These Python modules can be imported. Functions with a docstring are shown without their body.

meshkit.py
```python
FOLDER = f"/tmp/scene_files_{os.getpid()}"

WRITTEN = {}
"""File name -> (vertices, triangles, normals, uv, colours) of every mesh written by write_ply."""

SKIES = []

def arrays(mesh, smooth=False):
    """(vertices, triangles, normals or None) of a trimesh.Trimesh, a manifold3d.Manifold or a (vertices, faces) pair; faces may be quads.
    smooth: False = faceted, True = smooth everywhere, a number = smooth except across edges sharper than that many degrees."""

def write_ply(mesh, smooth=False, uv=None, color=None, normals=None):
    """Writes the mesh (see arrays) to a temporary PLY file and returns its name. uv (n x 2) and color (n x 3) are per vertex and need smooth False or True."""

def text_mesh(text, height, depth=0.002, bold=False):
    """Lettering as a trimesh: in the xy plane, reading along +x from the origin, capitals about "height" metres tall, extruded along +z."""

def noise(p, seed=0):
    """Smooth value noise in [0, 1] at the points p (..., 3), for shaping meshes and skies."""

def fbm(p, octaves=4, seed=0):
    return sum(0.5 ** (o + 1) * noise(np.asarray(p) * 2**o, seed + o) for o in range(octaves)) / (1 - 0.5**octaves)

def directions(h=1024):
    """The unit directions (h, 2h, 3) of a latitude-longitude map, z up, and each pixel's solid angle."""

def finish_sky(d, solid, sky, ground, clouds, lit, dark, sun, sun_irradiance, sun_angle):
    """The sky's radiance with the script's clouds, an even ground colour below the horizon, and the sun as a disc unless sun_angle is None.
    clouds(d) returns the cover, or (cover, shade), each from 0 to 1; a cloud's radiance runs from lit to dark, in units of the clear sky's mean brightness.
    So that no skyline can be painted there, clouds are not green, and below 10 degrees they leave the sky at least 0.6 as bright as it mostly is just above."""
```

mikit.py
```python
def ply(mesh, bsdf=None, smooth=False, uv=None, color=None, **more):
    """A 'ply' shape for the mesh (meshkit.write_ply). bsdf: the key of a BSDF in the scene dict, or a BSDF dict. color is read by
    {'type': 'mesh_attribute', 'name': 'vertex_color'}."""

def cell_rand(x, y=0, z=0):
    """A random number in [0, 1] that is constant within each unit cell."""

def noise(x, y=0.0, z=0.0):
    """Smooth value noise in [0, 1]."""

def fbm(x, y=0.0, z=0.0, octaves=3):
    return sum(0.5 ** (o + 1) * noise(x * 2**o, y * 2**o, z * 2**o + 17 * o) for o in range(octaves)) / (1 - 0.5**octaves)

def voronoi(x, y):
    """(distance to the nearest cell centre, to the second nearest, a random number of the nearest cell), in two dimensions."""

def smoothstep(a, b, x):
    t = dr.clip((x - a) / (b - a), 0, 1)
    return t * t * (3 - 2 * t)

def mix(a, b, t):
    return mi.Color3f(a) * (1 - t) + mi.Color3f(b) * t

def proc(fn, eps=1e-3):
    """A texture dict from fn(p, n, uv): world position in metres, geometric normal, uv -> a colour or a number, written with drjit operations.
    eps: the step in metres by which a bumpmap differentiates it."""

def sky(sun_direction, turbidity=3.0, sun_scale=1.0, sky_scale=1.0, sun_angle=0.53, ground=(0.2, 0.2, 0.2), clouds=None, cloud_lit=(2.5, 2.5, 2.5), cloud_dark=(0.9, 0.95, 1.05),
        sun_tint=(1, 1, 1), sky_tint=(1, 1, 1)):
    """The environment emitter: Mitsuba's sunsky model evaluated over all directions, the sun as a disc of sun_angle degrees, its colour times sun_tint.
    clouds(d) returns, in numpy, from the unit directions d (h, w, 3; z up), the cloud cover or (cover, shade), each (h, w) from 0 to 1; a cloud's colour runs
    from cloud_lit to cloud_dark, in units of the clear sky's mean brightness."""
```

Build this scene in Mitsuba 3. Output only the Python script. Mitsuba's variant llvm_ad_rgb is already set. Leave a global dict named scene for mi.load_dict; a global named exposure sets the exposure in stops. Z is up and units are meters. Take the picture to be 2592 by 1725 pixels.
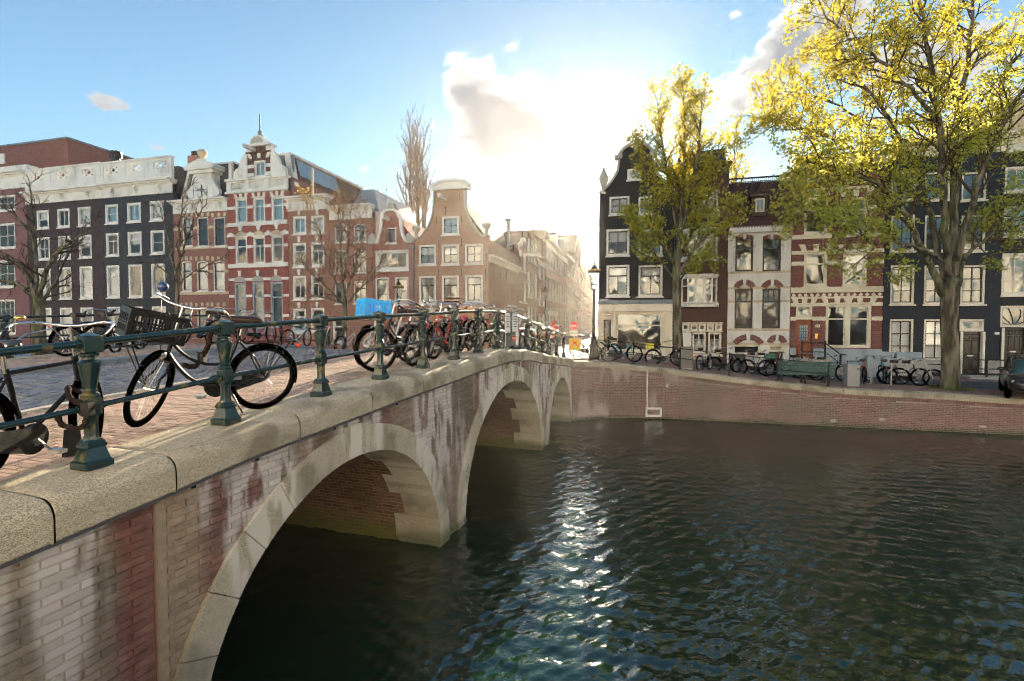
import math, random
import numpy as np, trimesh, mitsuba as mi, drjit as dr, mikit, meshkit
from shapely.geometry import Polygon, box as sbox
from shapely.ops import unary_union
from scipy.interpolate import PchipInterpolator
T = mi.ScalarTransform4f
rng = np.random.default_rng(7)
scene, labels, used = {}, {}, set()

# ------------------------------------------------------------------ camera, sky, exposure
EYE = np.array([0, 0, 3.88]); FL = 1250.0; PITCH = math.atan(42.5 / FL)
FW = np.array([0, math.cos(PITCH), -math.sin(PITCH)]); UP = np.array([0, math.sin(PITCH), math.cos(PITCH)])
scene['camera'] = {'type': 'perspective', 'fov': math.degrees(2 * math.atan(1296 / FL)), 'fov_axis': 'x', 'near_clip': 0.05, 'far_clip': 3000,
                   'to_world': T().look_at(origin=EYE.tolist(), target=(EYE + FW).tolist(), up=UP.tolist())}
def ray(px, py):
    """direction of sight of a surveyed point of the 2592 x 1725 photograph"""
    return np.array([1, 0, 0]) * (px - 1296) / FL + FW + UP * (862.5 - py) / FL
exposure = 3.12
SUN = ray(1508, 499)
SUN = SUN / np.linalg.norm(SUN)
# (azimuth deg to the right, elevation deg, half width, half height, strength): the cumulus banks in the west
def _dirdeg(px, py):
    d = ray(px, py); return math.degrees(math.atan2(d[0], d[1])), math.degrees(math.atan2(d[2], math.hypot(d[0], d[1])))
CLOUDS = [(1190, 240, 75, 72, 1.15), (1265, 300, 95, 75, 1.2), (1330, 330, 80, 60, 1.1), (1230, 370, 90, 55, 1.0), (1150, 200, 40, 35, .85), (1475, 248, 55, 30, .85), (1420, 330, 60, 40, .7),
          (1560, 300, 50, 50, .8), (1600, 350, 60, 55, .7), (1840, 250, 75, 55, .95), (1930, 200, 60, 60, .9), (2010, 110, 80, 80, 1.05),
          (2110, 40, 100, 70, 1.1), (2250, 180, 90, 70, .95), (2420, 130, 120, 80, .9), (2480, 270, 90, 60, .9), (1862, 42, 26, 16, .75), (265, 262, 40, 20, .66), (385, 372, 50, 22, .66), (1040, 295, 24, 16, .66), (1092, 315, 26, 22, .66),
          (1296, 118, 20, 14, .62), (925, 430, 18, 14, .6), (1330, 200, 18, 14, .6)]
def clouds(d):
    az = np.degrees(np.arctan2(d[..., 0], d[..., 1])); el = np.degrees(np.arcsin(np.clip(d[..., 2], -1, 1)))
    dens = np.zeros(az.shape); low = np.zeros(az.shape)
    for px, py, rx, ry, s in CLOUDS:
        a, e = _dirdeg(px, py); k = math.degrees(1 / FL) * math.cos(math.radians(a))
        q = ((az - a) / (rx * k * 1.02)) ** 2 + ((el - e) / (ry * k * 1.02)) ** 2
        g = s * np.exp(-q)
        dens = np.maximum(dens, g) + .25 * np.minimum(dens, g)
        low += g * np.clip((e - el) / (ry * k) + .1, 0, 1.5)
    q = d * np.array([1, 1, 1.6])
    far = meshkit.fbm(q * 3.1 + 5, 5, seed=3)
    dens = dens + np.where(np.abs(az) > 62, np.clip((far - .52) * 5, 0, 1), 0) * np.clip((np.abs(az) - 62) / 25, 0, 1)
    n = meshkit.fbm(q * 16, 6, seed=11); n2 = meshkit.fbm(q * 52 + 3, 4, seed=5)
    n3 = meshkit.fbm(q * 150 + 9, 3, seed=8)
    v = dens + (n - .5) * 1.2 + (n2 - .5) * .85 + (n3 - .5) * .3 - .42
    v = np.where(dens > .03, v, -1)
    cov = np.clip(v / .2, 0, 1) ; cov = cov * cov * (3 - 2 * cov) * .97
    ang = np.degrees(np.arccos(np.clip(d @ SUN, -1, 1))); glow = np.exp(-(ang / 13.0) ** 1.1)
    dark = np.clip((v - .10) * 1.5 + .5 * low - .30 * glow, 0, 1)
    lum = (1.75 + 4 * glow) * (1 - dark) + (.85 + .6 * glow) * dark                      # in units of the sky's mean
    shade = 1 - (lum - .44) / (LIT - .44)
    veil = .15 * np.exp(-(ang / 6.5) ** 1.2); lv = 2.5 + 12 * np.exp(-ang / 7.0); sv = 1 - (lv - .44) / (LIT - .44)
    c = cov + veil * (1 - cov)
    return c, np.clip((cov * shade + veil * (1 - cov) * sv) / np.maximum(c, 1e-6), 0, 1)
LIT = 14.0
scene['sky'] = mikit.sky(SUN.tolist(), turbidity=1.5, sun_scale=3.2, sky_scale=0.98, clouds=clouds, cloud_lit=(LIT, LIT * .95, LIT * .84), cloud_dark=(.36, .44, .60), sun_tint=(.80, .96, 1.42), sky_tint=(.88, 1.02, 1.10))

# ------------------------------------------------------------------ keys, meshes, frames
def key_for(name, holder=None):
    k = f'{holder}__{name}' if holder else name
    j, q = 0, k
    while q in used:
        j += 1; q = f'{k}_{j:03d}'
    used.add(q); return q
def tag(k, label=None, cat=None, group=None, kind=None):
    d = {a: b for a, b in (('label', label), ('category', cat), ('group', group), ('kind', kind)) if b}
    if d: labels[k] = {**labels.get(k, {}), **d}
    return k
def thing(name, label, cat, group=None):
    return tag(key_for(name), label, cat, group)
def obj(name, mesh, bsdf, holder=None, smooth=False, **t):
    k = key_for(name, holder)
    if isinstance(mesh, MB): mesh = mesh.mesh()
    scene[k] = mikit.ply(mesh, bsdf, smooth)
    return tag(k, **t)
def unit(v):
    v = np.asarray(v, float); return v / np.linalg.norm(v)

class Frame:
    """x along the wall, y up, z out of the wall towards the viewer"""
    def __init__(s, o, u):
        s.o = np.array([o[0], o[1], 0.0]); s.u = unit([u[0], u[1], 0]); s.n = np.array([s.u[1], -s.u[0], 0])
    def w(s, v):
        v = np.asarray(v, float); return s.o + v[..., :1] * s.u + v[..., 1:2] * np.array([0, 0, 1.0]) + v[..., 2:3] * s.n
    def hit(s, px, py, w=0.0):
        d = ray(px, py); k = ((s.o + w * s.n - EYE) @ s.n) / (d @ s.n); p = EYE + k * d
        return float((p - s.o) @ s.u), float(p[2])
BOXF = np.array([[0, 2, 1], [0, 3, 2], [4, 5, 6], [4, 6, 7], [0, 1, 5], [0, 5, 4], [1, 2, 6], [1, 6, 5], [2, 3, 7], [2, 7, 6], [3, 0, 4], [3, 4, 7]])
class MB:
    """collects pieces of ONE mesh"""
    def __init__(s, frame=None): s.v, s.f, s.n, s.frame = [], [], 0, frame
    def add(s, v, f):
        v = np.asarray(v, float); f = np.asarray(f, int)
        s.v.append(v); s.f.append(f + s.n); s.n += len(v); return s
    def tm(s, m): return s.add(m.vertices, m.faces)
    def box(s, a, b, sh=0):
        (x0, y0, z0), (x1, y1, z1) = np.minimum(a, b), np.maximum(a, b)
        return s.add([[x0, y0, z0], [x1, y0, z0], [x1, y1, z0], [x0, y1, z0], [x0, y0, z1], [x1, y0, z1], [x1, y1, z1], [x0, y1, z1]], BOXF)
    def frust(s, a, b, c, e):
        """a box whose front (z high) rectangle c..e differs from its back a..b"""
        return s.add([[a[0], a[1], a[2]], [b[0], a[1], a[2]], [b[0], b[1], a[2]], [a[0], b[1], a[2]], [c[0], c[1], c[2]], [e[0], c[1], c[2]], [e[0], e[1], c[2]], [c[0], e[1], c[2]]], BOXF)
    def poly(s, p, z0, z1):
        for g in getattr(p, 'geoms', [p]):
            if g.area < 1e-6 or g.geom_type != 'Polygon': continue
            m = trimesh.creation.extrude_polygon(g, z1 - z0, engine='earcut'); m.apply_translation([0, 0, z0]); s.tm(m)
        return s
    def tube(s, pts, r, n=6, cap=True):
        pts = np.asarray(pts, float); m = len(pts); r = np.broadcast_to(r, m)
        t = np.gradient(pts, axis=0); t /= np.linalg.norm(t, axis=1, keepdims=True) + 1e-12
        a = np.cross(t[0], [0, 0, 1] if abs(t[0][2]) < .9 else [1, 0, 0]); a /= np.linalg.norm(a)
        vs = []; ang = np.arange(n) * 2 * np.pi / n
        for i in range(m):
            a = a - t[i] * (a @ t[i]); a /= np.linalg.norm(a) + 1e-12; b = np.cross(t[i], a)
            vs.append(pts[i] + r[i] * (np.cos(ang)[:, None] * a + np.sin(ang)[:, None] * b))
        v = np.vstack(vs); i, j = np.meshgrid(np.arange(m - 1), np.arange(n), indexing='ij'); i, j = i.ravel(), j.ravel(); k = (j + 1) % n
        f = np.vstack([np.stack([i * n + j, i * n + k, (i + 1) * n + k], 1), np.stack([i * n + j, (i + 1) * n + k, (i + 1) * n + j], 1)])
        if cap:
            q = np.arange(1, n - 1); f = np.vstack([f, np.stack([q * 0, q + 1, q], 1), (m - 1) * n + np.stack([q * 0, q, q + 1], 1)])
        return s.add(v, f)
    def lathe(s, prof, c=(0, 0, 0), n=12, sq=False):
        """revolve (radius, height) pairs about z; sq: square section with the radius as half width"""
        prof = np.asarray(prof, float); m = len(prof)
        if sq: n, ang, k = 4, np.arange(4) * np.pi / 2 + np.pi / 4, math.sqrt(2)
        else: ang, k = np.arange(n) * 2 * np.pi / n, 1
        v = np.vstack([np.stack([np.cos(ang) * p[0] * k + c[0], np.sin(ang) * p[0] * k + c[1], ang * 0 + p[1] + c[2]], 1) for p in prof])
        i, j = np.meshgrid(np.arange(m - 1), np.arange(n), indexing='ij'); i, j = i.ravel(), j.ravel(); q = (j + 1) % n
        f = np.vstack([np.stack([i * n + j, i * n + q, (i + 1) * n + q], 1), np.stack([i * n + j, (i + 1) * n + q, (i + 1) * n + j], 1)])
        z = np.arange(1, n - 1); f = np.vstack([f, np.stack([z * 0, z + 1, z], 1), (m - 1) * n + np.stack([z * 0, z, z + 1], 1)])
        return s.add(v, f)
    def loft(s, prof, st):
        """sweep the closed (z, y) profile through stations (x, y offset)"""
        prof = np.asarray(prof, float); n = len(prof); m = len(st)
        v = np.vstack([np.stack([np.full(n, x), prof[:, 1] + y, prof[:, 0]], 1) for x, y in st])
        i, j = np.meshgrid(np.arange(m - 1), np.arange(n), indexing='ij'); i, j = i.ravel(), j.ravel(); k = (j + 1) % n
        f = np.vstack([np.stack([i * n + j, i * n + k, (i + 1) * n + k], 1), np.stack([i * n + j, (i + 1) * n + k, (i + 1) * n + j], 1)])
        tv, tf = trimesh.creation.triangulate_polygon(Polygon(prof), engine='earcut'); tf = np.linalg.norm(tv[:, None] - prof[None], axis=2).argmin(1)[tf]
        area = lambda q: np.sum(prof[q, 0] * np.roll(prof[q, 1], -1) - np.roll(prof[q, 0], -1) * prof[q, 1])
        ccw = area(np.arange(n)) > 0
        q = prof[tf]; ar = (q[:, 1, 0] - q[:, 0, 0]) * (q[:, 2, 1] - q[:, 0, 1]) - (q[:, 2, 0] - q[:, 0, 0]) * (q[:, 1, 1] - q[:, 0, 1])
        tf = np.where((ar > 0)[:, None], tf, tf[:, ::-1])
        f = np.vstack([f if ccw else f[:, ::-1], tf, tf[:, ::-1] + (m - 1) * n])
        chk = v[f]; vol = np.einsum('ij,ij->i', chk[:, 0] - v.mean(0), np.cross(chk[:, 1] - v.mean(0), chk[:, 2] - v.mean(0))).sum()
        if vol < 0: f = f[:, ::-1]
        return s.add(v, f)
    def sphere(s, c, r, sub=2):
        m = trimesh.creation.icosphere(subdivisions=sub, radius=1.0); return s.add(m.vertices * np.asarray(r) + np.asarray(c), m.faces)
    def torus(s, R, r, c=(0, 0, 0), N=36, n=6, a0=0, a1=2 * math.pi, flat=1.0):
        """ring in the xz plane about y"""
        full = abs(a1 - a0 - 2 * math.pi) < 1e-6; N2 = N if full else N + 1
        A = a0 + (a1 - a0) * np.arange(N2) / N; B = np.arange(n) * 2 * np.pi / n
        v = np.array([[c[0] + (R + r * math.cos(b)) * math.cos(a), c[1] + r * flat * math.sin(b), c[2] + (R + r * math.cos(b)) * math.sin(a)] for a in A for b in B])
        f = []
        for i in range(N):
            i2 = (i + 1) % N2
            for j in range(n):
                j2 = (j + 1) % n; f += [[i * n + j, i2 * n + j2, i2 * n + j], [i * n + j, i * n + j2, i2 * n + j2]]
        f = np.array(f)[:, ::-1]
        return s.add(v, f)
    def arrays(s): return np.vstack(s.v), np.vstack(s.f)
    def mesh(s, M=None):
        v, f = s.arrays()
        if s.frame is not None: v = s.frame.w(v)
        if M is not None: v = v @ M[:3, :3].T + M[:3, 3]
        return trimesh.Trimesh(v, f, process=False)

# ------------------------------------------------------------------ the site
A_ = math.atan(.263)
E2 = np.array([math.cos(A_), -math.sin(A_)])                      # along both banks, to the right
FAC = Frame((0, 29.7), E2)                                        # the far row of house fronts
BR = Frame((-2.79, 4.79), (.3117, .9502))                         # bridge: x = s along it, z = -t (t to the left of the near railing)
B2 = np.array([.3117, .9502, 0]); L2 = np.array([-.9502, .3117, 0])
_s = [-12, -4, -1.17, 0, 1.37, 2.67, 3.98, 5.25, 6.54, 7.7, 9.3, 11.2, 13.4, 15.6, 17.5, 30]
_d = [1.45, 1.28, 1.075, .968, .89, .82, .765, .705, .65, .625, .70, .92, 1.15, 1.37, 1.5, 1.6]
_D = PchipInterpolator(_s, _d)
def zd(s): return 3.88 - float(_D(s))
def BP(s, t, z=None): return BR.o + s * B2 + t * L2 + np.array([0, 0, zd(s) if z is None else z])
_q = PchipInterpolator([-60, -24, -14, -9, 2.3, 3.75, 6.2, 9.95, 12.8, 15.3, 17.6, 60], [1.35, 1.4, 1.75, 2.35, 2.40, 2.32, 2.07, 1.66, 1.45, 1.39, 1.31, 1.28])
def zq(x): return float(_q(x))
def quay_y(x): return 20 - .263 * (x - 6.2)                        # edge of the far quay
def on_quay(px, py, dz=0.0):
    """where the sight of a surveyed point meets the far quay's paving"""
    d = ray(px, py); x = 10.0
    for _ in range(30):
        k = (zq(x) + dz - EYE[2]) / d[2]; x = .5 * x + .5 * (EYE + k * d)[0]
    p = EYE + k * d; p[2] = zq(p[0]); return p
def on_bridge(px, t):
    """where the sight column px meets the bridge line t"""
    d = ray(px, 820); n = L2; k = ((BR.o + t * L2 - np.array([0, 0, 0])) @ n - EYE @ n) / (d @ n)
    p = EYE + k * d; s = (p - BR.o) @ B2; return float(s)
def zoom(x0, y0, k): return lambda x, y: (x0 + x * k, y0 + y * k)
Z1, Z2, Z3, Z4 = zoom(0, 350, .32514), zoom(420, 310, .32536), zoom(720, 450, .26154), zoom(920, 430, .2551)
Z5, Z6, Z7, Z8 = zoom(1220, 540, .22958), zoom(1500, 340, .38257), zoom(1820, 420, .34429), zoom(2200, 320, .45902)
# ------------------------------------------------------------------ materials
def rgb(c): return {'type': 'rgb', 'value': list(map(float, c))}
def princ(c, rough=.5, metallic=0.0, spec=.5, **k):
    return {'type': 'principled', 'base_color': c if isinstance(c, dict) else rgb(c), 'roughness': rough, 'metallic': metallic, 'specular': spec, **k}
def mat(name, c, rough=.5, **k): scene[name] = princ(c, rough, **k); return name
def ref(k): return {'type': 'ref', 'id': k}
nz, fb, cr, sst, mx = mikit.noise, mikit.fbm, mikit.cell_rand, mikit.smoothstep, mikit.mix
ex, ey = float(E2[0]), float(E2[1])
def wall_uv(p, n):
    front = dr.abs(n.x * ey - n.y * ex) > .75
    return dr.select(front, p.x * ex + p.y * ey, p.x * -ey + p.y * ex)
def courses(u, v, L, H, m):
    r = dr.floor(v / H); uu = u / L + .5 * (r - 2 * dr.floor(r / 2)); i = dr.floor(uu)
    fu, fv = (uu - i) * L, v - r * H
    joint = (fu < m) | (fv < m)
    return joint, cr(i, r, 3)
def f_brickmask(p, n, uv):
    u = wall_uv(p, n); j, r = courses(u, p.z, .21, .066, .012)
    w = dr.select(j, .62, .42 * r * r) + .28 * (fb(u * .9, p.z * .9, 2, 3) - .45) + .12 * (nz(u * .5, p.z * 6, 9) - .5)
    return dr.clip(w, 0, 1)
scene['brick_pattern'] = mikit.proc(f_brickmask)
def f_grime(p, n, uv):
    u = p.x * .8 + p.y * .6
    g = sst(.5, .82, fb(u * 1.3, p.y * 1.3, p.z * .7, 4)) * .8 + .35 * sst(.62, .8, nz(u * 5, p.y * 5, p.z * .8))
    return dr.clip(g, 0, .9)
scene['grime_pattern'] = mikit.proc(f_grime)
def brickwork(name, c, mortar=(.33, .30, .27), rough=.85):
    scene[name] = {'type': 'blendbsdf', 'weight': ref('brick_pattern'), 'a': princ(c, rough, spec=.25), 'b': princ(mortar, .9, spec=.2)}; return name
def worn(name, c, dirty=None, rough=.5, spec=.5, **k):
    dirty = dirty or [x * .62 for x in c]
    scene[name] = {'type': 'blendbsdf', 'weight': ref('grime_pattern'), 'a': princ(c, rough, spec=spec, **k), 'b': princ(dirty, min(1, rough + .2), spec=spec * .6)}; return name
brickwork('brick_purple', (.20, .095, .10), (.22, .15, .15))
brickwork('brick_plum', (.040, .024, .032), (.058, .04, .047), .6)
brickwork('brick_navy', (.018, .022, .034), (.030, .033, .045), .5)
brickwork('brick_red', (.27, .085, .062), (.36, .25, .21))
brickwork('brick_crimson', (.24, .062, .052), (.30, .16, .14))
brickwork('brick_rose', (.24, .105, .085), (.30, .2, .17))
brickwork('brick_brown', (.25, .115, .085), (.33, .23, .18))
brickwork('brick_tan', (.31, .155, .10), (.40, .30, .22))
brickwork('brick_ochre', (.33, .21, .12), (.42, .33, .23))
brickwork('brick_umber', (.085, .045, .038), (.12, .075, .065))
brickwork('brick_black', (.028, .026, .026), (.045, .042, .04), .6)
brickwork('brick_dark_blue', (.017, .021, .032), (.026, .03, .042), .5)
brickwork('brick_wine', (.17, .062, .055), (.25, .15, .135))
worn('white_paint', (.68, .66, .62), (.44, .415, .38), .45)
worn('cream_paint', (.72, .66, .53), (.50, .44, .34), .5)
worn('ivory_paint', (.74, .68, .58), (.56, .5, .42), .55)
worn('white_stucco', (.68, .655, .635), (.55, .51, .48), .8)
worn('blue_grey_paint', (.30, .36, .42), None, .5)
worn('sandstone', (.56, .46, .33), (.36, .28, .2), .85, .3)
worn('pale_stone', (.40, .38, .345), (.25, .24, .215), .8, .3)
worn('lead_roof', (.15, .19, .23), (.09, .11, .13), .5)
worn('slate', (.045, .045, .05), (.03, .03, .03), .6)
worn('dark_door', (.012, .022, .026), None, .35)
worn('black_door', (.012, .011, .011), None, .25)
worn('oak_door', (.24, .06, .025), (.14, .035, .015), .35)
worn('dark_wood', (.05, .03, .022), None, .5)
mat('dark_sash', (.03, .024, .02), .4)
scene['lead_glass'] = {'type': 'twosided', 'bsdf': princ((.16, .24, .30), .12, spec=1.0)}
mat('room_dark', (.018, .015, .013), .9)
mat('room_warm', (.10, .07, .04), .9)
mat('curtain', (.50, .50, .49), .95, spec=.1)
mat('blind_blue', (.18, .30, .36), .8, spec=.2)
mat('teal_panel', (.012, .035, .042), .4)
scene['glass'] = {'type': 'mask', 'opacity': .058, 'bsdf': {'type': 'twosided', 'bsdf': {'type': 'bumpmap', 'arbitrary': mikit.proc(lambda p, n, uv: fb((p.x - p.y) * .9, p.z * 1.1, p.x * .2, 2), eps=1e-2), 'scale': .028, 'bsdf': princ((.92, .95, .96), .03, metallic=1.0)}}}
scene['lamp_glass'] = {'type': 'thindielectric', 'int_ior': 1.5, 'ext_ior': 1.0}
def f_tiles(p, n, uv):
    u = wall_uv(p, n); j, r = courses(u, p.z, .24, .22, .03)
    return dr.clip(dr.select(j, .85, .45 * r) + .3 * (fb(u, p.z, p.y, 2) - .5), 0, 1)
scene['tile_pattern'] = mikit.proc(f_tiles)
def tiles(name, a, b): scene[name] = {'type': 'blendbsdf', 'weight': ref('tile_pattern'), 'a': princ(a, .7), 'b': princ(b, .9)}
tiles('roof_tile_red', (.26, .075, .04), (.07, .03, .02)); tiles('roof_tile_dark', (.10, .045, .035), (.03, .018, .015)); tiles('roof_tile_brown', (.17, .085, .045), (.05, .03, .02))
# bridge and quay masonry: lime runs, soot and algae on brick
def sz(p): return p.x * .3117 + p.y * .9502 - 3.682, p.x * -.9502 + p.y * .3117 - 4.144
def f_lime(p, n, uv):
    s, t = sz(p)
    up = sst(.2, 2.6, p.z)
    run = sst(.43, .62, fb(s * 2.6, p.z * .38, t * .3, 4) + .13 * (up - .5) + .045 * sst(.3, 2.5, s)) * sst(.28, .54, fb(s * 9, p.z * 2.2, 1, 3))
    clean = sst(-1.34, -1.16, s + .10 * (nz(p.z * 6, s * 8) - .5)) * sst(-.88, -.92, s)
    return dr.clip((run * (.30 + .70 * up) + .05) * (1 - .75 * clean), 0, .85)
scene['lime_pattern'] = mikit.proc(f_lime)
def f_tone(p, n, uv, gain=1.0):
    s, t = sz(p)
    r = nz(s * 4.3, p.z * 16.1, t * 4)
    r = .6 * r + .4 * cr(s / .22, p.z / .062, t / .22)
    soot = sst(.47, .62, fb(s * 1.5 + 7, p.z * 1.0, t * .3, 4))
    c = mx((.085, .036, .032), (.23, .115, .09), r)
    bn = sst(.34, .54, fb(s * 1.7, p.z * .35, 4 + t * .3, 3))
    c = mx(c, (.26, .215, .165), bn * dr.maximum(.9 * sst(-1.12, -1.4, s + .2 * (nz(s * 2, p.z * 2.5) - .5)), .55 * sst(-.95, -.85, s)))
    c = mx(c, (.30, .235, .16), .75 * sst(-.95, -.92, s) * sst(-.40, -.62, s + .1 * (nz(p.z * 5) - .5)))
    c = mx(c, (.16, .055, .045), .40 * sst(-1.30, -1.18, s) * sst(-.90, -.94, s))
    c = mx(c, (.095, .08, .055), soot * .7)
    c = c * (gain * (.72 + .56 * fb(s * 22, p.z * 20, t * 20, 3)))
    c = mx(c, (.07, .085, .022), sst(.34, .06, p.z + .2 * (nz(s * 3, t * 3, p.z * 4) - .5)) * .9)
    return c
scene['bridge_tone'] = mikit.proc(f_tone); scene['bridge_tone_dark'] = mikit.proc(lambda p, n, uv: f_tone(p, n, uv, .86)); scene['bridge_tone_pale'] = mikit.proc(lambda p, n, uv: f_tone(p, n, uv, 1.10))
def masonry(name, lime, rough=.85, tone='bridge_tone'):
    scene[name] = {'type': 'blendbsdf', 'weight': ref('lime_pattern'), 'a': princ(ref(tone), rough, spec=.25), 'b': princ(lime, .9, spec=.2)}
masonry('bridge_brick_dark', (.46, .43, .40), tone='bridge_tone_dark'); masonry('bridge_brick_pale', (.56, .53, .50), tone='bridge_tone_pale'); masonry('bridge_brick', (.54, .49, .48)); masonry('bridge_mortar', (.43, .39, .36))
def f_granite(p, n, uv):
    sp = fb(p.x * 150, p.y * 150, p.z * 150, 2); big = fb(p.x * 2.3, p.y * 2.3, p.z * 2.3, 4)
    c = mx((.24, .205, .15), (.50, .44, .34), sst(.3, .72, sp))
    c = mx(c, (.15, .13, .09), .7 * sst(.46, .66, big))
    c = mx(c, (.46, .42, .36), .35 * sst(.5, .75, fb(p.x * 5, p.y * 5, p.z * 1.2, 3)))
    return mx(c, (.06, .075, .02), sst(.36, .05, p.z + .2 * (nz(p.x * 3, p.y * 3, p.z * 4) - .5)) * .9)
scene['granite_tone'] = mikit.proc(f_granite)
def f_pit(p, n, uv): return fb(p.x * 70, p.y * 70, p.z * 70, 2) + .5 * fb(p.x * 12, p.y * 12, p.z * 12, 2)
scene['pit_relief'] = mikit.proc(f_pit, eps=2e-3)
scene['granite'] = {'type': 'bumpmap', 'arbitrary': ref('pit_relief'), 'scale': .004, 'bsdf': princ(ref('granite_tone'), .75, spec=.3)}
scene['granite_stained'] = {'type': 'bumpmap', 'arbitrary': ref('pit_relief'), 'scale': .004, 'bsdf': {'type': 'blendbsdf', 'weight': ref('lime_pattern'), 'a': princ(ref('granite_tone'), .8, spec=.25), 'b': princ((.58, .54, .48), .9, spec=.2)}}
def f_vault(p, n, uv):
    s, t = sz(p); j, r = courses(t, p.z, .22, .066, .012)
    c = dr.select(j, mi.Color3f(.24, .19, .14), mx((.13, .055, .035), (.24, .12, .075), r))
    c = mx(c, (.08, .06, .035), .6 * sst(.45, .7, fb(t * .8, p.z * 1.2, s, 3)))
    return mx(c, (.11, .12, .028), sst(.55, .08, p.z + .25 * (nz(t * 3, s * 3, p.z * 4) - .5)) * .85)
scene['vault_brick'] = princ(mikit.proc(f_vault), .85, spec=.25)
def f_quay(p, n, uv):
    u = wall_uv(p, n)
    c = mx((.125, .056, .055), (.25, .135, .125), .55 * nz(u * 4.7, p.z * 15.3) + .45 * cr(u / .21, p.z / .064))
    c = mx(c, (.50, .44, .40), .7 * sst(.52, .68, fb(u * 2.0, p.z * .45, 3, 4)) * sst(9.5, 5.0, p.x))
    c = mx(c, (.12, .10, .075), .7 * sst(.56, .72, fb(u * .9, p.z * 1.1, 8, 4)))
    return mx(c, (.035, .04, .014), sst(.20, .04, p.z + .12 * (nz(u * 3, p.z * 6) - .5)))
scene['quay_brick'] = princ(mikit.proc(f_quay), .85, spec=.25)
mat('quay_mortar', (.30, .265, .245), .95, spec=.1)
def f_pave(p, n, uv):
    s, t = sz(p)
    r = .5 * nz(s * 17, t * 4.7) + .5 * cr(s / .055, t / .205)
    c = mx((.22, .155, .13), (.36, .265, .22), r)
    return mx(c, (.17, .14, .10), .6 * sst(.5, .72, fb(p.x * 1.6, p.y * 1.6, 1, 4)))
scene['clinker'] = princ(mikit.proc(f_pave), .7, spec=.35)
def f_sett(p, n, uv):
    s, t = sz(p)
    c = mx((.10, .105, .125), (.20, .20, .225), .5 * nz(s * 8, t * 5) + .5 * cr(s / .12, t / .2))
    return mx(c, (.10, .09, .085), .5 * sst(.5, .7, fb(p.x * .7, p.y * .7, 1, 3)))
scene['sett'] = princ(mikit.proc(f_sett), .55, spec=.45)
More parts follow.
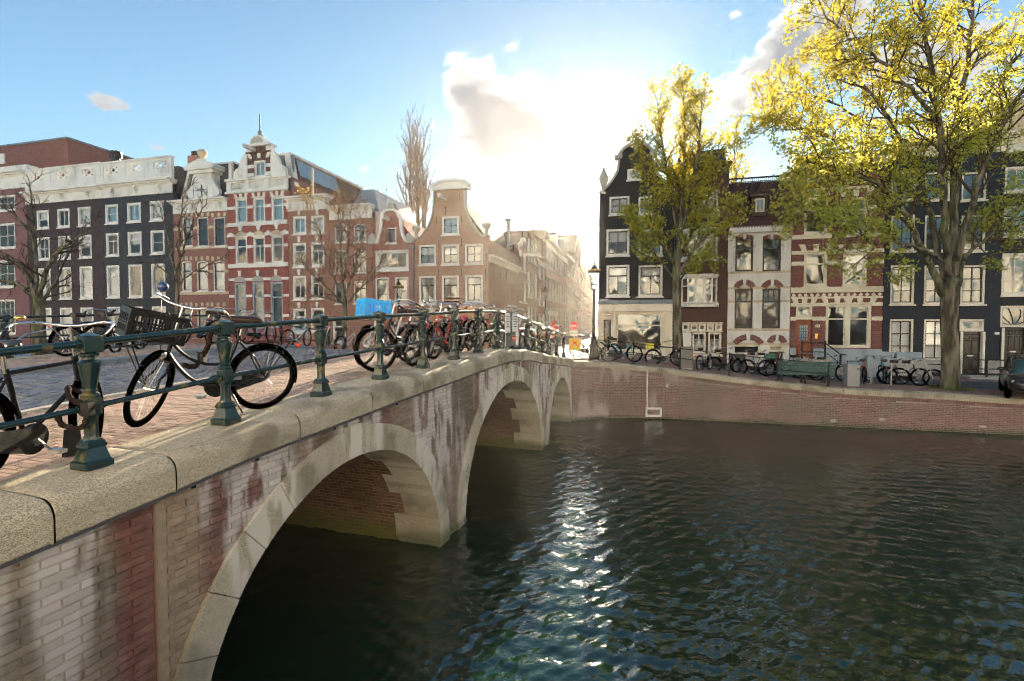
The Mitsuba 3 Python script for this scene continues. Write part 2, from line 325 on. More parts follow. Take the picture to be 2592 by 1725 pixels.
def f_street(p, n, uv):
    u = p.x * ex + p.y * ey; v = -p.x * ey + p.y * ex; j, r = courses(u, v, .2, .1, .012)
    c = dr.select(j, mi.Color3f(.10, .085, .07), mx((.17, .10, .085), (.27, .17, .14), r))
    return mx(c, (.12, .105, .09), .5 * sst(.45, .7, fb(p.x * .7, p.y * .7, 1, 3)))
scene['street_brick'] = princ(mikit.proc(f_street), .75, spec=.35)
mat('joint_sand', (.14, .115, .085), .95, spec=.1)
mat('asphalt', (.06, .06, .065), .8)
worn('bluestone', (.17, .20, .22), None, .6); worn('pale_kerb', (.48, .43, .36), None, .7)
# ironwork, bikes
def f_iron(p, n, uv): return sst(.58, .74, fb(p.x * 14, p.y * 14, p.z * 9, 4))
scene['iron_wear'] = mikit.proc(f_iron)
scene['green_iron'] = {'type': 'blendbsdf', 'weight': ref('iron_wear'), 'a': princ((.003, .019, .020), .24, spec=.6, clearcoat=.3), 'b': princ((.10, .085, .03), .6)}
mat('black_iron', (.010, .010, .011), .4, spec=.3); mat('steel_strip', (.10, .09, .10), .5, metallic=.4)
mat('chrome', (.75, .74, .72), .18, metallic=1.0); mat('brushed_steel', (.45, .45, .44), .4, metallic=.8); mat('brass', (.75, .50, .16), .25, metallic=1.0)
mat('rubber', (.016, .015, .015), .7, spec=.2); mat('grey_tyre', (.16, .15, .14), .7); mat('white_tyre', (.62, .60, .56), .6); mat('blue_tyre', (.25, .45, .62), .6)
mat('black_enamel', (.009, .009, .011), .36, spec=.22); mat('leather', (.03, .015, .010), .4, spec=.3); mat('black_plastic', (.010, .010, .011), .5, spec=.15)
for k, c in dict(teal=(.02, .30, .34), sky=(.12, .42, .62), red=(.50, .03, .025), silver=(.48, .48, .47), bottle=(.02, .12, .06), copper=(.38, .13, .04), navy=(.02, .04, .12), rose=(.75, .16, .18), cyanpale=(.32, .52, .56), grey=(.15, .15, .16)).items():
    mat(f'{k}_enamel', c, .25, clearcoat=.4)
mat('red_lens', (.75, .02, .015), .15, clearcoat=1.0)
scene['blue_plastic'] = princ((.01, .30, .66), .32); mat('yellow_plastic', (.85, .75, .02), .4); mat('green_plastic', (.05, .20, .12), .45); mat('pink_cloth', (.62, .10, .17), .9); mat('orange_plastic', (.80, .16, .03), .5); mat('yellow_card', (.62, .40, .03), .6); mat('white_card', (.72, .70, .66), .6); mat('red_card', (.70, .04, .03), .5); mat('wicker', (.42, .26, .13), .8); mat('dark_card', (.06, .07, .06), .6)
worn('rusty_mudguard', (.035, .10, .17), (.20, .07, .03), .35)
mat('chain_sleeve', (.020, .014, .012), .95, spec=.08)
# vegetation
def f_bark(p, n, uv):
    a = fb(p.x * 9, p.y * 9, p.z * 1.6, 4)
    return mx(mx((.045, .038, .03), (.20, .175, .13), sst(.3, .7, a)), (.12, .14, .05), .55 * sst(.45, .7, fb(p.x * 3, p.y * 3, p.z * 1.2, 3)))
scene['bark_tone'] = mikit.proc(f_bark)
scene['bark_relief'] = mikit.proc(lambda p, n, uv: fb(p.x * 16, p.y * 16, p.z * 2.6, 3), eps=4e-3)
scene['bark'] = {'type': 'bumpmap', 'arbitrary': ref('bark_relief'), 'scale': .09, 'bsdf': princ(ref('bark_tone'), .9, spec=.2)}
mat('twig', (.075, .05, .035), .9, spec=.2); mat('twig_red', (.17, .085, .05), .9, spec=.2); mat('twig_gold', (.42, .22, .07), .9, spec=.2)
def leafmat(name, c, tr): scene[name] = {'type': 'principledthin', 'base_color': rgb(c), 'roughness': .6, 'diff_trans': tr, 'spec_trans': 0.0, 'eta': 1.4}
leafmat('leaf_yellow', (.48, .41, .055), 1.05); leafmat('leaf_green', (.22, .27, .03), 1.0); leafmat('leaf_olive', (.56, .57, .12), 1.6); leafmat('leaf_gold', (.60, .42, .10), 1.1); mat('twig_pale', (.24, .165, .12), .9, spec=.2)
mat('moss', (.10, .13, .02), .95)
# water
def f_ripple(p, n, uv):
    return .5 * fb(p.x * 6.5, p.y * 9.0, 1, 3) + .3 * nz(p.x * 15 + p.y * 6, p.y * 24) + .16 * nz(p.x * 36 + p.y * 11, p.y * 47)
scene['ripple'] = mikit.proc(f_ripple, eps=4e-3)
scene['water_surface'] = {'type': 'bumpmap', 'arbitrary': ref('ripple'), 'scale': .008, 'bsdf': {'type': 'principled', 'base_color': rgb((.002, .016, .009)), 'roughness': .035, 'eta': 1.7}}

worn('bench_paint', (.018, .06, .065), None, .5); mat('grey_box', (.06, .06, .062), .6); worn('worn_box', (.16, .15, .13), (.36, .33, .28), .6)
mat('car_dark', (.012, .012, .014), .12, clearcoat=1.0); mat('car_pale', (.42, .52, .56), .2, clearcoat=1.0); scene['car_glass_dark'] = {'type': 'twosided', 'bsdf': princ((.02, .06, .07), .04, spec=1.0)}; mat('lens', (.6, .65, .68), .08, spec=1.0)
worn('bin_steel', (.30, .30, .29), (.16, .14, .12), .45)
# ------------------------------------------------------------------ water, banks, street
def visible(p):
    d = np.asarray(p) - EYE; k = d @ FW
    return k > .3 and abs(d[0] / k) < 1.06 and -.74 < (d @ UP) / k < .72
def pieces(holder, name, items, bsdf, most=300):
    kinds = [bsdf] if isinstance(bsdf, str) else bsdf; pick = np.random.default_rng(len(items)).integers(0, len(kinds), len(items))
    """items: (centre, vertices, faces); the largest in view as parts of the holder, the rest as one part"""
    if not items: return
    c = np.array([i[0] for i in items]); dist = np.linalg.norm(c - EYE, axis=1) + np.array([0 if visible(q) else 1e3 for q in c])
    order = np.argsort(dist)
    for i in order[:most]:
        if dist[i] < 900: obj(name, MB().add(items[i][1], items[i][2]), kinds[pick[i]], holder)
    rest = list(order[most:]) + [i for i in order[:most] if dist[i] >= 900]
    for q, bs in enumerate(kinds):
        sel = [items[i] for i in rest if pick[i] == q]
        if sel:
            m = MB()
            for _, v, f in sel: m.add(v, f)
            obj(name + '_field', m, bs, holder, kind='stuff')
def brick_item(fr, a, b, bev=.004):
    """one brick: back rectangle a..b at depth a[2], its face slightly smaller at b[2]"""
    m = MB(); m.frust(a, (b[0], b[1], a[2]), (a[0] + bev, a[1] + bev, b[2]), (b[0] - bev, b[1] - bev, b[2]))
    v, f = m.arrays(); v = fr.w(v); return v.mean(0), v, f

def canal_mesh():
    az = np.radians(np.linspace(-58, 60, 440)); r = np.concatenate([np.geomspace(3.0, 24, 520), [28, 34, 45, 70]])
    R, Az = np.meshgrid(r, az, indexing='ij'); x, y = R * np.sin(Az), R * np.cos(Az)
    z = np.zeros_like(x); q = np.random.default_rng(4)
    for lam, amp, th in [(1.9, .0022, -28), (1.15, .003, -44), (.74, .0026, -20), (.52, .0034, -62), (.42, .0040, 12), (.33, .0032, -38), (.27, .0026, 40), (.61, .0022, 75), (.9, .003, -85), (.21, .0018, -55), (.24, .0018, 5), (.17, .0014, -30), (.18, .0012, -75)]:
        k = 2 * math.pi / lam; a = math.radians(th); warp = 1.6 * meshkit.fbm(np.stack([x * .35, y * .35, x * 0 + lam], -1), 3, seed=int(lam * 100))
        g = (.35 + 1.3 * meshkit.noise(np.stack([x * .5 + lam * 9, y * .5, x * 0], -1), seed=int(lam * 50))) * (.45 + 1.1 * meshkit.fbm(np.stack([x * .22 + y * .12, y * .35, x * 0 + 3], -1), 3, seed=9) ** 1.3)
        z += 1.0 * amp * g * np.sin(k * (x * math.sin(a) + y * math.cos(a)) + 5 * warp + q.uniform(0, 6))
    z *= np.clip((26 - R) / 6, 0, 1)
    n, m = x.shape; i, j = np.meshgrid(np.arange(n - 1), np.arange(m - 1), indexing='ij'); i, j = i.ravel(), j.ravel()
    f = np.vstack([np.stack([i * m + j, (i + 1) * m + j + 1, i * m + j + 1], 1), np.stack([i * m + j, (i + 1) * m + j, (i + 1) * m + j + 1], 1)])
    v = np.stack([x, y, z], -1).reshape(-1, 3)
    t = trimesh.Trimesh(v, f, process=False)
    if t.face_normals[:, 2].mean() < 0: t = trimesh.Trimesh(v, f[:, ::-1], process=False)
    return t
obj('canal_water', canal_mesh(), 'water_surface', smooth=True, label='dark rippled canal water with the low sun glittering on it', kind='structure')
mat('canal_bed', (.02, .03, .015), .9)
obj('ground', MB().box((-900, -900, -1.6), (900, 1500, -1.4)), 'canal_bed', label='dark ground far below and beyond the canal', kind='structure')

def sheet(fr, us, ws, zf, lift=0):
    U, W_ = np.meshgrid(us, ws, indexing='ij'); Z = np.vectorize(zf)(U) + lift
    v = fr.w(np.stack([U, Z, W_], -1).reshape(-1, 3)); n, m = U.shape
    i, j = np.meshgrid(np.arange(n - 1), np.arange(m - 1), indexing='ij'); i, j = i.ravel(), j.ravel()
    f = np.vstack([np.stack([i * m + j, (i + 1) * m + j + 1, i * m + j + 1], 1), np.stack([i * m + j, (i + 1) * m + j, (i + 1) * m + j + 1], 1)])
    t = trimesh.Trimesh(v, f, process=False)
    return t if t.face_normals[:, 2].mean() > 0 else trimesh.Trimesh(v, f[:, ::-1], process=False)
def zg(u): return zq(E2[0] * u - 1.98)
W_QUAY = 7.8
obj('quay_street', sheet(FAC, np.linspace(-75, 75, 120), [-90, -20, 0, 3, W_QUAY - .42], zg, -.012), 'street_brick', label='brick paved quay street in front of the far houses', kind='structure')
obj('asphalt_lane', sheet(FAC, np.linspace(12, 75, 60), [2.2, 5.0], zg, -.006), 'asphalt', label='dark asphalt lane of the far quay', kind='structure')
NB = Frame(BP(-3.4, -.30), E2)
obj('near_quay', MB(NB).box((0, -1.3, 0), (70, 2.5, 14)).box((-80, -1.3, 0), (-10.6, 2.5, 14)), 'street_brick', label='brick paved near bank under the viewer', kind='structure')

# ------------------------------------------------------------------ the bridge
bridge = thing('bridge', 'humped brick canal bridge with three stone ringed arches and granite coping', 'bridge')
ARCH = [(1.67, 2.30, 2.12), (7.97, 2.90, 2.38), (13.65, 1.80, 1.88)]; Z0 = .08; RING = .36
def arch_pts(c, a, h, grow=0, n=48):
    th = np.linspace(math.pi, 0, n); return [(c + (a + grow) * math.cos(q), Z0 + (h + grow) * math.sin(q)) for q in th]
def arch_poly(c, a, h, grow=0): return Polygon([(c - a - grow, -1.5)] + arch_pts(c, a, h, grow) + [(c + a + grow, -1.5)])
ss = np.linspace(-4.2, 15.55, 90)
outline = Polygon([(-4.2, -1.2)] + [(s, zd(s) - .29) for s in ss] + [(15.55, -1.2)])
holes = unary_union([arch_poly(*a) for a in ARCH])
body = outline.difference(holes)
obj('vault', MB(BR).poly(body, -10.6, .22), 'vault_brick', bridge)
obj('joint_mortar', MB(BR).poly(body, .222, .284), 'bridge_mortar', bridge)
face = outline.difference(unary_union([arch_poly(*a, RING + .006) for a in ARCH])).intersection(sbox(-4.1, -.1, 15.54, 5))
joint_s = -.93
face = face.difference(sbox(joint_s - .02, -1, joint_s + .10, 6))
items = []
from shapely.prepared import prep
pf = prep(face); H, L = .062, .221
for r in range(0, 55):
    z0 = .01 + r * H
    for k in range(-20, 74):
        s0 = k * L + (.5 * L if r % 2 else 0)
        b = sbox(s0, z0, s0 + L - .011, z0 + H - .011)
        if not pf.intersects(b): continue
        pr = .296 + rng.uniform(-.002, .003)
        if pf.contains(b): items.append(brick_item(BR, (s0, z0, .28), (s0 + L - .011, z0 + H - .011, pr), .003))
        else:
            g = b.intersection(face)
            if g.geom_type == 'Polygon' and g.area > .0012:
                v, f = MB(BR).poly(g, .28, pr).arrays(); v = BR.w(v); items.append((v.mean(0), v, f))
pieces(bridge, 'brick', items, ['bridge_brick', 'bridge_brick_dark', 'bridge_brick_pale', 'bridge_brick'])
obj('expansion_joint', MB(BR).poly(sbox(joint_s - .012, -.1, joint_s + .09, zd(joint_s) - .295), .25, .299), 'bridge_mortar', bridge)
for c, a, h in ARCH:                                                   # ring stones, alternately deep and shallow into the vault
    n = {2.30: 15, 2.90: 17, 1.80: 11}[a]
    inn, out = np.array(arch_pts(c, a, h, -.012, n * 6 + 1)), np.array(arch_pts(c, a, h, RING, n * 6 + 1))
    for k in range(n):
        sl = slice(k * 6, k * 6 + 7); p = Polygon(np.vstack([inn[sl], out[sl][::-1]])).buffer(-.005, join_style=2)
        if k == n // 2: p = unary_union([p, Polygon([tuple(out[k * 6] + [0.01, -.02]), tuple(out[k * 6 + 6] + [-.01, -.02]), tuple(out[k * 6 + 6] + [-.01, .05]), tuple(out[k * 6] + [.01, .05])])]).buffer(0)
        obj('ring_stone', MB(BR).poly(p, -.34 if k % 2 else -.55, .325 + .004 * (k % 3)), 'granite_stained', bridge)
    for sgn in (-1, 1):
        s_in = c + sgn * a
        for q in range(1): obj('ring_stone', MB(BR).poly(sbox(min(s_in - sgn * .012, s_in + sgn * RING), -1.0, max(s_in - sgn * .012, s_in + sgn * RING), Z0 - .004), -.5, .33), 'granite_stained', bridge)
R_ = .12
prof = [(-.36, -.30), (-.36, -.012), (-.345, 0.0), (.10, -.004), (.25, -.012)] + [(.25 + R_ * math.sin(q), -.012 - R_ + R_ * math.cos(q)) for q in np.linspace(.25, math.pi / 2, 6)] + [(.37, -.285), (.355, -.30)]
cs = [-4.6, -3.05, -1.62, -.80, .58, 1.92, 3.32, 4.75, 6.1, 7.4, 8.7, 10.0, 11.3, 12.6, 13.9, 15.2, 16.0]
for a, b in zip(cs[:-1], cs[1:]):
    a, b = a + .006, b - .006; st = [(a, zd(a) - .012), (a + .012, zd(a))] + [(x, zd(x)) for x in np.linspace(a + .05, b - .05, 7)] + [(b - .012, zd(b)), (b, zd(b) - .012)]
    m = MB(BR).loft(prof, st); obj('coping_stone', m, 'granite', bridge, smooth=35)
st = [(x, zd(x) - .315) for x in np.linspace(-4.5, 15.5, 70)]
obj('edge_strip', MB(BR).loft([(.29, -.012), (.29, .012), (.352, .012), (.352, -.012)], st), 'steel_strip', bridge)
for s in (-.62, .05, 1.2, 2.6): obj('strip_clip', MB(BR).box((s, zd(s) - .36, .297), (s + .025, zd(s) - .318, .325)), 'black_iron', bridge)
far = [(-10.02, -.3), (-10.02, 0), (-10.5, 0), (-10.62, -.08), (-10.62, -.3)]
for a in np.arange(-4, 17, 1.5): obj('far_coping_stone', MB(BR).loft(far, [(x, zd(x)) for x in np.linspace(a + .006, a + 1.494, 5)]), 'granite', bridge)

# the deck: footway of clinkers, kerb, carriageway of setts, kerb, far footway
def strip(t0, t1, dz, s0=-14, s1=24, n=110, thick=.25): return MB(BR).loft([(-t1, dz - thick), (-t1, dz), (-t0, dz), (-t0, dz - thick)], [(s, zd(s)) for s in np.linspace(s0, s1, n)])
foot = obj('footway', strip(.362, 2.70, -.022), 'joint_sand', label='sunlit clinker brick footway of the bridge beside the near railing', kind='structure')
def deck_items(t0, t1, ds, dt, s0, s1, dz, gap, jit, slope=0):
    out = []; nrow = int((s1 - s0) / ds); nt = int((t1 - t0) / dt)
    for r in range(nrow):
        for k in range(nt + 1):
            ta = t0 + (k - (.5 if r % 2 else 0)) * dt; tb = ta + dt - gap; ta, tb = max(ta, t0), min(tb, t1)
            if tb - ta < .03: continue
            sa = s0 + r * ds; sb = sa + ds - gap; h = dz + rng.uniform(-jit, jit); tl = rng.uniform(-jit, jit)
            za, zb = zd(sa), zd(sb)
            v = np.array([[sa, za + dz - .05, -tb], [sb, zb + dz - .05, -tb], [sb, zb + dz - .05, -ta], [sa, za + dz - .05, -ta],
                          [sa + .003, za + h, -tb + .003], [sb - .003, zb + h + tl, -tb + .003], [sb - .003, zb + h + tl, -ta - .003], [sa + .003, za + h, -ta - .003]])
            v = BR.w(v); out.append((v.mean(0), v, np.array([[0, 1, 2], [0, 2, 3], [4, 6, 5], [4, 7, 6], [0, 5, 1], [0, 4, 5], [1, 6, 2], [1, 5, 6], [2, 7, 3], [2, 6, 7], [3, 4, 0], [3, 7, 4]])))
    return out
def outward(items):
    o = []
    for c, v, f in items:
        t = trimesh.Trimesh(v, f, process=False); o.append((c, v, f if t.volume > 0 else f[:, ::-1]))
    return o
pieces(foot, 'clinker', outward(deck_items(.37, 2.68, .058, .212, -3.2, 9.5, -.010, .007, .0025)), 'clinker')
obj('footway_edge', strip(.362, .368, -.012), 'joint_sand', foot)
road = obj('carriageway', strip(2.86, 7.58, -.122), 'joint_sand', label='shaded grey sett carriageway over the bridge', kind='structure')
pieces(road, 'sett', outward(deck_items(2.87, 7.57, .125, .205, -3.0, 13.5, -.108, .017, .007)), 'sett')
kerb = thing('kerb', 'pale stone kerb between sunlit footway and carriageway', 'kerb'); tag(kerb, kind='structure')
for i, a in enumerate(np.arange(-4, 17, 1.0)):
    obj('kerb_stone', MB(BR).loft([(-2.85, -.25), (-2.85, -.012), (-2.83, .006), (-2.71, .006), (-2.71, -.25)], [(a + .004, zd(a)), (a + .5, zd(a + .5)), (a + .996, zd(a + 1))]), 'pale_kerb', kerb)
kerb2 = thing('kerb', 'blue grey stone kerb along the far side of the carriageway', 'kerb'); tag(kerb2, kind='structure')
for i, a in enumerate(np.arange(-4, 17, 1.0)):
    obj('kerb_stone', MB(BR).loft([(-7.78, -.25), (-7.78, .01), (-7.62, .01), (-7.59, -.02), (-7.59, -.25)], [(a + .004, zd(a)), (a + .5, zd(a + .5)), (a + .996, zd(a + 1))]), 'bluestone', kerb2)
foot2 = obj('footway', strip(7.79, 10.015, -.012), 'joint_sand', label='shaded clinker footway along the far railing of the bridge', kind='structure')
pieces(foot2, 'clinker', outward(deck_items(7.80, 10.0, .10, .212, 1.5, 13, -.002, .008, .0025)), 'clinker', 120)

# ------------------------------------------------------------------ railings
POST = [(.092, 0), (.092, .05), (.084, .058), (.078, .07), (.058, .155), (.066, .16), (.066, .178), (.059, .184), (.059, .196), (.046, .215)]
def post_mesh():
    m = MB(); m.lathe(POST, sq=True)
    m.lathe([(.056, .21), (.046, .245), (.046, .37), (.054, .40)], n=8)
    m.lathe([(.046, .395), (.050, .405), (.050, .515), (.044, .53)], sq=True)
    m.lathe([(.040, .525), (.056, .532), (.06, .545), (.052, .56), (.043, .565), (.052, .578), (.042, .592), (.045, .62), (.068, .765), (.071, .79), (.058, .805), (.042, .812), (.042, .828), (.060, .838), (.062, .852), (.046, .868)], n=14)
    m.lathe([(.060, .866), (.064, .872), (.064, .985), (.060, .99), (.010, 1.012)], sq=True)
    return m.mesh()
PM = post_mesh()
def railing(label, posts, t, z_of, top=.935, mid=.455, scrolls=False):
    """posts: list of (point); rails between neighbours"""
    h = thing('railing', label, 'railing')
    d = mikit.ply(PM, 'green_iron', 28)
    for i, (p, a) in enumerate(posts):
        k = key_for('post', h); scene[k] = {**d, 'to_world': T().translate(p.tolist()).rotate([0, 0, 1], a)}
    for (p, a), (q, b) in zip(posts[:-1], posts[1:]):
        e = unit(q - p)
        for zz, r in ((top, .0275), (mid, .0215)):
            A, B = p + e * .06 + [0, 0, zz], q - e * .06 + [0, 0, zz]
            k = obj('rail', MB().tube([A, A + e * .03, A + e * .0301, (A + B) / 2, B - e * .0301, B - e * .03, B], [r * 1.35, r * 1.35, r, r, r, r * 1.35, r * 1.35], 12), 'green_iron', h, smooth=40)
    return h
bang = math.degrees(math.atan2(.9502, .3117))
ps = [-3.62, -2.36, -1.17, 0.0, 1.37, 2.67, 3.98, 5.25, 6.54, 7.83, 9.12, 10.4, 11.7, 13.0, 14.3, 15.5]
railing('green iron railing with turned posts along the near edge of the bridge', [(BP(s, 0, zd(s) - .003), bang) for s in ps], 0, None)
fps = np.arange(.62, 17, 2.75)
railing('green iron railing with turned posts along the far edge of the bridge', [(BP(s, 10.25, zd(s) - .003), bang) for s in fps], 10.25, None)

# ------------------------------------------------------------------ the far quay wall
quay = thing('quay_wall', 'brick quay wall under granite coping along the far bank right of the bridge', 'wall')
P0 = BP(15.55, -.30)[:2]; QP = [P0, np.array([3.75, 20.1]), np.array([6.2, quay_y(6.2)]), np.array([11.0, quay_y(11)]), np.array([22.0, quay_y(22)]), np.array([60.0, quay_y(60)])]
items = []
for a, b in zip(QP[:-1], QP[1:]):
    fr = Frame(a, b - a); Ln = np.linalg.norm(b - a); zt = lambda u: zq(fr.w(np.array([u, 0, 0]))[0])
    us = np.linspace(0, Ln, max(4, int(Ln * 2)))
    back = Polygon([(0, -1.3)] + [(u, zt(u) - .20) for u in us] + [(Ln, -1.3)])
    obj('backing', MB(fr).poly(back, -.6, -.008), 'quay_mortar', quay)
    if a[0] < 19.5:
        top = prep(back); H, L = .064, .21
        for r in range(0, 38):
            for k in range(-1, int(min(Ln, 9.5) / L) + 2):
                u0 = k * L + (.5 * L if r % 2 else 0); u1 = min(u0 + L - .011, Ln); u0 = max(u0, 0); z0 = r * H - .02
                if u1 - u0 < .03 or not top.contains(sbox(u0 + .001, z0, u1 - .001, z0 + H + .15)): continue
                items.append(brick_item(fr, (u0, z0, -.02), (u1, z0 + H - .012, rng.uniform(-.002, .003)), .004))
        for k in range(int(min(Ln, 9.5) / .075)):                       # the soldier course under the coping
            u0 = k * .075; zt0 = zt(u0 + .03) - .215
            items.append(brick_item(fr, (u0, zt0 - .15, -.02), (u0 + .063, zt0, .004 + rng.uniform(-.002, .003)), .004))
    cp = [(-.42, -.25), (-.42, 0), (.0, 0), (.045, -.03), (.055, -.07), (.055, -.215), (-.02, -.22)]
    n = max(1, round(Ln / 1.35))
    for k in range(n):
        u0, u1 = Ln * k / n + .006, Ln * (k + 1) / n - .006
        obj('coping_stone', MB(fr).loft(cp, [(u, zt(u)) for u in np.linspace(u0, u1, 5)]), 'granite', quay, smooth=40)
pieces(quay, 'brick', items, 'quay_brick')
lq = thing('quay_wall', 'far bank quay wall on the hidden left side of the bridge', 'wall')
LF = Frame(BP(16.2, 10.6), -E2)
obj('wall_face', MB(Frame(BP(16.2, 10.6) - 70 * np.array([E2[0], E2[1], 0]), E2)).box((0, -1.3, -.5), (70, 1.42, 0)), 'quay_brick', lq)
# ------------------------------------------------------------------ houses
class House:
    """one house front in a Frame; x0..x1 in metres along it; measures may be given as survey points through Z"""
    def __init__(s, name, label, fr, Z, brick, cat='house', trim='white_paint'):
        s.k = thing(name, label, cat); s.fr, s.Z, s.brick, s.trim = fr, Z, brick, trim; s.holes = []; s.W = []
    def p(s, x, y, w=0.0): return s.fr.hit(*s.Z(x, y), w)
    def u(s, x, y, w=0.0): return s.p(x, y, w)[0]
    def z(s, x, y, w=0.0): return s.p(x, y, w)[1]
    def rect(s, x0, y0, x1, y1, w=0.0):
        ym, xm = (y0 + y1) / 2, (x0 + x1) / 2; return s.u(x0, ym, w), s.z(xm, y1, w), s.u(x1, ym, w), s.z(xm, y0, w)
    def mb(s): return MB(s.fr)
    def part(s, name, m, bsdf=None, holder=None, **k): return obj(name, m, bsdf or s.trim, holder or s.k, **k)
    def wall(s, outline, thick=.34, name='wall', bsdf=None):
        p = Polygon(outline).buffer(0)
        if s.holes: p = p.difference(unary_union(s.holes))
        return s.part(name, s.mb().poly(p, -thick, 0), bsdf or s.brick)
    def body(s, u0, u1, z1, depth=8, z0=.6, side=None):
        """what stands behind the front: a dark room face right behind the panes, and the flanks"""
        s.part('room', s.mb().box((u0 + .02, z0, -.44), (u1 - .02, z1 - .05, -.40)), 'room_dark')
        s.part('flank', s.mb().box((u0, z0, -depth), (u1, z1, -.45)), side or s.brick)
    def box(s, name, x0, y0, x1, y1, w0=-.02, w1=.06, bsdf=None, w=0.0):
        a, b, c, d = s.rect(x0, y0, x1, y1, w); return s.part(name, s.mb().box((a, b, w0), (c, d, w1)), bsdf)
    def win(s, x0, y0, x1, y1, style='T2', inner='dark', **k): return s.win_m(*s.rect(x0, y0, x1, y1), style=style, inner=inner, **k)
    def win_m(s, a, b, c, d, style='T2', inner='dark', frame=None, sash=None, fw=.10, sill=True, arch=0.0, back=.07, name='window', sw=.045, sillb=None):
        """opening a..c by b..d with frame, sashes, pane and what shows behind it. style: columns below, T + columns below a transom, R x C"""
        fb_, sb = frame or s.trim, sash or frame or s.trim
        if arch: hole = Polygon([(a, b), (c, b), (c, d - arch)] + [(.5 * (a + c) + .5 * (c - a) * math.cos(q), d - arch + arch * math.sin(q)) for q in np.linspace(0, math.pi, 12)][1:] + [(a, b)])
        else: hole = sbox(a, b, c, d)
        s.holes.append(hole)
        inn = hole.buffer(-fw, join_style=2)
        f = s.mb().poly(hole.buffer(.012, join_style=2).difference(inn), -back - .12, -back + .05)
        key = s.part(name, f, fb_)
        x0, y0, x1, y1 = inn.bounds; w_, h_ = x1 - x0, y1 - y0
        m = s.mb(); sashring = inn.difference(inn.buffer(-sw, join_style=2))
        m.poly(sashring, -back - .075, -back - .01)
        bars = []
        def v(fx, lo, hi, t=sw): bars.append(sbox(x0 + fx * w_ - t / 2, y0 + lo * h_, x0 + fx * w_ + t / 2, y0 + hi * h_))
        def h(fy, t=sw * 1.3): bars.append(sbox(x0, y0 + fy * h_ - t / 2, x1, y0 + fy * h_ + t / 2))
        if style[0] == 'T':
            ty = .68; h(ty, sw * 1.7)
            for i in range(1, int(style[1])): v(i / int(style[1]), 0, ty)
            if len(style) > 2:
                for i in range(1, int(style[2])): v(i / int(style[2]), ty, 1, .03)
        elif 'x' in style:
            r, cc = map(int, style.split('x'))
            for i in range(1, r): h(i / r, .035 if r > 2 else sw)
            for i in range(1, cc): v(i / cc, 0, 1, .035 if cc > 2 else sw)
        if bars: m.poly(unary_union(bars).intersection(inn), -back - .065, -back - .02)
        s.part('sash', m, sb, key)
        s.part('pane', s.mb().poly(inn.buffer(-.01), -back - .046, -back - .043), 'glass', key)
        if inner == 'curtain':
            n = 9; cm = s.mb(); xs = np.linspace(x0, x1, 4 * n + 1); zz = -back - .16 + .018 * np.sin(np.arange(4 * n + 1) * math.pi / 2)
            cm.loft([(0, y0), (0.004, y0), (0.004, y1), (0, y1)], [(x0, 0), (x1, 0)]); cm = s.mb()
            for i in range(4 * n): cm.add([[xs[i], y0, zz[i]], [xs[i + 1], y0, zz[i + 1]], [xs[i + 1], y1, zz[i + 1]], [xs[i], y1, zz[i]]], [[0, 1, 2], [0, 2, 3]])
            s.part('curtain', cm, 'curtain', key)
        elif inner == 'drapes':
            cm = s.mb()
            for q0, q1 in ((x0, x0 + .26 * w_), (x1 - .26 * w_, x1)): cm.box((q0, y0, -back - .20), (q1, y1, -back - .16))
            s.part('curtain', cm, 'curtain', key)
        elif inner == 'half': s.part('blind', s.mb().box((x0, y0 + .48 * h_, -back - .18), (x1, y1, -back - .16)), 'curtain', key)
        elif inner == 'low': s.part('blind', s.mb().box((x0, y0, -back - .18), (x1, y0 + .6 * h_, -back - .16)), 'curtain', key)
        elif inner in ('blind_blue', 'room_warm', 'teal_panel', 'white_card'): s.part('blind', s.mb().box((x0, y0, -back - .20), (x1, y1, -back - .17)), inner, key)
        if sill: s.part('sill', s.mb().box((a - .06, b - .085, -.05), (c + .06, b - .002, .075)), sillb or fb_, key)
        return key
    def band(s, u0, u1, z0, z1, w1=.03, bsdf=None, name='stone_band'): return s.part(name, s.mb().box((u0, z0, -.01), (u1, z1, w1)), bsdf)
    def bands(s, u0, u1, z0, z1, w1=.03, bsdf=None):
        """a band broken by the openings"""
        p = sbox(u0, z0, u1, z1)
        if s.holes: p = p.difference(unary_union([h.buffer(.004) for h in s.holes]))
        for g in getattr(p, 'geoms', [p]):
            if g.area > .003: s.part('stone_band', s.mb().poly(g, -.01, w1), bsdf)
    def cornice(s, u0, u1, z0, z1, out=.38, bsdf=None, brackets=0):
        """frieze and stepped cornice"""
        h = z1 - z0; m = s.mb()
        m.box((u0, z0, -.01), (u1, z0 + .12 * h, .07)); m.box((u0 + .001, z0 + .12 * h, -.01), (u1 - .001, z1 - .30 * h, .04))
        for a, b, o in ((.30, .22, .28), (.22, .12, .62), (.12, 0, 1)): m.box((u0 - o * .10, z1 - a * h, -.3), (u1 + o * .10, z1 - b * h, out * o))
        k = s.part('cornice', m, bsdf)
        for i in range(brackets):
            x = u0 + (u1 - u0) * (i + .5) / brackets
            b = s.mb().frust((x - .09, z0 + .1 * h, .03), (x + .09, z1 - .31 * h, .03), (x - .09, z1 - .5 * h, out * .55), (x + .09, z1 - .32 * h, out * .55))
            s.part('bracket', b, bsdf, k)
        return k
    def keystone(s, u, z0, z1, w=.13, bsdf=None):
        s.part('keystone', s.mb().poly(Polygon([(u - w * .7, z0), (u + w * .7, z0), (u + w, z1 - .08), (u + w * 1.3, z1 - .08), (u + w * 1.3, z1), (u - w * 1.3, z1), (u - w * 1.3, z1 - .08), (u - w, z1 - .08)]), -.01, .07), bsdf)
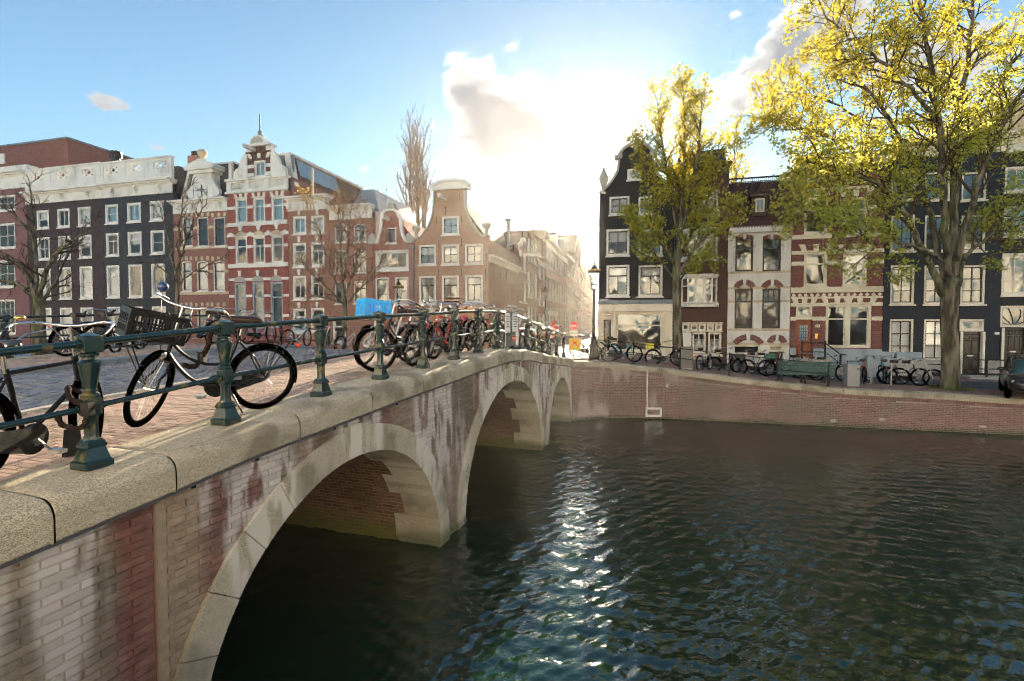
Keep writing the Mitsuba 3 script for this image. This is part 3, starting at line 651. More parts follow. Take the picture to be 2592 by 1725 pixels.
    def roof(s, tri, depth, bsdf, w0=-.3, name='roof'):
        """extrude a (u, z) outline backwards"""
        return s.part(name, s.mb().poly(Polygon(tri), -depth, w0), bsdf)
    def beam(s, x, z, L=.9):
        s.part('hoist_beam', s.mb().box((x - .09, z - .09, -.1), (x + .09, z + .09, L)).box((x - .11, z + .09, -.1), (x + .11, z + .13, L + .04)), s.trim)
    def anchor(s, x, z, h=.32): s.part('wall_anchor', s.mb().box((x - .018, z - h, 0), (x + .018, z + h, .03)), 'black_iron')
    def ledge(s, pts, t=.14, w0=-.05, w1=.14, bsdf=None, name='gable_coping'):
        from shapely.geometry import LineString
        return s.part(name, s.mb().poly(LineString(pts).buffer(t / 2, cap_style=2, join_style=1), w0, w1), bsdf)
    def drain(s, u, z0, z1): s.part('drainpipe', s.mb().tube([[u, z0, .09], [u, z1, .09]], .045, 8), 'lead_roof', smooth=40)
def bez(a, b, c, n=8): return [tuple((1 - t) ** 2 * np.array(a) + 2 * t * (1 - t) * np.array(b) + t * t * np.array(c)) for t in np.linspace(0, 1, n)]
ef = lambda px, py: FAC.hit(px, py)[0]
ZB = .9
# edges of the left row, metres along the far bank
xa, xb, xc, xd, xe, xf, xg, xh, xi = ef(70, 640), ef(262, 640), ef(441, 640), ef(578, 640), ef(730, 640), ef(835, 640), ef(943, 640), ef(1049, 660), ef(1237, 660)
G = .012
# 1 purple house at the left edge
h = House('canal_house', 'purple brick house with broad white framed windows at the left edge of the photo', FAC, Z1, 'brick_purple')
for y0, y1, st in ((430, 556, '2x3'), (648, 846, '2x3'), (935, 1150, '2x3'), (1240, 1512, '4x5')):
    h.win(-78, y0 + 18, 118, y1 + 14, st, 'dark', sill=True, fw=.12)
    a, b, c, d = h.rect(-78, y0 + 18, 118, y1 + 14); h.win_m(a - 5.2, b, a - 1.3, d, st)
zt = h.z(100, 395); u0 = xa - 13
h.wall([(u0, ZB), (xa - G, ZB), (xa - G, zt), (u0, zt)]); h.body(u0, xa - G, zt + .8, 9)
h.cornice(u0, xa - G, zt, h.z(60, 265), .45); h.part('parapet', h.mb().box((u0, h.z(60, 265), -.9), (xa - G, h.z(60, 215), -.1)))
zr = h.z(100, 45, -4); h.part('roof_storey', h.mb().box((u0, zt, -9), (xa - .1, h.z(215, 45, -3.2), -3.2)), 'brick_wine'); h.part('roof_edge', h.mb().box((u0, h.z(215, 45, -3.2), -9.1), (xa, h.z(215, 45, -3.2) + .14, -3.1)), 'lead_roof')
h.part('roof_window', h.mb().box((h.u(-30, 160, -3.2), h.z(10, 205, -3.2), -3.25), (h.u(42, 160, -3.2), h.z(10, 125, -3.2), -3.12)), 'white_paint')
# 2 the dark pair
for nm, lab, a, b, br, cols, sh in (('canal_house', 'plum black house, left half of the dark pair under the white attic', xa, xb, 'brick_plum', [(287, 380), (447, 541), (607, 705)], 0), ('canal_house', 'navy black house, right half of the dark pair under the white attic', xb, xc, 'brick_navy', [(820, 918), (990, 1095), (1167, 1274)], 1)):
    h = House(nm, lab, FAC, Z1, br)
    rows = [((563, 705), (550, 697), (537, 685)), ((775, 945), (765, 942), (755, 937)), ((1012, 1255), (1008, 1252), (1000, 1250)), ((1325, 1560), (1322, 1560), (1318, 1560))] if not sh else [((520, 665), (503, 657), (490, 643)), ((742, 918), (732, 910), (717, 905)), ((992, 1245), (985, 1240), (978, 1235)), ((1318, 1545), (1312, 1545), (1310, 1545))]
    zt = np.mean([h.z(x, y) for x, y in (((300, 510), (700, 480)) if not sh else ((850, 465), (1300, 432)))])
    zc = np.mean([h.z(x, y, .4) for x, y in (((300, 402), (700, 375)) if not sh else ((850, 340), (1300, 312)))])
    za = np.mean([h.z(x, y, .1) for x, y in (((300, 232), (700, 198)) if not sh else ((850, 182), (1300, 135)))])
    inn = [['half', 'dark', 'curtain', 'dark', 'drapes', 'half', 'drapes', 'drapes', 'curtain', 'curtain', 'curtain', 'dark'], ['blind_blue', 'blind_blue', 'curtain', 'room_warm', 'half', 'dark', 'curtain', 'room_warm', 'room_warm', 'drapes', 'dark', 'curtain']][sh]
    for r, row in enumerate(rows):
        yy0, yy1 = np.mean([h.z(.5 * sum(cols[i]) + r * 9 * (1 - sh) , row[i][1]) for i in range(3)]), np.mean([h.z(.5 * sum(cols[i]), row[i][0]) for i in range(3)])
        for i, (x0, x1) in enumerate(cols):
            y = sum(row[i]) / 2; dx = (r * 7.5 if not sh else r * 6)
            h.win_m(h.u(x0 + dx, y), yy0, h.u(x1 + dx, y), yy1, ['2x1', '2x2', 'T2', 'T1'][(r + i + sh) % 4] if r else ['2x1', '1x2'][i % 2], inn[r * 3 + i], fw=.13, back=.05)
    h.wall([(a + G, ZB), (b - G, ZB), (b - G, zt), (a + G, zt)]); h.body(a + G, b - G, zc, 9)
    h.cornice(a + G, b - G, zt, zc, .48, brackets=3)
    # attic with pierced panels
    at = sbox(a + G, zc, b - G, za - .12); L_ = b - a; hz0, hz1 = zc + .50 * (za - zc), zc + .78 * (za - zc); prc, ob = [], []
    for i in range(3):
        m0 = a + L_ * (i + .5) / 3; prc.append(sbox(m0 - .62, hz0, m0 + .62, hz1))
        for sg in (0, 1):
            for xx in (m0 - .62, m0):
                q = [(xx, hz0), (xx + .62, hz1)] if sg else [(xx, hz1), (xx + .62, hz0)]
                from shapely.geometry import LineString
                ob.append(LineString(q).buffer(.045, cap_style=2))
    k = h.part('attic', h.mb().poly(at.difference(unary_union(prc)), -.16, .02))
    h.part('lattice', h.mb().poly(unary_union(ob).intersection(unary_union(prc)), -.11, -.03), None, k)
    h.part('attic_coping', h.mb().box((a + G, za - .12, -.24), (b - G, za, .12)), None, k)
    for i in range(4): x = a + G + .03 + (L_ - .3) * i / 3; h.part('attic_pier', h.mb().box((x, zc + .02, .02), (x + .22, za - .125, .06)), None, k)
    h.part('attic_rail', h.mb().box((a + G, zc + .18 * (za - zc), .02), (b - G, zc + .30 * (za - zc), .05)), None, k)
    if sh:
        h.part('roof_vent', h.mb().lathe([(.55, 0), (.55, .9), (.7, .95), (.7, 1.25), (.5, 1.3)], n=14), 'black_iron') if 0 else None
        u_, z_ = h.p(903, 170, -2.5)
        m = MB().lathe([(.32, -1.2), (.32, .1), (.42, .14), (.42, .62), (.36, .66)], n=14).mesh(); m.apply_translation(FAC.w(np.array([u_, z_, -2.5]))); obj('roof_vent', m, 'black_iron', h.k)
        h.roof([(b - G, zt), (b - G, za - .6), (b - 2, za - .6), (b - 2, zt)], 9, 'slate', -.5)
# 3 red house with mansard and dormer
h = House('canal_house', 'red brick house with white dormer in a dark mansard right of the black pair', FAC, Z2, 'brick_rose')
for y0, y1, xs, st, inn in ((742, 966, ((136, 203), (250, 330), (377, 460)), 'T1', ('half', 'dark', 'dark')), (1082, 1314, ((132, 200), (247, 328), (375, 458)), 'T1', ('curtain', 'curtain', 'curtain')), (1440, 1640, ((130, 200), (250, 330), (370, 455)), 'T1', ('dark', 'dark', 'dark'))):
    for (x0, x1), i_ in zip(xs, inn): h.win(x0 - 6, y0 - 2, x1, y1, st, i_, sash='dark_sash', fw=.07, arch=.12 if y0 > 1000 else 0)
a, b = xc + G, xd - G; zt, zc = h.z(280, 700), h.z(280, 592, .3)
for hh in h.holes:
    x0, y0, x1, y1 = hh.bounds
    for q in (x0 - .12, .5 * (x0 + x1) - .1, x1 - .1): h.part('stone_block', h.mb().box((q, y1 + .05, -.01), (q + .22, y1 + .32, .035)), 'sandstone')
for y in (820, 975, 1165, 1330): z = h.z(280, y); h.bands(a, b, z - .10, z + .10, .025, 'sandstone')
h.wall([(a, ZB), (b, ZB), (b, zt), (a, zt)]); h.body(a, b, zc, 9); h.cornice(a, b, zt, zc, .45, brackets=4)
zr = h.z(440, 365, -1.6)
h.roof([(a + .05, zc), (b - .05, zc), (b - .05, zr), (a + .9, zr)], 8, 'slate', -.7)
h.ledge([(a + .15, zc), (a + 1.05, zr)], .22, -.8, -.5); h.ledge([(b - .2, zc), (b - .2, zr)], .25, -.8, -.5); h.part('roof_edge', h.mb().box((a + .9, zr, -2), (b, zr + .12, -.6)))
d = House.part
u0, z0, u1, z1 = h.rect(205, 395, 372, 590); h.part('dormer', h.mb().box((u0 + .15, zc, -1.5), (u1 - .15, z1, .02)))
h.holes_, h.holes = h.holes, []
wx = h.rect(243, 480, 322, 578); k = h.part('dormer_window', h.mb().poly(sbox(*wx).difference(sbox(*wx).buffer(-.07)), .02, .09)); h.part('pane', h.mb().poly(sbox(*wx).buffer(-.06), .03, .04), 'glass', k); h.part('sash', h.mb().box((.5 * (wx[0] + wx[2]) - .03, wx[1] + .05, .041), (.5 * (wx[0] + wx[2]) + .03, wx[3] - .05, .08)).box((wx[0] + .05, wx[1] + .5 * (wx[3] - wx[1]), .041), (wx[2] - .05, wx[1] + .5 * (wx[3] - wx[1]) + .05, .075)), 'dark_sash', k)
zq0, zq1 = h.z(290, 440), h.z(290, 355)
h.part('dormer_cornice', h.mb().box((u0 - .1, z1 - .05, -1.4), (u1 + .1, z1 + .18, .2)).box((u0 - .3, z1 + .18, -1.4), (u1 + .3, z1 + .36, .38)))
h.part('dormer_pediment', h.mb().poly(Polygon([(u0 - .35, z1 + .36), (u1 + .35, z1 + .36), (u1 + .3, z1 + .52), (.5 * (u0 + u1), z1 + .95), (u0 - .3, z1 + .52)]), -1.2, .30))
for sg, x in ((-1, u0 + .1), (1, u1 - .1)): h.part('volute', h.mb().poly(Polygon(bez((x, z0 + .05), (x + sg * .75, z0), (x + sg * .55, z0 + .55)) + bez((x + sg * .55, z0 + .55), (x + sg * .1, z0 + .9), (x, z0 + 1.6))), -.2, .05))
um = .5 * (u0 + u1); h.part('finial', h.mb().add(*MB().lathe([(.1, 0), (.16, .05), (.09, .15), (.30, .5), (.34, .62), (.2, .8)], n=12).arrays()), 'sandstone') if 0 else None
m = MB().lathe([(.12, 0), (.18, .05), (.09, .15), (.30, .5), (.34, .62), (.2, .85), (.05, .9)], n=12).mesh(); m.apply_translation(FAC.w(np.array([um, z1 + .8, 0]))); obj('urn', m, 'sandstone', h.k, smooth=40)
u_, z_ = h.p(238, 300, -3); h.part('chimney', h.mb().box((u_ - .45, zc, -3.4), (u_ + .45, z_ + .3, -2.6)), 'brick_rose')
m = h.mb()
for q in (-.3, 0, .3): m.box((u_ + q - .1, z_ + .3, -3.1), (u_ + q + .1, z_ + .75, -2.9))
h.part('chimney_pots', m, 'black_iron')
# 4 ornate gabled house
h = House('canal_house', 'ornate red house with white stone bands, lattice parapet and tall stepped gable', FAC, Z2, 'brick_crimson')
a, b = xd + G, xe - G
for y0, y1, inn in ((585, 782, ('blind_blue', 'blind_blue', 'blind_blue')), (888, 1103, ('dark', 'dark', 'room_warm'))):
    for (x0, x1), dy, i_ in zip(((540, 632), (679, 771), (820, 914)), (6, 0, -8), inn): h.win(x0, y0 + dy, x1, y1 + dy, 'T2' if x0 == 679 else 'T1', i_, fw=.11)
for (x0, x1), dy in zip(((536, 626), (675, 766), (815, 910)), (4, 0, -3)): h.win(x0, 1245 + dy, x1, 1600, 'T1', 'teal_panel', frame='blue_grey_paint', fw=.10, sill=False)
zt, zb0 = h.z(720, 545), h.z(720, 430)
for y, t in ((655, .10), (965, .10), (1220, .09), (1350, .09), (1505, .1)): z = h.z(720, y); h.bands(a, b, z - t, z + t)
for y, t in ((788, .13), (1113, .14)): z = h.z(720, y); h.band(a, b, z - t, z + t, .07)
z = h.z(720, 872)
for x in (a + .25, *(.5 * (h.holes[i].bounds[2] + h.holes[i + 1].bounds[0]) for i in (0, 1)), b - .25): h.part('pilaster_cap', h.mb().poly(Polygon([(x - .32, z - .1), (x + .32, z - .1), (x + .32, z + .06), (x, z + .22), (x - .32, z + .06)]), -.01, .05))
for i, hh in enumerate(h.holes):
    x0, y0, x1, y1 = hh.bounds; m0 = .5 * (x0 + x1); wd = .5 * (x1 - x0)
    if i < 3:
        for q in (-.8, 0, .8): h.part('stone_block', h.mb().poly(Polygon([(m0 + q * wd - .09, y1 + .06), (m0 + q * wd + .09, y1 + .06), (m0 + q * wd * 1.25 + .12, y1 + .36), (m0 + q * wd * 1.25 - .12, y1 + .36)]), -.01, .04))
        h.band(x0 - .08, x1 + .08, y1 - .01, y1 + .06, .05)
    elif i < 6:
        h.keystone(m0, y1 + .42, y1 + .75, .15); h.part('relief_panel', h.mb().poly(Polygon([(x0 - .02, y1 + .06), (x1 + .02, y1 + .06), (x1 - .1, y1 + .26), (m0, y1 + .42), (x0 + .1, y1 + .26)]), -.01, .02), 'sandstone'); h.band(x0 - .08, x1 + .08, y1 - .01, y1 + .06, .05)
    else:
        h.part('tympanum', h.mb().poly(Polygon([(m0 + 1.0 * wd * math.cos(q), y1 + .06 + .78 * wd * math.sin(q)) for q in np.linspace(0, math.pi, 14)]), -.01, .05), 'pale_stone'); h.keystone(m0, y1 + .06 + .80 * wd, y1 + .06 + .8 * wd + .38, .12)
h.wall([(a, ZB), (b, ZB), (b, zt), (a, zt)]); h.body(a, b, zb0, 8, side='brick_wine')
h.band(a - .04, b + .04, zt, zt + .14, .20, name='cornice'); pp = sbox(a, zt + .14, b, zb0 - .14); k = None; holes, lat = [], []
for x0, x1 in ((515, 635), (655, 777), (797, 922)):
    u0, u1 = h.u(x0, 500), h.u(x1, 500); r_ = sbox(u0, zt + .26, u1, zb0 - .24); holes.append(r_); n = 9
    for i in range(-4, n + 4):
        x = u0 + (u1 - u0) * i / n; hh_ = r_.bounds[3] - r_.bounds[1]
        for sg in (-1, 1): lat.append(LineString([(x, r_.bounds[1]), (x + sg * hh_ * .62, r_.bounds[3])]).buffer(.022, cap_style=2))
k = h.part('parapet', h.mb().poly(pp.difference(unary_union(holes)), -.12, .08)); h.part('lattice', h.mb().poly(unary_union(lat).intersection(unary_union(holes)), -.04, .02), None, k); h.part('parapet_coping', h.mb().box((a - .05, zb0 - .14, -.3), (b + .05, zb0, .2)), None, k)
u0, u1 = h.u(636, 330), h.u(818, 330); zg1, zg0 = h.z(730, 240), zb0
h.holes = []; gw = h.win(686, 297, 776, 424, '1x2', 'blind_blue', fw=.10)
h.wall([(u0, zg0 - .3), (u1, zg0 - .3), (u1, zg1), (u0, zg1)], name='gable', bsdf='brick_umber'); h.part('gable_room', h.mb().box((u0, zg0, -.9), (u1, zg1, -.36)), 'room_dark')
for y in (340, 405): z = h.z(730, y); h.bands(u0, u1, z - .12, z + .12, .04)
m0 = .5 * (u0 + u1); zc1 = h.z(730, 178)
for q in (-.75, 0, .75): h.part('stone_block', h.mb().poly(Polygon([(m0 + q * .9 - .1, zg1 - .34), (m0 + q * .9 + .1, zg1 - .34), (m0 + q * 1.1 + .13, zg1), (m0 + q * 1.1 - .13, zg1)]), -.01, .05))
h.part('gable_top', h.mb().box((u0 - .05, zg1, -.4), (u1 + .05, zg1 + .1, .12)).box((u0, zg1 + .1, -.35), (u1, zc1 - .12, -.0)), 'brick_umber')
h.part('gable_coping', h.mb().box((u0 - .12, zc1 - .12, -.45), (u1 + .12, zc1 + .04, .3)).box((u0 - .02, zg1 + .1, -.3), (u0 + .35, zc1 - .12, .06)).box((u1 - .35, zg1 + .1, -.3), (u1 + .02, zc1 - .12, .06)))
rr = .5 * (h.u(785, 180) - h.u(675, 180)); h.part('gable_arch', h.mb().poly(Polygon([(m0 + rr * math.cos(q), zc1 + .04 + .95 * rr * math.sin(q)) for q in np.linspace(0, math.pi, 18)]), -.25, .12), 'pale_stone'); h.ledge([(m0 + rr * math.cos(q), zc1 + .04 + .95 * rr * math.sin(q)) for q in np.linspace(0, math.pi, 18)], .12, -.3, .18, name='arch_rim')
m = MB().lathe([(.3, 0), (.12, .25), (.16, .35), (.05, .5), (.03, 1.6), (.01, 1.65)], n=8).mesh(); m.apply_translation(FAC.w(np.array([m0, zc1 + .95 * rr, -.1]))); obj('spire', m, 'lead_roof', h.k)
h.beam(m0 - .35, zc1 - .35, 1.0)
for sg, x in ((-1, u0), (1, u1)): h.part('volute', h.mb().poly(Polygon([(x, zg0)] + bez((x + sg * 1.15, zg0), (x + sg * 1.3, zg0 + .6), (x + sg * .75, zg0 + .75)) + bez((x + sg * .75, zg0 + .75), (x + sg * .55, zg0 + 1.4), (x + sg * .3, zg0 + 1.55)) + [(x, zg0 + 2.0)]), -.22, .06)).__len__(); 
for sg, x in ((-1, u0), (1, u1)): h.part('volute_boss', h.mb().poly(Polygon([(x + sg * .72 + .3 * math.cos(q), zg0 + .42 + .3 * math.sin(q)) for q in np.linspace(0, 6.28, 14)]), .06, .11))
# mansard with glazed lights, running back
zr = h.z(838, 245, -.6) ; zr = FAC.hit(742, 392, -.9)[1]
h.roof([(a + .3, zb0 - .2), (b - .02, zb0 - .2), (b - .55, zr), (a + .8, zr)], 10, 'roof_tile_dark', -.9); h.part('roof_edge', h.mb().box((a + .6, zr, -10), (b - .35, zr + .16, -.8)))
h.part('mansard_front', h.mb().box((b - 1.35, zb0 - .2, -.9), (b - .12, zr - .05, -.75)), 'lead_roof'); h.part('mansard_corner', h.mb().poly(Polygon([(b - .5, zb0 - .5), (b + .05, zb0 - .5), (b - .35, zr + .05), (b - .75, zr + .05)]), -1.15, -.70))
k = None; s0 = np.array([b - .02, zb0 - .2]); s1 = np.array([b - .55, zr]); sk = thing  # skylight strip on the right slope
for i in range(5):
    w0, w1 = -1.5 - i * .95, -1.5 - (i + 1) * .95 + .06; p0, p1 = s0 + (s1 - s0) * .30, s0 + (s1 - s0) * .93
    v = [[p0[0] + .03, p0[1], w0], [p0[0] + .03, p0[1], w1], [p1[0] + .03, p1[1], w1], [p1[0] + .03, p1[1], w0]]; v2 = [[q[0] + .05, q[1] + .02, q[2]] for q in v]
    h.part('skylight', h.mb().add(v + v2, BOXF[:, ::-1]), 'lead_glass')
h.part('flue', h.mb().tube([[b + 1.1, zb0 - 3.4, -1.2], [b + 1.1, zb0 + .75, -1.2]], .08, 8), 'pale_stone')
# 5 brown house, two windows wide
h = House('canal_house', 'brown brick house with plain white cornice and two windows on each floor', FAC, Z3, 'brick_brown')
a, b = xe + G, xf - G
for y0, y1, st, inn in ((371, 545, '1x2', ('blind_blue', 'curtain')), (630, 865, 'T2', ('dark', 'dark')), (948, 1180, 'T2', ('dark', 'dark')), (1266, 1500, 'T1', ('drapes', 'dark'))):
    for (x0, x1), dy, i_ in zip(((82, 210), (256, 386)), (3, -5), inn):
        h.win(x0, y0 + dy, x1, y1 + dy, st, i_, fw=.12); x_, _, x2_, zt_ = h.rect(x0, y0 + dy, x1, y1 + dy); h.keystone(.5 * (x_ + x2_), zt_ + .04, zt_ + .42, .1)
zt, zc = h.z(220, 318), h.z(220, 172, .3); h.wall([(a, ZB), (b, ZB), (b, zt), (a, zt)]); h.body(a, b, zc - .3, 9); h.cornice(a, b, zt, zc, .48)
for x in (a + .2, b - .2): h.part('console', h.mb().frust((x - .12, zt + .1, .02), (x + .12, zc - .35, .02), (x - .12, zc - .8, .3), (x + .12, zc - .36, .3)))
h.part('terrace_wall', h.mb().box((a, zc - .3, -3), (b, zc + .05, -2.4)), 'lead_roof')
# 6 brown house with lead roof
h = House('canal_house', 'brown brick house with arched windows below a blue grey lead roof', FAC, Z3, 'brick_brown')
a, b = xf + G, xg - G
for y0, y1, inn in ((453, 624, ('curtain', 'drapes')), (703, 921, ('room_warm', 'dark')), (1001, 1221, ('dark', 'room_warm'))):
    for (x0, x1), dy, i_ in zip(((490, 602), (672, 790)), (2, -2), inn): h.win(x0, y0 + dy, x1, y1 + dy, 'T2', i_, arch=.13, fw=.06, sash='dark_sash')
h.win(470, 1360, 570, 1600, 'T1', 'dark')
zt, zc = h.z(640, 402), h.z(640, 262, .3); h.wall([(a, ZB), (b, ZB), (b, zt), (a, zt)]); h.body(a, b, zc - .3, 9, side='white_stucco'); h.cornice(a, b, zt, zc, .46)
x0, x1 = h.u(600, 240, -1), h.u(860, 240, -1); zr = h.z(720, 120, -1.5)
h.part('roof', h.mb().add(h_ := [[x0, zc - .3, -1.0], [b - .02, zc - .3, -1.0], [b - .02, zc - 1.4, -8], [x0, zc - .3, -8], [x0 + .7, zr, -1.6], [b - .75, zr, -1.6], [b - .75, zr, -7], [x0 + .7, zr, -7]], BOXF), 'lead_roof')
for i in range(4): q = x0 + .3 + i * .85; h.part('roof_seam', h.mb().tube([[q, zc - .25, -.98], [q + .45 * (1 - i / 2.2), zr, -1.58]], .025, 4), 'lead_roof')
# 7 small bell gable
h = House('canal_house', 'small red house with white edged bell gable and an open attic shutter', FAC, Z4, 'brick_red')
a, b = xg + G, xh - G
h.win(228, 577, 326, 730, '1x1', 'dark', fw=.07, sash='dark_sash'); h.part('shutter', h.mb().box((h.u(222, 650), h.z(228, 712), .02), (h.u(262, 650), h.z(228, 590), .07)), 'dark_wood')
h.win(118, 798, 448, 1000, '1x3', 'room_warm', fw=.11, sw=.1); h.win(120, 1070, 254, 1400, '2x1', 'dark', sash='dark_sash'); h.win(312, 1066, 447, 1342, '2x1', 'room_warm', sash='dark_sash')
P = h.p
gl = [P(132, 735)] + bez(P(132, 735), P(182, 640), P(186, 485), 7) + [P(188, 470)] + bez(P(188, 470), P(200, 398), P(275, 396), 7) + bez(P(275, 396), P(345, 398), P(358, 470), 7) + bez(P(372, 485), P(372, 640), P(430, 715), 7)
h.wall([(a, ZB), (b, ZB), (b, P(470, 716)[1]), P(430, 716)] + gl[::-1] + [(a, gl[0][1])]); h.body(a, b, h.z(280, 735), 8)
h.ledge(gl, .17); 
for x, y in ((95, 690), (462, 680)): u_, z_ = P(x, y); h.part('scroll', h.mb().poly(Polygon([(u_ - .28, z_ - .32), (u_ + .28, z_ - .32), (u_ + .28, z_ + .05), (u_ + .05, z_ + .38), (u_ - .22, z_ + .2)]), -.12, .14), 'pale_stone')
u_, z_ = P(275, 392); h.part('crest', h.mb().poly(Polygon([(u_ - .28, z_), (u_ + .28, z_), (u_ + .2, z_ + .25), (u_ + .08, z_ + .3), (u_, z_ + .42), (u_ - .1, z_ + .3), (u_ - .22, z_ + .2)]), -.1, .16), 'pale_stone')
h.beam(*P(245, 497), .7); u_, z_ = P(200, 345); h.part('chimney', h.mb().box((u_ - .25, z_ - 2, -1.5), (u_ + .28, z_, -.9)), 'brick_red'); h.part('chimney_pot', h.mb().box((u_ - .05, z_, -1.3), (u_ + .2, z_ + .25, -1.1)), 'roof_tile_red')
z_ = h.z(280, 720); zr_ = h.z(280, 470); h.roof([(a + .05, z_), (b - .02, z_), (.5 * (a + b) + .1, zr_ + .1)], 9, 'roof_tile_red', -.34); h.drain(b - .05, ZB, h.z(505, 770))
h.part('hopper', h.mb().frust((b - .13, h.z(505, 790), .04), (b + .03, h.z(505, 755), .04), (b - .16, h.z(505, 785), .2), (b + .06, h.z(505, 755), .2)), 'lead_roof')
# 8 clock gable on the corner
h = House('corner_house', 'tan brick corner house with tall neck gable under a white rounded pediment', FAC, Z4, 'brick_tan')
a, b = xh + G, xi
h.win(778, 462, 948, 645, '2x2', 'blind_blue', sash='dark_sash', fw=.12)
for (x0, x1), dy in zip(((550, 719), (775, 947), (1007, 1186)), (4, 0, -6)): h.win(x0, 742 + dy, x1, 942 + dy, '2x2', 'half' if x0 != 1007 else 'room_warm', sash='dark_sash', fw=.12); h.win(x0 + 2, 1051 + dy, x1, 1326 + dy, 'T2', 'dark', sash='dark_sash', fw=.13)
gl = bez(P(500, 690), P(560, 690), P(600, 630), 6) + bez(P(600, 630), P(688, 520), P(698, 350), 9) + [P(702, 195)]
gr = [P(1008, 193)] + [P(1014, 350)] + bez(P(1014, 350), P(1050, 560), P(1185, 662), 10) + [P(1245, 665)]
gl[0] = (a, gl[0][1]); gr[-1] = (b - .01, gr[-1][1])
h.wall([(a, ZB), (b - .01, ZB)] + gr[::-1] + gl[::-1]); h.body(a, b - .02, h.z(870, 700), 9.2, side='brick_tan')
h.ledge(gl[2:], .09, -.05, .10, 'pale_stone'); h.ledge(gr[:-1], .15, -.05, .12, 'pale_stone')
for i, (x, y) in enumerate(gr[1:-1]): h.part('carved_leaf', h.mb().sphere((x, y, .06), (.12, .10, .08), 1), 'pale_stone')
x0, x1 = h.u(680, 190, .15), h.u(1042, 190, .15); zc0 = h.z(860, 195, .15); m0 = .5 * (x0 + x1); hw = .5 * (x1 - x0); zt_ = h.z(860, 97, .15) - zc0 - .2
h.part('pediment_ledge', h.mb().box((x0, zc0, -.35), (x1, zc0 + .12, .22))); arc = [(m0 + hw * .97 * math.cos(q), zc0 + .12 + zt_ * math.sin(q) ** .8) for q in np.linspace(0, math.pi, 22)]
h.part('pediment', h.mb().poly(Polygon(arc), -.3, .06), 'white_stucco'); h.ledge([(x, y + .06) for x, y in arc], .16, -.35, .22, name='pediment_rim')
h.beam(*P(815, 298), 1.1)
for x, y in ((740, 272), (955, 262), (818, 410), (728, 505), (978, 495), (748, 735), (972, 725), (746, 1022), (974, 1018), (1212, 1010), (1218, 870)): h.anchor(*P(x, y), .22)
for x in (1235, 520): u_, z_ = P(x, 660 if x > 600 else 690); m = MB().lathe([(.26, 0), (.26, .06), (.12, .1), (.12, .45), (.26, .62), (.28, .74), (.2, .8)], n=10).mesh(); m.apply_translation(FAC.w(np.array([u_ + (0 if x < 600 else -.12), z_, -.1]))); obj('urn', m, 'pale_stone', h.k, smooth=40)
zl = h.z(870, 1375); h.cornice(a + .1, b - .3, zl - .35, zl, .25)
zr = h.z(1010, 300, -.6); ze = h.z(1245, 700); h.roof([(a + .02, ze), (b - .03, ze), (.5 * (a + b) + .35, zr), (.5 * (a + b) - .35, zr)], 9.2, 'roof_tile_brown', -.36)
u_, z_ = P(1165, 420); m = MB().lathe([(.13, -1.5), (.13, .5), (.26, .52), (.22, .62)], n=10).mesh(); m.apply_translation(FAC.w(np.array([u_ + .3, z_, -5.2]))); obj('flue', m, 'pale_stone', h.k)
# ------------------------------------------------------------------ right row
ra, rb, rc, rd, re_, rf = ef(1515, 800), ef(1703, 800), ef(1841, 800), ef(2000, 800), ef(2234, 800), ef(2533, 800)
# R1 black corner house with shop
h = House('corner_shop_house', 'black corner house with neck gable above a cream shop front beside the sun', FAC, Z6, 'brick_black')
a, b = ra, rb - G; P = h.p; m0 = .5 * (a + b)
zsh, zdr = h.z(280, 1160), h.z(280, 1125)
for (x0, x1) in ((91, 243), (303, 463)):
    h.win(x0, 866, x1, 1074, 'T2', 'half', sash='dark_sash', fw=.12); h.win(x0, 628, x1, 804, '2x2', 'half' if x0 < 200 else 'dark', sash='dark_sash', fw=.12)
    h.win(x0 + (20 if x0 < 200 else 0), 412, x1 - (0 if x0 < 200 else 70), 532, '2x2', 'curtain', sash='dark_sash', fw=.11)
h.win(229, 228, 322, 302, '1x2', 'curtain', fw=.12)
zsl = P(60, 395)[1]
lp = [(a, zsl)] + bez((a, zsl), (P(120, 330)[0], P(120, 340)[1]), P(168, 240), 8) + [P(176, 168)]
cxg = P(286, 200)[0]; mir = lambda q: (2 * cxg - q[0], q[1])
ap = bez(P(176, 140), P(205, 78), P(286, 62), 8)
top = lp + ap; out = [(a, zsh), ] + top + [(min(x, b), y) for x, y in [mir(q) for q in top[::-1]]] + [(b, zsl), (b, zsh)]
h.wall(out); h.body(a + .02, b, zsl, 11, z0=.9)
h.roof([(a + .05, zsl), (b, zsl), (cxg + .3, P(286, 190)[1]), (cxg - .3, P(286, 190)[1])], 11, 'roof_tile_dark', -.35)
h.ledge(lp, .12, bsdf='pale_stone'); h.ledge(ap, .15, -.2, .2, 'pale_stone'); h.ledge([mir(q) for q in ap], .15, -.2, .2, 'pale_stone'); h.ledge([mir(q) for q in lp if mir(q)[0] < b], .12, bsdf='pale_stone')
u_, z_ = P(172, 168); [h.part('neck_cap', h.mb().box((q_ - .2, z_, -.2), (q_ + .2, z_ + .22, .2)), 'pale_stone') for q_ in (u_, 2 * cxg - u_)]
m = MB().lathe([(.2, 0), (.2, .08), (.1, .14), (.12, .4), (.26, .75), (.27, .95), (.10, 1.3), (.04, 1.5)], n=10).mesh(); m.apply_translation(FAC.w(np.array([a + .24, zsl, -.1]))); obj('urn', m, 'pale_stone', h.k, smooth=40)
h.beam(cxg, P(286, 120)[1], .9)
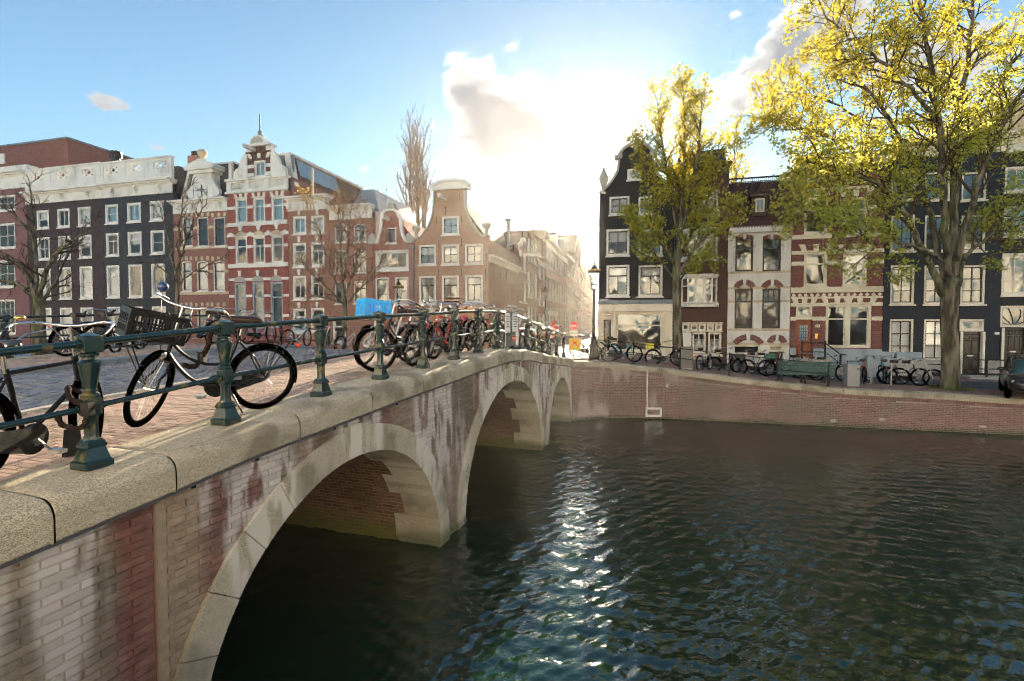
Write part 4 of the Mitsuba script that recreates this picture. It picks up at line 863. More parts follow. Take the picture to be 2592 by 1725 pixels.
# shop front
h.part('canopy', h.mb().box((a - .05, zdr, -.05), (b + .02, zdr + .22, .32)), 'lead_roof'); h.part('fascia', h.mb().box((a, zsh, -.2), (b, zdr, .18)).box((a - .04, zsh - .1, -.2), (b + .02, zsh, .22)), 'ivory_paint')
h.holes = []
ux = lambda x: P(x, 1350)[0]; zb_ = zg(ra) - .02; zs = P(200, 1440)[1]
h.win_m(ux(150), zs, ux(465), zsh - .14, 'T1', 'shop', frame='cream_paint', fw=.10, sill=False, back=.10, name='shop_window'); h.win_m(ux(40), zb_ + 1.9, ux(138), zsh - .14, '1x1', 'room_warm', frame='cream_paint', fw=.08, sill=False, name='transom_window')
k = h.win_m(ux(62), zb_ + .15, ux(132), zb_ + 1.86, '1x1', 'room_warm', frame='cream_paint', sash='dark_sash', fw=.09, sill=False, name='door', sw=.10)
h.wall([(a, .9), (b, .9), (b, zsh - .1), (a, zsh - .1)], .3, 'shop_front', 'cream_paint')
for x0, x1 in ((30, 44), (136, 152), (466, 478), (512, 526)): h.part('pilaster', h.mb().box((ux(x0), zb_, 0), (ux(x1), zsh - .1, .10)), 'cream_paint')
h.part('shop_room', h.mb().box((a + .05, .9, -4.2), (b - .05, zsh, -4.1)).box((a + .05, zb_ - .1, -4.2), (b - .05, zb_ + .02, -.35)), 'room_warm')
q = np.random.default_rng(3)
for i in range(7):
    x = ux(165) + (ux(455) - ux(165)) * (i + .5) / 7; h.part('garment', h.mb().loft([(-.9 - .12, -.85), (-.9 - .2, 0), (-.9 + .2, 0), (-.9 + .12, -.85)], [(x - .2, zs + 1.3 + q.uniform(-.1, .2)), (x + .2, zs + 1.3 + q.uniform(-.1, .2))]), ['curtain', 'yellow_card', 'wicker', 'curtain', 'blind_blue', 'white_card', 'wicker'][i])
h.part('stall_riser', h.mb().box((ux(152), zb_, .0), (ux(466), zs - .1, .06)), 'cream_paint'); h.part('doorstep', h.mb().box((ux(55), zb_ - .1, 0), (ux(136), zb_ + .14, .3)), 'pale_stone')
h.part('street_nameplate', h.mb().box((ux(47), P(60, 1106)[1], .0), (ux(107), P(60, 1090)[1], .03)), 'navy_enamel'); h.part('print', h.mb().box((ux(50), P(60, 1101)[1], .03), (ux(104), P(60, 1095)[1], .033)), 'white_card')
# R2 brown house with bays
h = House('canal_house', 'dark brown house with stacked white bay windows behind the young tree', FAC, Z6, 'brick_umber')
a, b = rb + G, rc - G; P = h.p
zt = h.z(740, 262)
h.win(587, 1250, 860, 1520, '1x1', 'dark', fw=.02, sill=False) if 0 else None
gx = lambda x: P(x, 1400)[0]
for i in range(5): h.win_m(gx(592 + i * 54), P(720, 1302)[1], gx(592 + i * 54 + 48), P(720, 1254)[1], '1x1', 'room_warm', frame='ivory_paint', fw=.05, sill=False, name='top_light')
for x0, x1 in ((660, 748), (764, 852)): h.win_m(gx(x0), P(720, 1452)[1], gx(x1), P(720, 1312)[1], '3x2', 'low', frame='ivory_paint', fw=.05, sill=False)
h.win_m(gx(668), P(720, 1512)[1], gx(742), P(720, 1478)[1], '1x2', 'dark', frame='ivory_paint', fw=.05, sill=False); h.part('shutter', h.mb().box((gx(583), P(600, 1415)[1], .01), (gx(652), P(600, 1312)[1], .06)), 'white_paint')
for x_, y_, x2_, y2_, w_ in ((583, 1308, 862, 1303, .05), (583, 1252, 862, 1246, .08), (655, 1470, 862, 1456, .06)): h.part('lintel', h.mb().box((gx(x_), P(720, y_)[1], .0), (gx(x2_), P(720, y2_)[1], w_)), 'ivory_paint')
h.wall([(a, .9), (b, .9), (b, zt), (a, zt)]); h.body(a, b, zt - .3, 10)
def bay(y0, y1, x0, x1, inn):
    u0, u1, z0, z1 = P(x0, (y0 + y1) / 2, .4)[0], P(x1, (y0 + y1) / 2, .4)[0], P(710, y1, .5)[1], P(710, y0, .5)[1]
    k = h.part('bay_window', h.mb().poly(Polygon([(u0 - .08, z0), (u1 + .08, z0), (u1 + .08, z0 + .12), (u0 - .08, z0 + .12)]), 0, .02)); q = .30
    pts = [(u0, 0), (u0 + q, .48), (u1 - q, .48), (u1, 0)]
    for (xa_, wa), (xb_, wb), n in zip(pts[:-1], pts[1:], (1, 3, 1)):
        A, B = np.array([xa_, wa]), np.array([xb_, wb]); L_ = np.linalg.norm(B - A); d = (B - A) / L_; nrm = np.array([-d[1], d[0]]); nrm = nrm if nrm[1] > 0 else -nrm
        def place(p, w0, w1, nm, bs):
            m = MB().poly(p, w0, w1).mesh(); v = m.vertices; o = np.stack([A[0] + v[:, 0] * d[0] + v[:, 2] * nrm[0], v[:, 1], A[1] + v[:, 0] * d[1] + v[:, 2] * nrm[1]], 1)
            f = m.faces if np.cross([d[0], 0, d[1]], [0, 1, 0]) @ np.array([nrm[0], 0, nrm[1]]) > 0 else m.faces[:, ::-1]
            h.part(nm, h.mb().add(o, f), bs, k)
        fr_ = sbox(0, z0 + .1, L_, z1); cells = []
        for i in range(n):
            c0, c1 = L_ * i / n + .06, L_ * (i + 1) / n - .06; zz = z0 + .16; zm = z0 + (z1 - z0) * .68; cells += [sbox(c0, zz, c1, zm - .04), sbox(c0, zm + .04, c1, z1 - .08)]
        place(fr_.difference(unary_union(cells)), -.08, .0, 'frame', 'white_paint')
        for i in range(n): place(sbox(L_ * i / n + .05, z0 + .15, L_ * (i + 1) / n - .05, z1 - .07), -.05, -.047, 'pane', 'glass')
    m = h.mb()
    for zz, e in ((z0 - .12, .10), (z1, .10)): m.add([[x, z, w] for z in (zz, zz + .14) for x, w in ((u0 - e, -.02), (u1 + e, -.02), (u1 - q + e * .3, .48 + e), (u0 + q - e * .3, .48 + e))], BOXF[:, ::-1] if 0 else np.array([[0, 1, 2], [0, 2, 3], [4, 6, 5], [4, 7, 6], [0, 5, 1], [0, 4, 5], [1, 6, 2], [1, 5, 6], [2, 7, 3], [2, 6, 7], [3, 4, 0], [3, 7, 4]]))
    mm = m.mesh(); mm.fix_normals(); obj('ledge', mm, 'white_paint', k)
    h.part('curtain', h.mb().box((u0 + .35, z0 + .15, .18), (u1 - .35, z1 - .1, .2)), inn, k)
bay(943, 1128, 590, 832, 'room_dark'); bay(640, 824, 590, 834, 'curtain'); bay(385, 528, 594, 838, 'curtain')
h.cornice(a, b, zt - .1, zt + .45, .4, 'dark_wood'); h.part('mansard', h.mb().poly(Polygon([(a, zt + .4), (b, zt + .4), (b - .2, zt + 1.4), (a + .3, zt + 1.4)]), -9, -.5), 'slate')
# R3 white house
h = House('canal_house', 'white stuccoed house with red brick window arches and a dark tiled mansard', FAC, Z7, 'white_stucco')
a, b = rc + G, rd - G; P = h.p
for x0, x1 in ((120, 252), (321, 456)): h.win(x0, 522, x1, 777, 'T1', 'dark', frame='dark_sash', fw=.05, sill=False)
for x0, x1 in ((115, 248), (317, 451)): h.win(x0, 903, x1, 1196, 'T13', 'room_warm', frame='dark_sash', fw=.05, sill=False)
gx = lambda x: P(x, 1360)[0]
h.win_m(gx(104), P(200, 1452)[1], gx(304), P(200, 1318)[1], '2x1', 'low', frame='cream_paint', fw=.05, sill=False); h.win_m(gx(364), P(420, 1365)[1], gx(474), P(420, 1318)[1], '2x1', 'dark', frame='cream_paint', fw=.05, sill=False, name='transom_window')
h.holes.append(sbox(gx(366), zg(.5 * (rc + rd)) - .05, gx(472), P(420, 1368)[1])); h.part('door', h.mb().box((gx(366), 1.2, -.2), (gx(472), P(420, 1368)[1], -.12)), 'oak_door' if 0 else 'dark_wood')
zt = P(290, 492)[1]
h.wall([(a, .9), (b, .9), (b, zt), (a, zt)]); h.body(a, b, zt, 9)
for xs, y, rise in (((105, 270), 888, .38), ((306, 476), 888, .38), ((98, 332), 1297, .42), ((350, 502), 1297, .40), ((118, 256), 520, .10), ((318, 460), 520, .10)):
    u0, u1, z0 = P(xs[0], y)[0], P(xs[1], y)[0], P(.5 * sum(xs), y)[1]; m0, hw = .5 * (u0 + u1), .5 * (u1 - u0); R = (hw * hw + rise * rise) / (2 * rise); th = math.asin(hw / R); t = .30 if rise > .2 else .22
    n = 13
    for i in range(n):
        q0, q1 = -th + 2 * th * i / n + .008 / R, -th + 2 * th * (i + 1) / n - .008 / R; c = z0 + rise - R
        p = Polygon([(m0 + R * math.sin(q0), c + R * math.cos(q0)), (m0 + R * math.sin(q1), c + R * math.cos(q1)), (m0 + (R - t) * math.sin(q1), c + (R - t) * math.cos(q1)), (m0 + (R - t) * math.sin(q0), c + (R - t) * math.cos(q0))])
        h.part('keystone' if i == n // 2 else 'arch_brick', h.mb().poly(p if i != n // 2 else p.buffer(.04, join_style=2), -.01, .05 if i == n // 2 else .03), 'white_stucco' if i == n // 2 else 'brick_wine')
for y, t in ((590, .05), (783, .06), (897, .06), (997, .06), (1206, .06), (1310, .06)): z = P(290, y)[1]; h.bands(a, b, z - t, z + t, .02, 'sandstone')
for xs in ((62, 104), (268, 318), (470, 522)):
    h.part('pilaster', h.mb().box((P(xs[0], 650)[0] + .02, P(290, 775)[1], .0), (P(xs[1], 650)[0] - .02, P(290, 505)[1], .07)), 'white_stucco')
m = h.mb(); n = 22
h.part('cornice', h.mb().box((a, zt, -.3), (b, zt + .14, .25)), 'white_stucco')
for i in range(n): x = a + (b - a) * (i + .5) / n; m.poly(Polygon([(x - .08, zt + .14), (x + .08, zt + .14), (x + .08, zt + .2), (x, zt + .34), (x - .08, zt + .2)]), .15, .2)
h.part('scalloped_gutter', m, 'white_stucco', kind='stuff')
zm, zr = zt + .14, P(290, 112, -2)[1]
m = h.mb(); W0, W1 = -.25, -2.2; m.add([[a, zm, W0], [b, zm, W0], [b, zm, -9], [a, zm, -9], [a, zr, W1], [b, zr, W1], [b, zr, -9], [a, zr, -9]], np.array([[0, 1, 5], [0, 5, 4], [4, 5, 6], [4, 6, 7], [1, 2, 6], [1, 6, 5], [3, 0, 4], [3, 4, 7], [2, 3, 7], [2, 7, 6]])); h.part('mansard', m, 'roof_tile_dark')
m = h.mb(); n = 30
for i in range(n): x = a + (b - a) * (i + .5) / n; m.tube([[x, zr, W1], [x, zr + .24, W1]], .015, 4); m.torus(.06, .012, (x, zr + .3, W1), 8, 4) if 0 else m.box((x - .05, zr + .2, W1 - .01), (x + .05, zr + .3, W1 + .01))
m.box((a, zr + .02, W1 - .02), (b, zr + .06, W1 + .02)); h.part('cresting', m, 'black_iron', kind='stuff')
u0, u1 = P(236, 300, -1)[0], P(345, 300, -1)[0]; z0, z1 = P(290, 345, -.8)[1], P(290, 232, -.8)[1]
h.part('dormer', h.mb().box((u0, z0 - .2, -2.2), (u1, z1, -.7)).box((u0 - .12, z1, -2.2), (u1 + .12, z1 + .14, -.55)), 'dark_wood'); k = h.part('dormer_window', h.mb().poly(sbox(u0 + .15, z0, u1 - .15, z1 - .1).difference(sbox(u0 + .22, z0 + .07, u1 - .22, z1 - .17)).union(sbox(.5 * (u0 + u1) - .02, z0, .5 * (u0 + u1) + .02, z1 - .1)), -.7, -.64), 'white_paint'); h.part('pane', h.mb().box((u0 + .2, z0 + .05, -.69), (u1 - .2, z1 - .15, -.68)), 'glass', k)
for q in (.0, .42): h.part('roof_ladder_rail', h.mb().tube([[P(110, 380, -.6)[0] + q, zm + .9, -.75], [P(250, 110, -2)[0] + q, zr + .05, -2.1]], .04, 4), 'dark_wood')
# R4 brick house with white bands
h = House('canal_house', 'red brown brick house with cream bands, diamond frieze and a red front door', FAC, Z7, 'brick_wine', trim='cream_paint')
a, b = rd + G, re_ - G; P = h.p
for x0, x1, i_ in ((628, 800, 'dark'), (914, 1092, 'dark')):
    h.win(x0, 232, x1, 500, 'T1', i_, fw=.09); h.win(x0 - 4, 637, x1 - 4, 888, 'T1', 'room_warm' if x0 < 700 else 'half', fw=.10)
    h.win(x0 + 20, 10, x1 - 20, 118, '1x2', 'dark', fw=.09)
h.win(783, 1018, 945, 1340, 'T1', 'dark', fw=.11, sill=False); h.win(945, 1018, 1118, 1340, 'T1', 'dark', fw=.11, sill=False); h.win(566, 1022, 686, 1112, '1x1', 'dark', fw=.08, sill=False, name='transom_window')
x0, z0, x1, z1 = h.rect(566, 1132, 684, 1412); h.holes.append(sbox(x0, z0, x1, z1))
k = h.part('door', h.mb().box((x0 + .02, z0, -.16), (x1 - .02, z1, -.10)), 'oak_door'); dw, dh = x1 - x0, z1 - z0
h.part('door_light', h.mb().box((x0 + .25 * dw, z0 + .45 * dh, -.098), (x1 - .25 * dw, z0 + .85 * dh, -.09)), 'lead_glass', k)
for i in range(2): h.part('door_panel', h.mb().frust((x0 + (.12 + .40 * i) * dw, z0 + .06 * dh, -.10), (x0 + (.46 + .40 * i) * dw, z0 + .34 * dh, -.10), (x0 + (.15 + .40 * i) * dw, z0 + .08 * dh, -.08), (x0 + (.43 + .40 * i) * dw, z0 + .32 * dh, -.08)), 'oak_door', k)
h.part('letterbox', h.mb().box((x0 + .36 * dw, z0 + .38 * dh, -.1), (x0 + .64 * dw, z0 + .41 * dh, -.085)), 'brass', k)
m = h.mb()
for i in range(1, 4): m.box((x0 + (.25 + .125 * i) * dw - .01, z0 + .45 * dh, -.09), (x0 + (.25 + .125 * i) * dw + .01, z0 + .85 * dh, -.08))
for i in range(1, 5): m.box((x0 + .25 * dw, z0 + (.45 + .08 * i) * dh - .01, -.089), (x0 + .75 * dw, z0 + (.45 + .08 * i) * dh + .01, -.081))
h.part('door_grille', m, 'black_iron', k, kind='stuff')
for y, t, w in ((168, .06, .03), (318, .08, .03), (515, .11, .05), (632, .09, .03), (713, .10, .03), (1020, .09, .03), (1124, .10, .03)): z = P(860, y)[1]; h.bands(a, b, z - t, z + t, w)
for y0, y1 in ((890, 912), (912, 932), (962, 976)): h.band(a, b, P(860, y1)[1], P(860, y0)[1] - .005, .05 if y0 != 912 else .09)
for i in range(15): u_, z_ = a + (b - a) * (i + .5) / 15, P(860, 949)[1]; h.part('diamond_stone', h.mb().poly(Polygon([(u_ - .1, z_), (u_, z_ - .1), (u_ + .1, z_), (u_, z_ + .1)]), -.01, .035))
for hh in h.holes:
    x0, y0, x1, y1 = hh.bounds
    if y1 - y0 < .6 or y1 < P(860, 1100)[1]: continue
    for q in (-1, 0, 1): x = .5 * (x0 + x1) + q * .5 * (x1 - x0); h.part('stone_block', h.mb().poly(Polygon([(x - .1, y1 + .05), (x + .1, y1 + .05), (x + .15 + q * .12, y1 + .42), (x - .15 + q * .12, y1 + .42)]), -.01, .055))
zt = P(860, 128)[1]; zc = P(860, -70)[1]
zt = P(860, 150)[1] if 0 else zt
h.wall([(a, .9), (b, .9), (b, zc - .6), (a, zc - .6)]); h.body(a, b, zc - .3, 9); h.cornice(a, b, P(860, 0)[1], zc, .5, brackets=5)
h.part('plinth', h.mb().box((a, .9, 0), (P(560, 1400)[0], P(860, 1345)[1], .07)).box((P(690, 1400)[0], .9, 0), (b, P(860, 1345)[1], .07)), 'blue_grey_paint')
for i in range(4): x = P(705, 1400)[0] + i * 1.2; h.part('plinth_panel', h.mb().box((x, P(860, 1425)[1], .07), (x + 1.08, P(860, 1362)[1], .09)), 'blue_grey_paint')
zf = P(625, 1416)[1]; zgr = zg(.5 * (rd + re_))
h.part('stoop', h.mb().box((P(550, 1400)[0], zgr - .1, .07), (P(760, 1400)[0], zf - .02, 1.2)).box((P(550, 1400)[0] - .03, zf - .02, .05), (P(760, 1400)[0] + .03, zf + .05, 1.25)), 'pale_stone')
for i in range(3): x = P(760, 1400)[0] + .04 + .28 * i; h.part('step', h.mb().box((x, zgr - .1, .1), (x + .28, zf - .02 - (zf - zgr) * (i + 1) / 4, 1.2)), 'pale_stone')
m = h.mb(); xr0, xr1, xr2 = P(560, 1330)[0], P(722, 1330)[0], P(830, 1390)[0]
m.tube([[xr0, zf + .85, 1.15], [xr1, zf + .85, 1.15], [xr2, zgr + .95, 1.15], [xr2 + .25, zgr + .95, 1.15]], .03, 6); m.tube([[xr0, zf + .4, 1.15], [xr1, zf + .4, 1.15], [xr2, zgr + .5, 1.15]], .022, 6)
for x, z in ((xr0, zf), (xr1, zf), (xr2, zgr)): m.box((x - .035, z, 1.115), (x + .035, z + .95, 1.185))
h.part('stair_railing', m, 'black_iron'); u0, z0, u1, z1 = h.rect(704, 1234, 724, 1272); h.part('doorbell', h.mb().box((u0, z0, 0), (u1, z1, .04)), 'brass'); u0, z0, u1, z1 = h.rect(708, 1168, 742, 1188); h.part('number_plate', h.mb().box((u0, z0, 0), (u1, z1, .02)), 'cream_paint'); [h.part('print', h.mb().box((u0 + q_ * (u1 - u0), z0 + .3 * (z1 - z0), .02), (u0 + (q_ + .17) * (u1 - u0), z0 + .7 * (z1 - z0), .022)), 'grey_box') for q_ in (.22, .58)]
# R5 dark blue house
h = House('canal_house', 'dark blue brick house with tall many paned windows behind the big elm trunk', FAC, Z8, 'brick_dark_blue', trim='ivory_paint')
a, b = re_ + G, rf - G; P = h.p
for x0, x1 in ((117, 250), (303, 440), (505, 640)):
    h.win(x0 + 6, 252, x1 + 8, 408, '2x2', 'dark', sash='dark_sash', fw=.09); h.win(x0 + 3, 490, x1 + 2, 690, '3x2', 'dark', sash='dark_sash', fw=.09); h.win(x0, 766, x1, 982, '3x2', 'room_warm', sash='dark_sash', fw=.09)
for x0, x1 in ((112, 244), (300, 438)): h.win(x0, 1064, x1, 1291, '3x2', 'white_card', sash='black_door', fw=.09, sill=False)
h.win(499, 1064, 635, 1132, '1x2', 'dark', fw=.10, sill=False, name='transom_window')
def doors(x0, y0, x1, y1, n, mt='black_door'):
    a_, b_, c_, d_ = h.rect(x0, y0, x1, y1); h.holes.append(sbox(a_, b_, c_, d_)); k = h.part('door', h.mb().box((a_ + .1, b_, -.2), (c_ - .1, d_, -.14)), mt); W_ = (c_ - a_ - .2) / n
    for i in range(n):
        for j in range(2):
            for y_0, y_1 in ((.08, .40), (.46, .80), (.84, .95)): h.part('door_panel', h.mb().frust((a_ + .1 + i * W_ + (.08 + .46 * j) * W_, b_ + y_0 * (d_ - b_), -.14), (a_ + .1 + i * W_ + (.46 + .46 * j) * W_, b_ + y_1 * (d_ - b_), -.14), (a_ + .13 + i * W_ + (.08 + .46 * j) * W_, b_ + y_0 * (d_ - b_) + .03, -.115), (a_ + .07 + i * W_ + (.46 + .46 * j) * W_, b_ + y_1 * (d_ - b_) - .03, -.115)), mt, k)
    h.part('letterbox', h.mb().box((.5 * (a_ + c_) - .12, b_ + .42 * (d_ - b_), -.14), (.5 * (a_ + c_) + .12, b_ + .45 * (d_ - b_), -.12)), 'brushed_steel', k)
    h.part('door_case', h.mb().box((a_, b_, -.15), (a_ + .1, d_, .05)).box((c_ - .1, b_, -.15), (c_, d_, .05)), None)
doors(499, 1134, 635, 1368, 1)
zt, zc = P(400, 165)[1], P(400, 62, .3)[1]; h.wall([(a, .9), (b, .9), (b, zt), (a, zt)]); h.body(a, b, zc - .2, 9); h.cornice(a, b, zt, zc, .55)
zp = P(400, 1294)[1]; h.part('plinth', h.mb().box((a, .9, 0), (P(492, 1320)[0], zp, .06)).box((P(642, 1320)[0], .9, 0), (b, zp, .06)), 'pale_stone'); h.part('plinth_rim', h.mb().box((a, zp, 0), (P(492, 1320)[0], zp + .06, .10)).box((P(642, 1320)[0], zp, 0), (b, zp + .06, .10)), 'pale_stone')
for x in (315, 560): u0 = P(x, 1360)[0]; h.part('cellar_light', h.mb().box((u0 + .2, P(340, 1382)[1], .055), (u0 + 1.1, P(340, 1355)[1], .064)), 'room_dark')
h.part('stoop', h.mb().box((P(490, 1370)[0], zgr - .3, .06), (P(715, 1370)[0], P(560, 1368)[1] - .03, 1.0)), 'pale_stone')
m = h.mb(); x0, x1 = P(508, 1280)[0], P(720, 1280)[0]; z1, z2 = P(600, 1282)[1], P(600, 1330)[1]
for z in (z1, z2): m.tube([[x0, z, .95], [x1, z, .95]], .025, 6)
for x in (x0 + .5, x1): m.box((x - .03, zgr - .1, .92), (x + .03, z1 + .05, .98))
h.part('stair_railing', m, 'black_iron'); u0 = P(265, 1330)[0]; h.part('fence_rail', h.mb().tube([[u0, P(265, 1305)[1], .9], [u0 + 1.2, P(265, 1305)[1], .9], [u0 + 1.2, P(330, 1385)[1], .9]], .025, 6).tube([[u0, P(300, 1340)[1], .9], [u0 + 1.2, P(300, 1340)[1], .9]], .02, 6), 'black_iron'); u0, z0 = P(696, 1142); h.part('number_plate', h.mb().box((u0 - .03, z0 - .06, 0), (u0 + .16, z0 + .06, .02)), 'white_paint')
h.part('notice', h.mb().box((P(577, 865)[0], P(577, 888)[1], -.10), (P(613, 865)[0], P(577, 842)[1], -.095)), 'white_card') if 0 else None
# R6 right edge
h = House('canal_house', 'black house with double doors under an ornate fanlight at the right edge', FAC, Z8, 'brick_black', trim='ivory_paint')
a, b = rf + G, rf + 9; P = h.p
for k_ in range(2):
    o = k_ * 170
    h.win(748 + o, 222, 892 + o, 362, '2x2', 'blind_blue', fw=.1); h.win(742 + o, 440, 888 + o, 612, '3x2', 'blind_blue', fw=.1); h.win(734 + o, 700, 882 + o, 932, '3x2', 'room_warm', fw=.1)
h.win(727, 990, 880, 1108, '1x1', 'room_warm', fw=.08, sill=False, name='fanlight'); doors(727, 1112, 880, 1345, 2)
x0, z0, x1, z1 = h.rect(727, 990, 880, 1108); m = h.mb(); cx_ = .5 * (x0 + x1)
for i in range(7): q = math.pi * (i + .5) / 7; m.tube(bez((cx_, z0 + .05), (cx_ + .9 * math.cos(q), z0 + .5 * math.sin(q)), (cx_ + 1.1 * math.cos(q + .25), z0 + .05 + .85 * math.sin(q + .1) * .9), 6) and [[x, y, -.09] for x, y in bez((cx_, z0 + .05), (cx_ + .9 * math.cos(q), z0 + .5 * math.sin(q)), (cx_ + 1.05 * math.cos(q + .2), z0 + .1 + .8 * abs(math.sin(q + .1))), 6)], .018, 4)
h.part('fanlight_scrolls', m, 'black_iron', kind='stuff')
zt, zc = P(780, 150)[1], P(780, 40, .3)[1]; h.wall([(a, .9), (b, .9), (b, zt), (a, zt)]); h.body(a, b, zc - .2, 9); h.cornice(a, b, zt, zc, .5); h.part('roof_storey', h.mb().box((a + .3, zc - .2, -8), (b, zc + 2.2, -1.5)), 'sandstone')

# ------------------------------------------------------------------ the side street
SO = FAC.w(np.array([xi, 0, 0])); ST = Frame(SO, (-E2[1], E2[0]))
su = lambda x, y=600: ST.hit(*Z5(x, y))
h = House('street_wing', 'low brick flank with white eaves board running into the side street', ST, Z5, 'brick_tan')
P = h.p
ze = P(240, 575)[1]; uE = P(402, 700)[0]
for x0, x1 in ((282, 318), (332, 370)): h.win(x0, 768, x1, 1020, 'T1', 'dark', fw=.07)
for x in (128, 205, 270, 40): h.anchor(*P(x, 690), .3)
h.wall([(.03, .9), (uE, .9), (uE, ze), (.03, ze)], .2); h.part('eaves', h.mb().box((.02, ze - .15, -.1), (uE, ze + .12, .08)).box((.02, ze + .12, -.2), (uE, ze + .28, .26)), 'cream_paint')
u0, u1 = P(262, 480)[0], P(315, 480)[0]; z0, z1 = P(290, 540)[1], P(290, 415)[1]; h.part('dormer', h.mb().box((u0, z0 - .2, -2.5), (u1, z1, -.55)).box((u0 - .12, z1, -2.5), (u1 + .12, z1 + .12, -.4)), 'cream_paint'); h.part('dormer_pane', h.mb().box((u0 + .12, z0, -.56), (u1 - .12, z1 - .1, -.53)), 'lead_glass')
h.part('lower_roof', h.mb().poly(Polygon([(8.9, ze), (uE, ze), (uE, ze + 1.6), (8.9, ze + 2.4)]), -4, -.4), 'roof_tile_dark')
edges = [402, 497, 612, 705, 832, 935, 1020, 1090, 1150, 1190, 1222]
labs = ['narrow brick house with white neck gable and hoist beam in the side street', 'tall brick house with flat parapet, tallest on the left of the side street', 'brick house with white shop fascia and roof dormer in the side street', 'ochre brick house with tall paired windows halfway down the side street', 'plain ochre brick house with white roof dormer in the side street', 'ochre brick house with a white bay column in the side street', 'gabled house with a hoist beam against the sky in the side street', 'hazy brick house past the hoist beam gable in the side street', 'far hazy brick house near the end of the side street', 'last hazy house visible at the end of the side street']
tops = [(450, 380), (545, 170), (660, 505), (770, 300), (880, 445), (975, 450), (1055, 460), (1120, 600), (1170, 680), (1205, 720)]
cols_ = ['brick_tan', 'brick_ochre', 'brick_brown', 'brick_ochre', 'brick_tan', 'brick_ochre', 'brick_brown', 'brick_ochre', 'brick_tan', 'brick_ochre']
for i, (x0, x1) in enumerate(zip(edges[:-1], edges[1:])):
    h = House('street_house', labs[i], ST, Z5, cols_[i], trim='cream_paint'); P = h.p
    a, b = P(x0, 850)[0] + .01, P(x1, 850)[0] - .01; zt = P(*tops[i])[1] - (.45 if i in (1, 3) else 0); n = max(2, min(4, round((b - a) / 1.6)))
    fl = max(3, int((zt - 2.3) / 2.7)); fh = (zt - 2.6) / fl
    for r in range(fl):
        for c in range(n):
            m0 = a + (b - a) * (c + .5) / n; w_ = min(.55, .33 * (b - a) / n); z0 = 2.6 + r * fh + (.15 if r == 0 else .55); h.win_m(m0 - w_, z0, m0 + w_, 2.6 + (r + 1) * fh - .25, 'T1', ['dark', 'half', 'curtain'][(r + c + i) % 3], fw=.09)
    h.wall([(a, .9), (b, .9), (b, zt), (a, zt)]); h.body(a, b, zt - .05, 7)
    if i == 0:
        m0 = .5 * (a + b); zg_ = P(450, 335)[1]; h.part('gable', h.mb().poly(Polygon([(a + .1, zt)] + bez((a + .1, zt), (a + .9, zt + .3), (m0 - .7, zg_), 6) + bez((m0 - .7, zg_), (m0, zg_ + .7), (m0 + .7, zg_), 7) + bez((m0 + .7, zg_), (b - .9, zt + .3), (b - .1, zt), 6)), -.3, 0), h.brick); h.ledge([(a + .1, zt)] + bez((a + .1, zt), (a + .9, zt + .3), (m0 - .7, zg_), 6) + bez((m0 - .7, zg_), (m0, zg_ + .7), (m0 + .7, zg_), 7) + bez((m0 + .7, zg_), (b - .9, zt + .3), (b - .1, zt), 6), .25); h.beam(m0, zg_ - .9, 1.4)
        h.part('roof', h.mb().poly(Polygon([(a, zt - .1), (b, zt - .1), (m0, zg_)]), -7, -.35), 'roof_tile_dark')
    elif i == 1:
        h.cornice(a, b, zt - .5, zt, .3, 'brick_ochre'); h.part('firewall', h.mb().box((a - .02, 4, -9), (a + .3, zt - .2, -.5)), 'sandstone'); zq_ = P(150, 110)[1]; u_ = P(330, 150, -6)[0]
        for j in range(3): h.part('chimney_pot', h.mb().box((a - .1, zt - .5, -4.2 - j * .6), (a + .3, zt + .9, -3.9 - j * .6)), 'brick_ochre')
        h.part('chimney', h.mb().box((a - .3, zt - 2.5, -5.8), (a + .5, zt + .2, -3.4)), 'brick_ochre')
    elif i in (2, 4, 5):
        h.cornice(a, b, zt - .7, zt, .45); m0 = .5 * (a + b); h.part('dormer', h.mb().box((m0 - .8, zt, -3), (m0 + .8, zt + 1.9, -.7)).box((m0 - 1.0, zt + 1.9, -3), (m0 + 1.0, zt + 2.1, -.5)), 'cream_paint'); h.part('dormer_pane', h.mb().box((m0 - .5, zt + .3, -.71), (m0 + .5, zt + 1.7, -.67)), 'lead_glass'); h.part('roof', h.mb().poly(Polygon([(a, zt), (b, zt), (b - .1, zt + 2.3), (a + .1, zt + 2.3)]), -6, -1.4), 'roof_tile_dark')
    elif i == 6:
        m0 = .5 * (a + b); h.part('gable', h.mb().poly(Polygon([(a, zt), (b, zt), (m0, zt + 3.0)]), -6, -.05), h.brick); h.ledge([(a, zt), (m0, zt + 3.0), (b, zt)], .25); h.beam(m0, zt + 2.6, 2.0)
    else: h.cornice(a, b, zt - .6, zt, .4)
    if i == 3: h.part('shop_fascia', h.mb().box((a + .1, 4.7, 0), (b - .1, 5.2, .15)), 'cream_paint')
# right side of the side street behind the corner shop, unseen but it shades the street
uR = rb
for i in range(3):
    q = FAC.w(np.array([ra, 0, -11.05 - 12.0 * i])); fr = Frame(q + np.array([-E2[1], E2[0], 0]) * 12, (E2[1], -E2[0]))
    k = thing('street_house', ['hidden street house directly behind the black corner shop house', 'hidden street house second behind the black corner shop house', 'hidden street house third behind the black corner shop house'][i], 'house'); obj('wall', MB(fr).box((0.02, .9, -8), (11.98, 11.5, -0.02)), 'brick_umber', k)

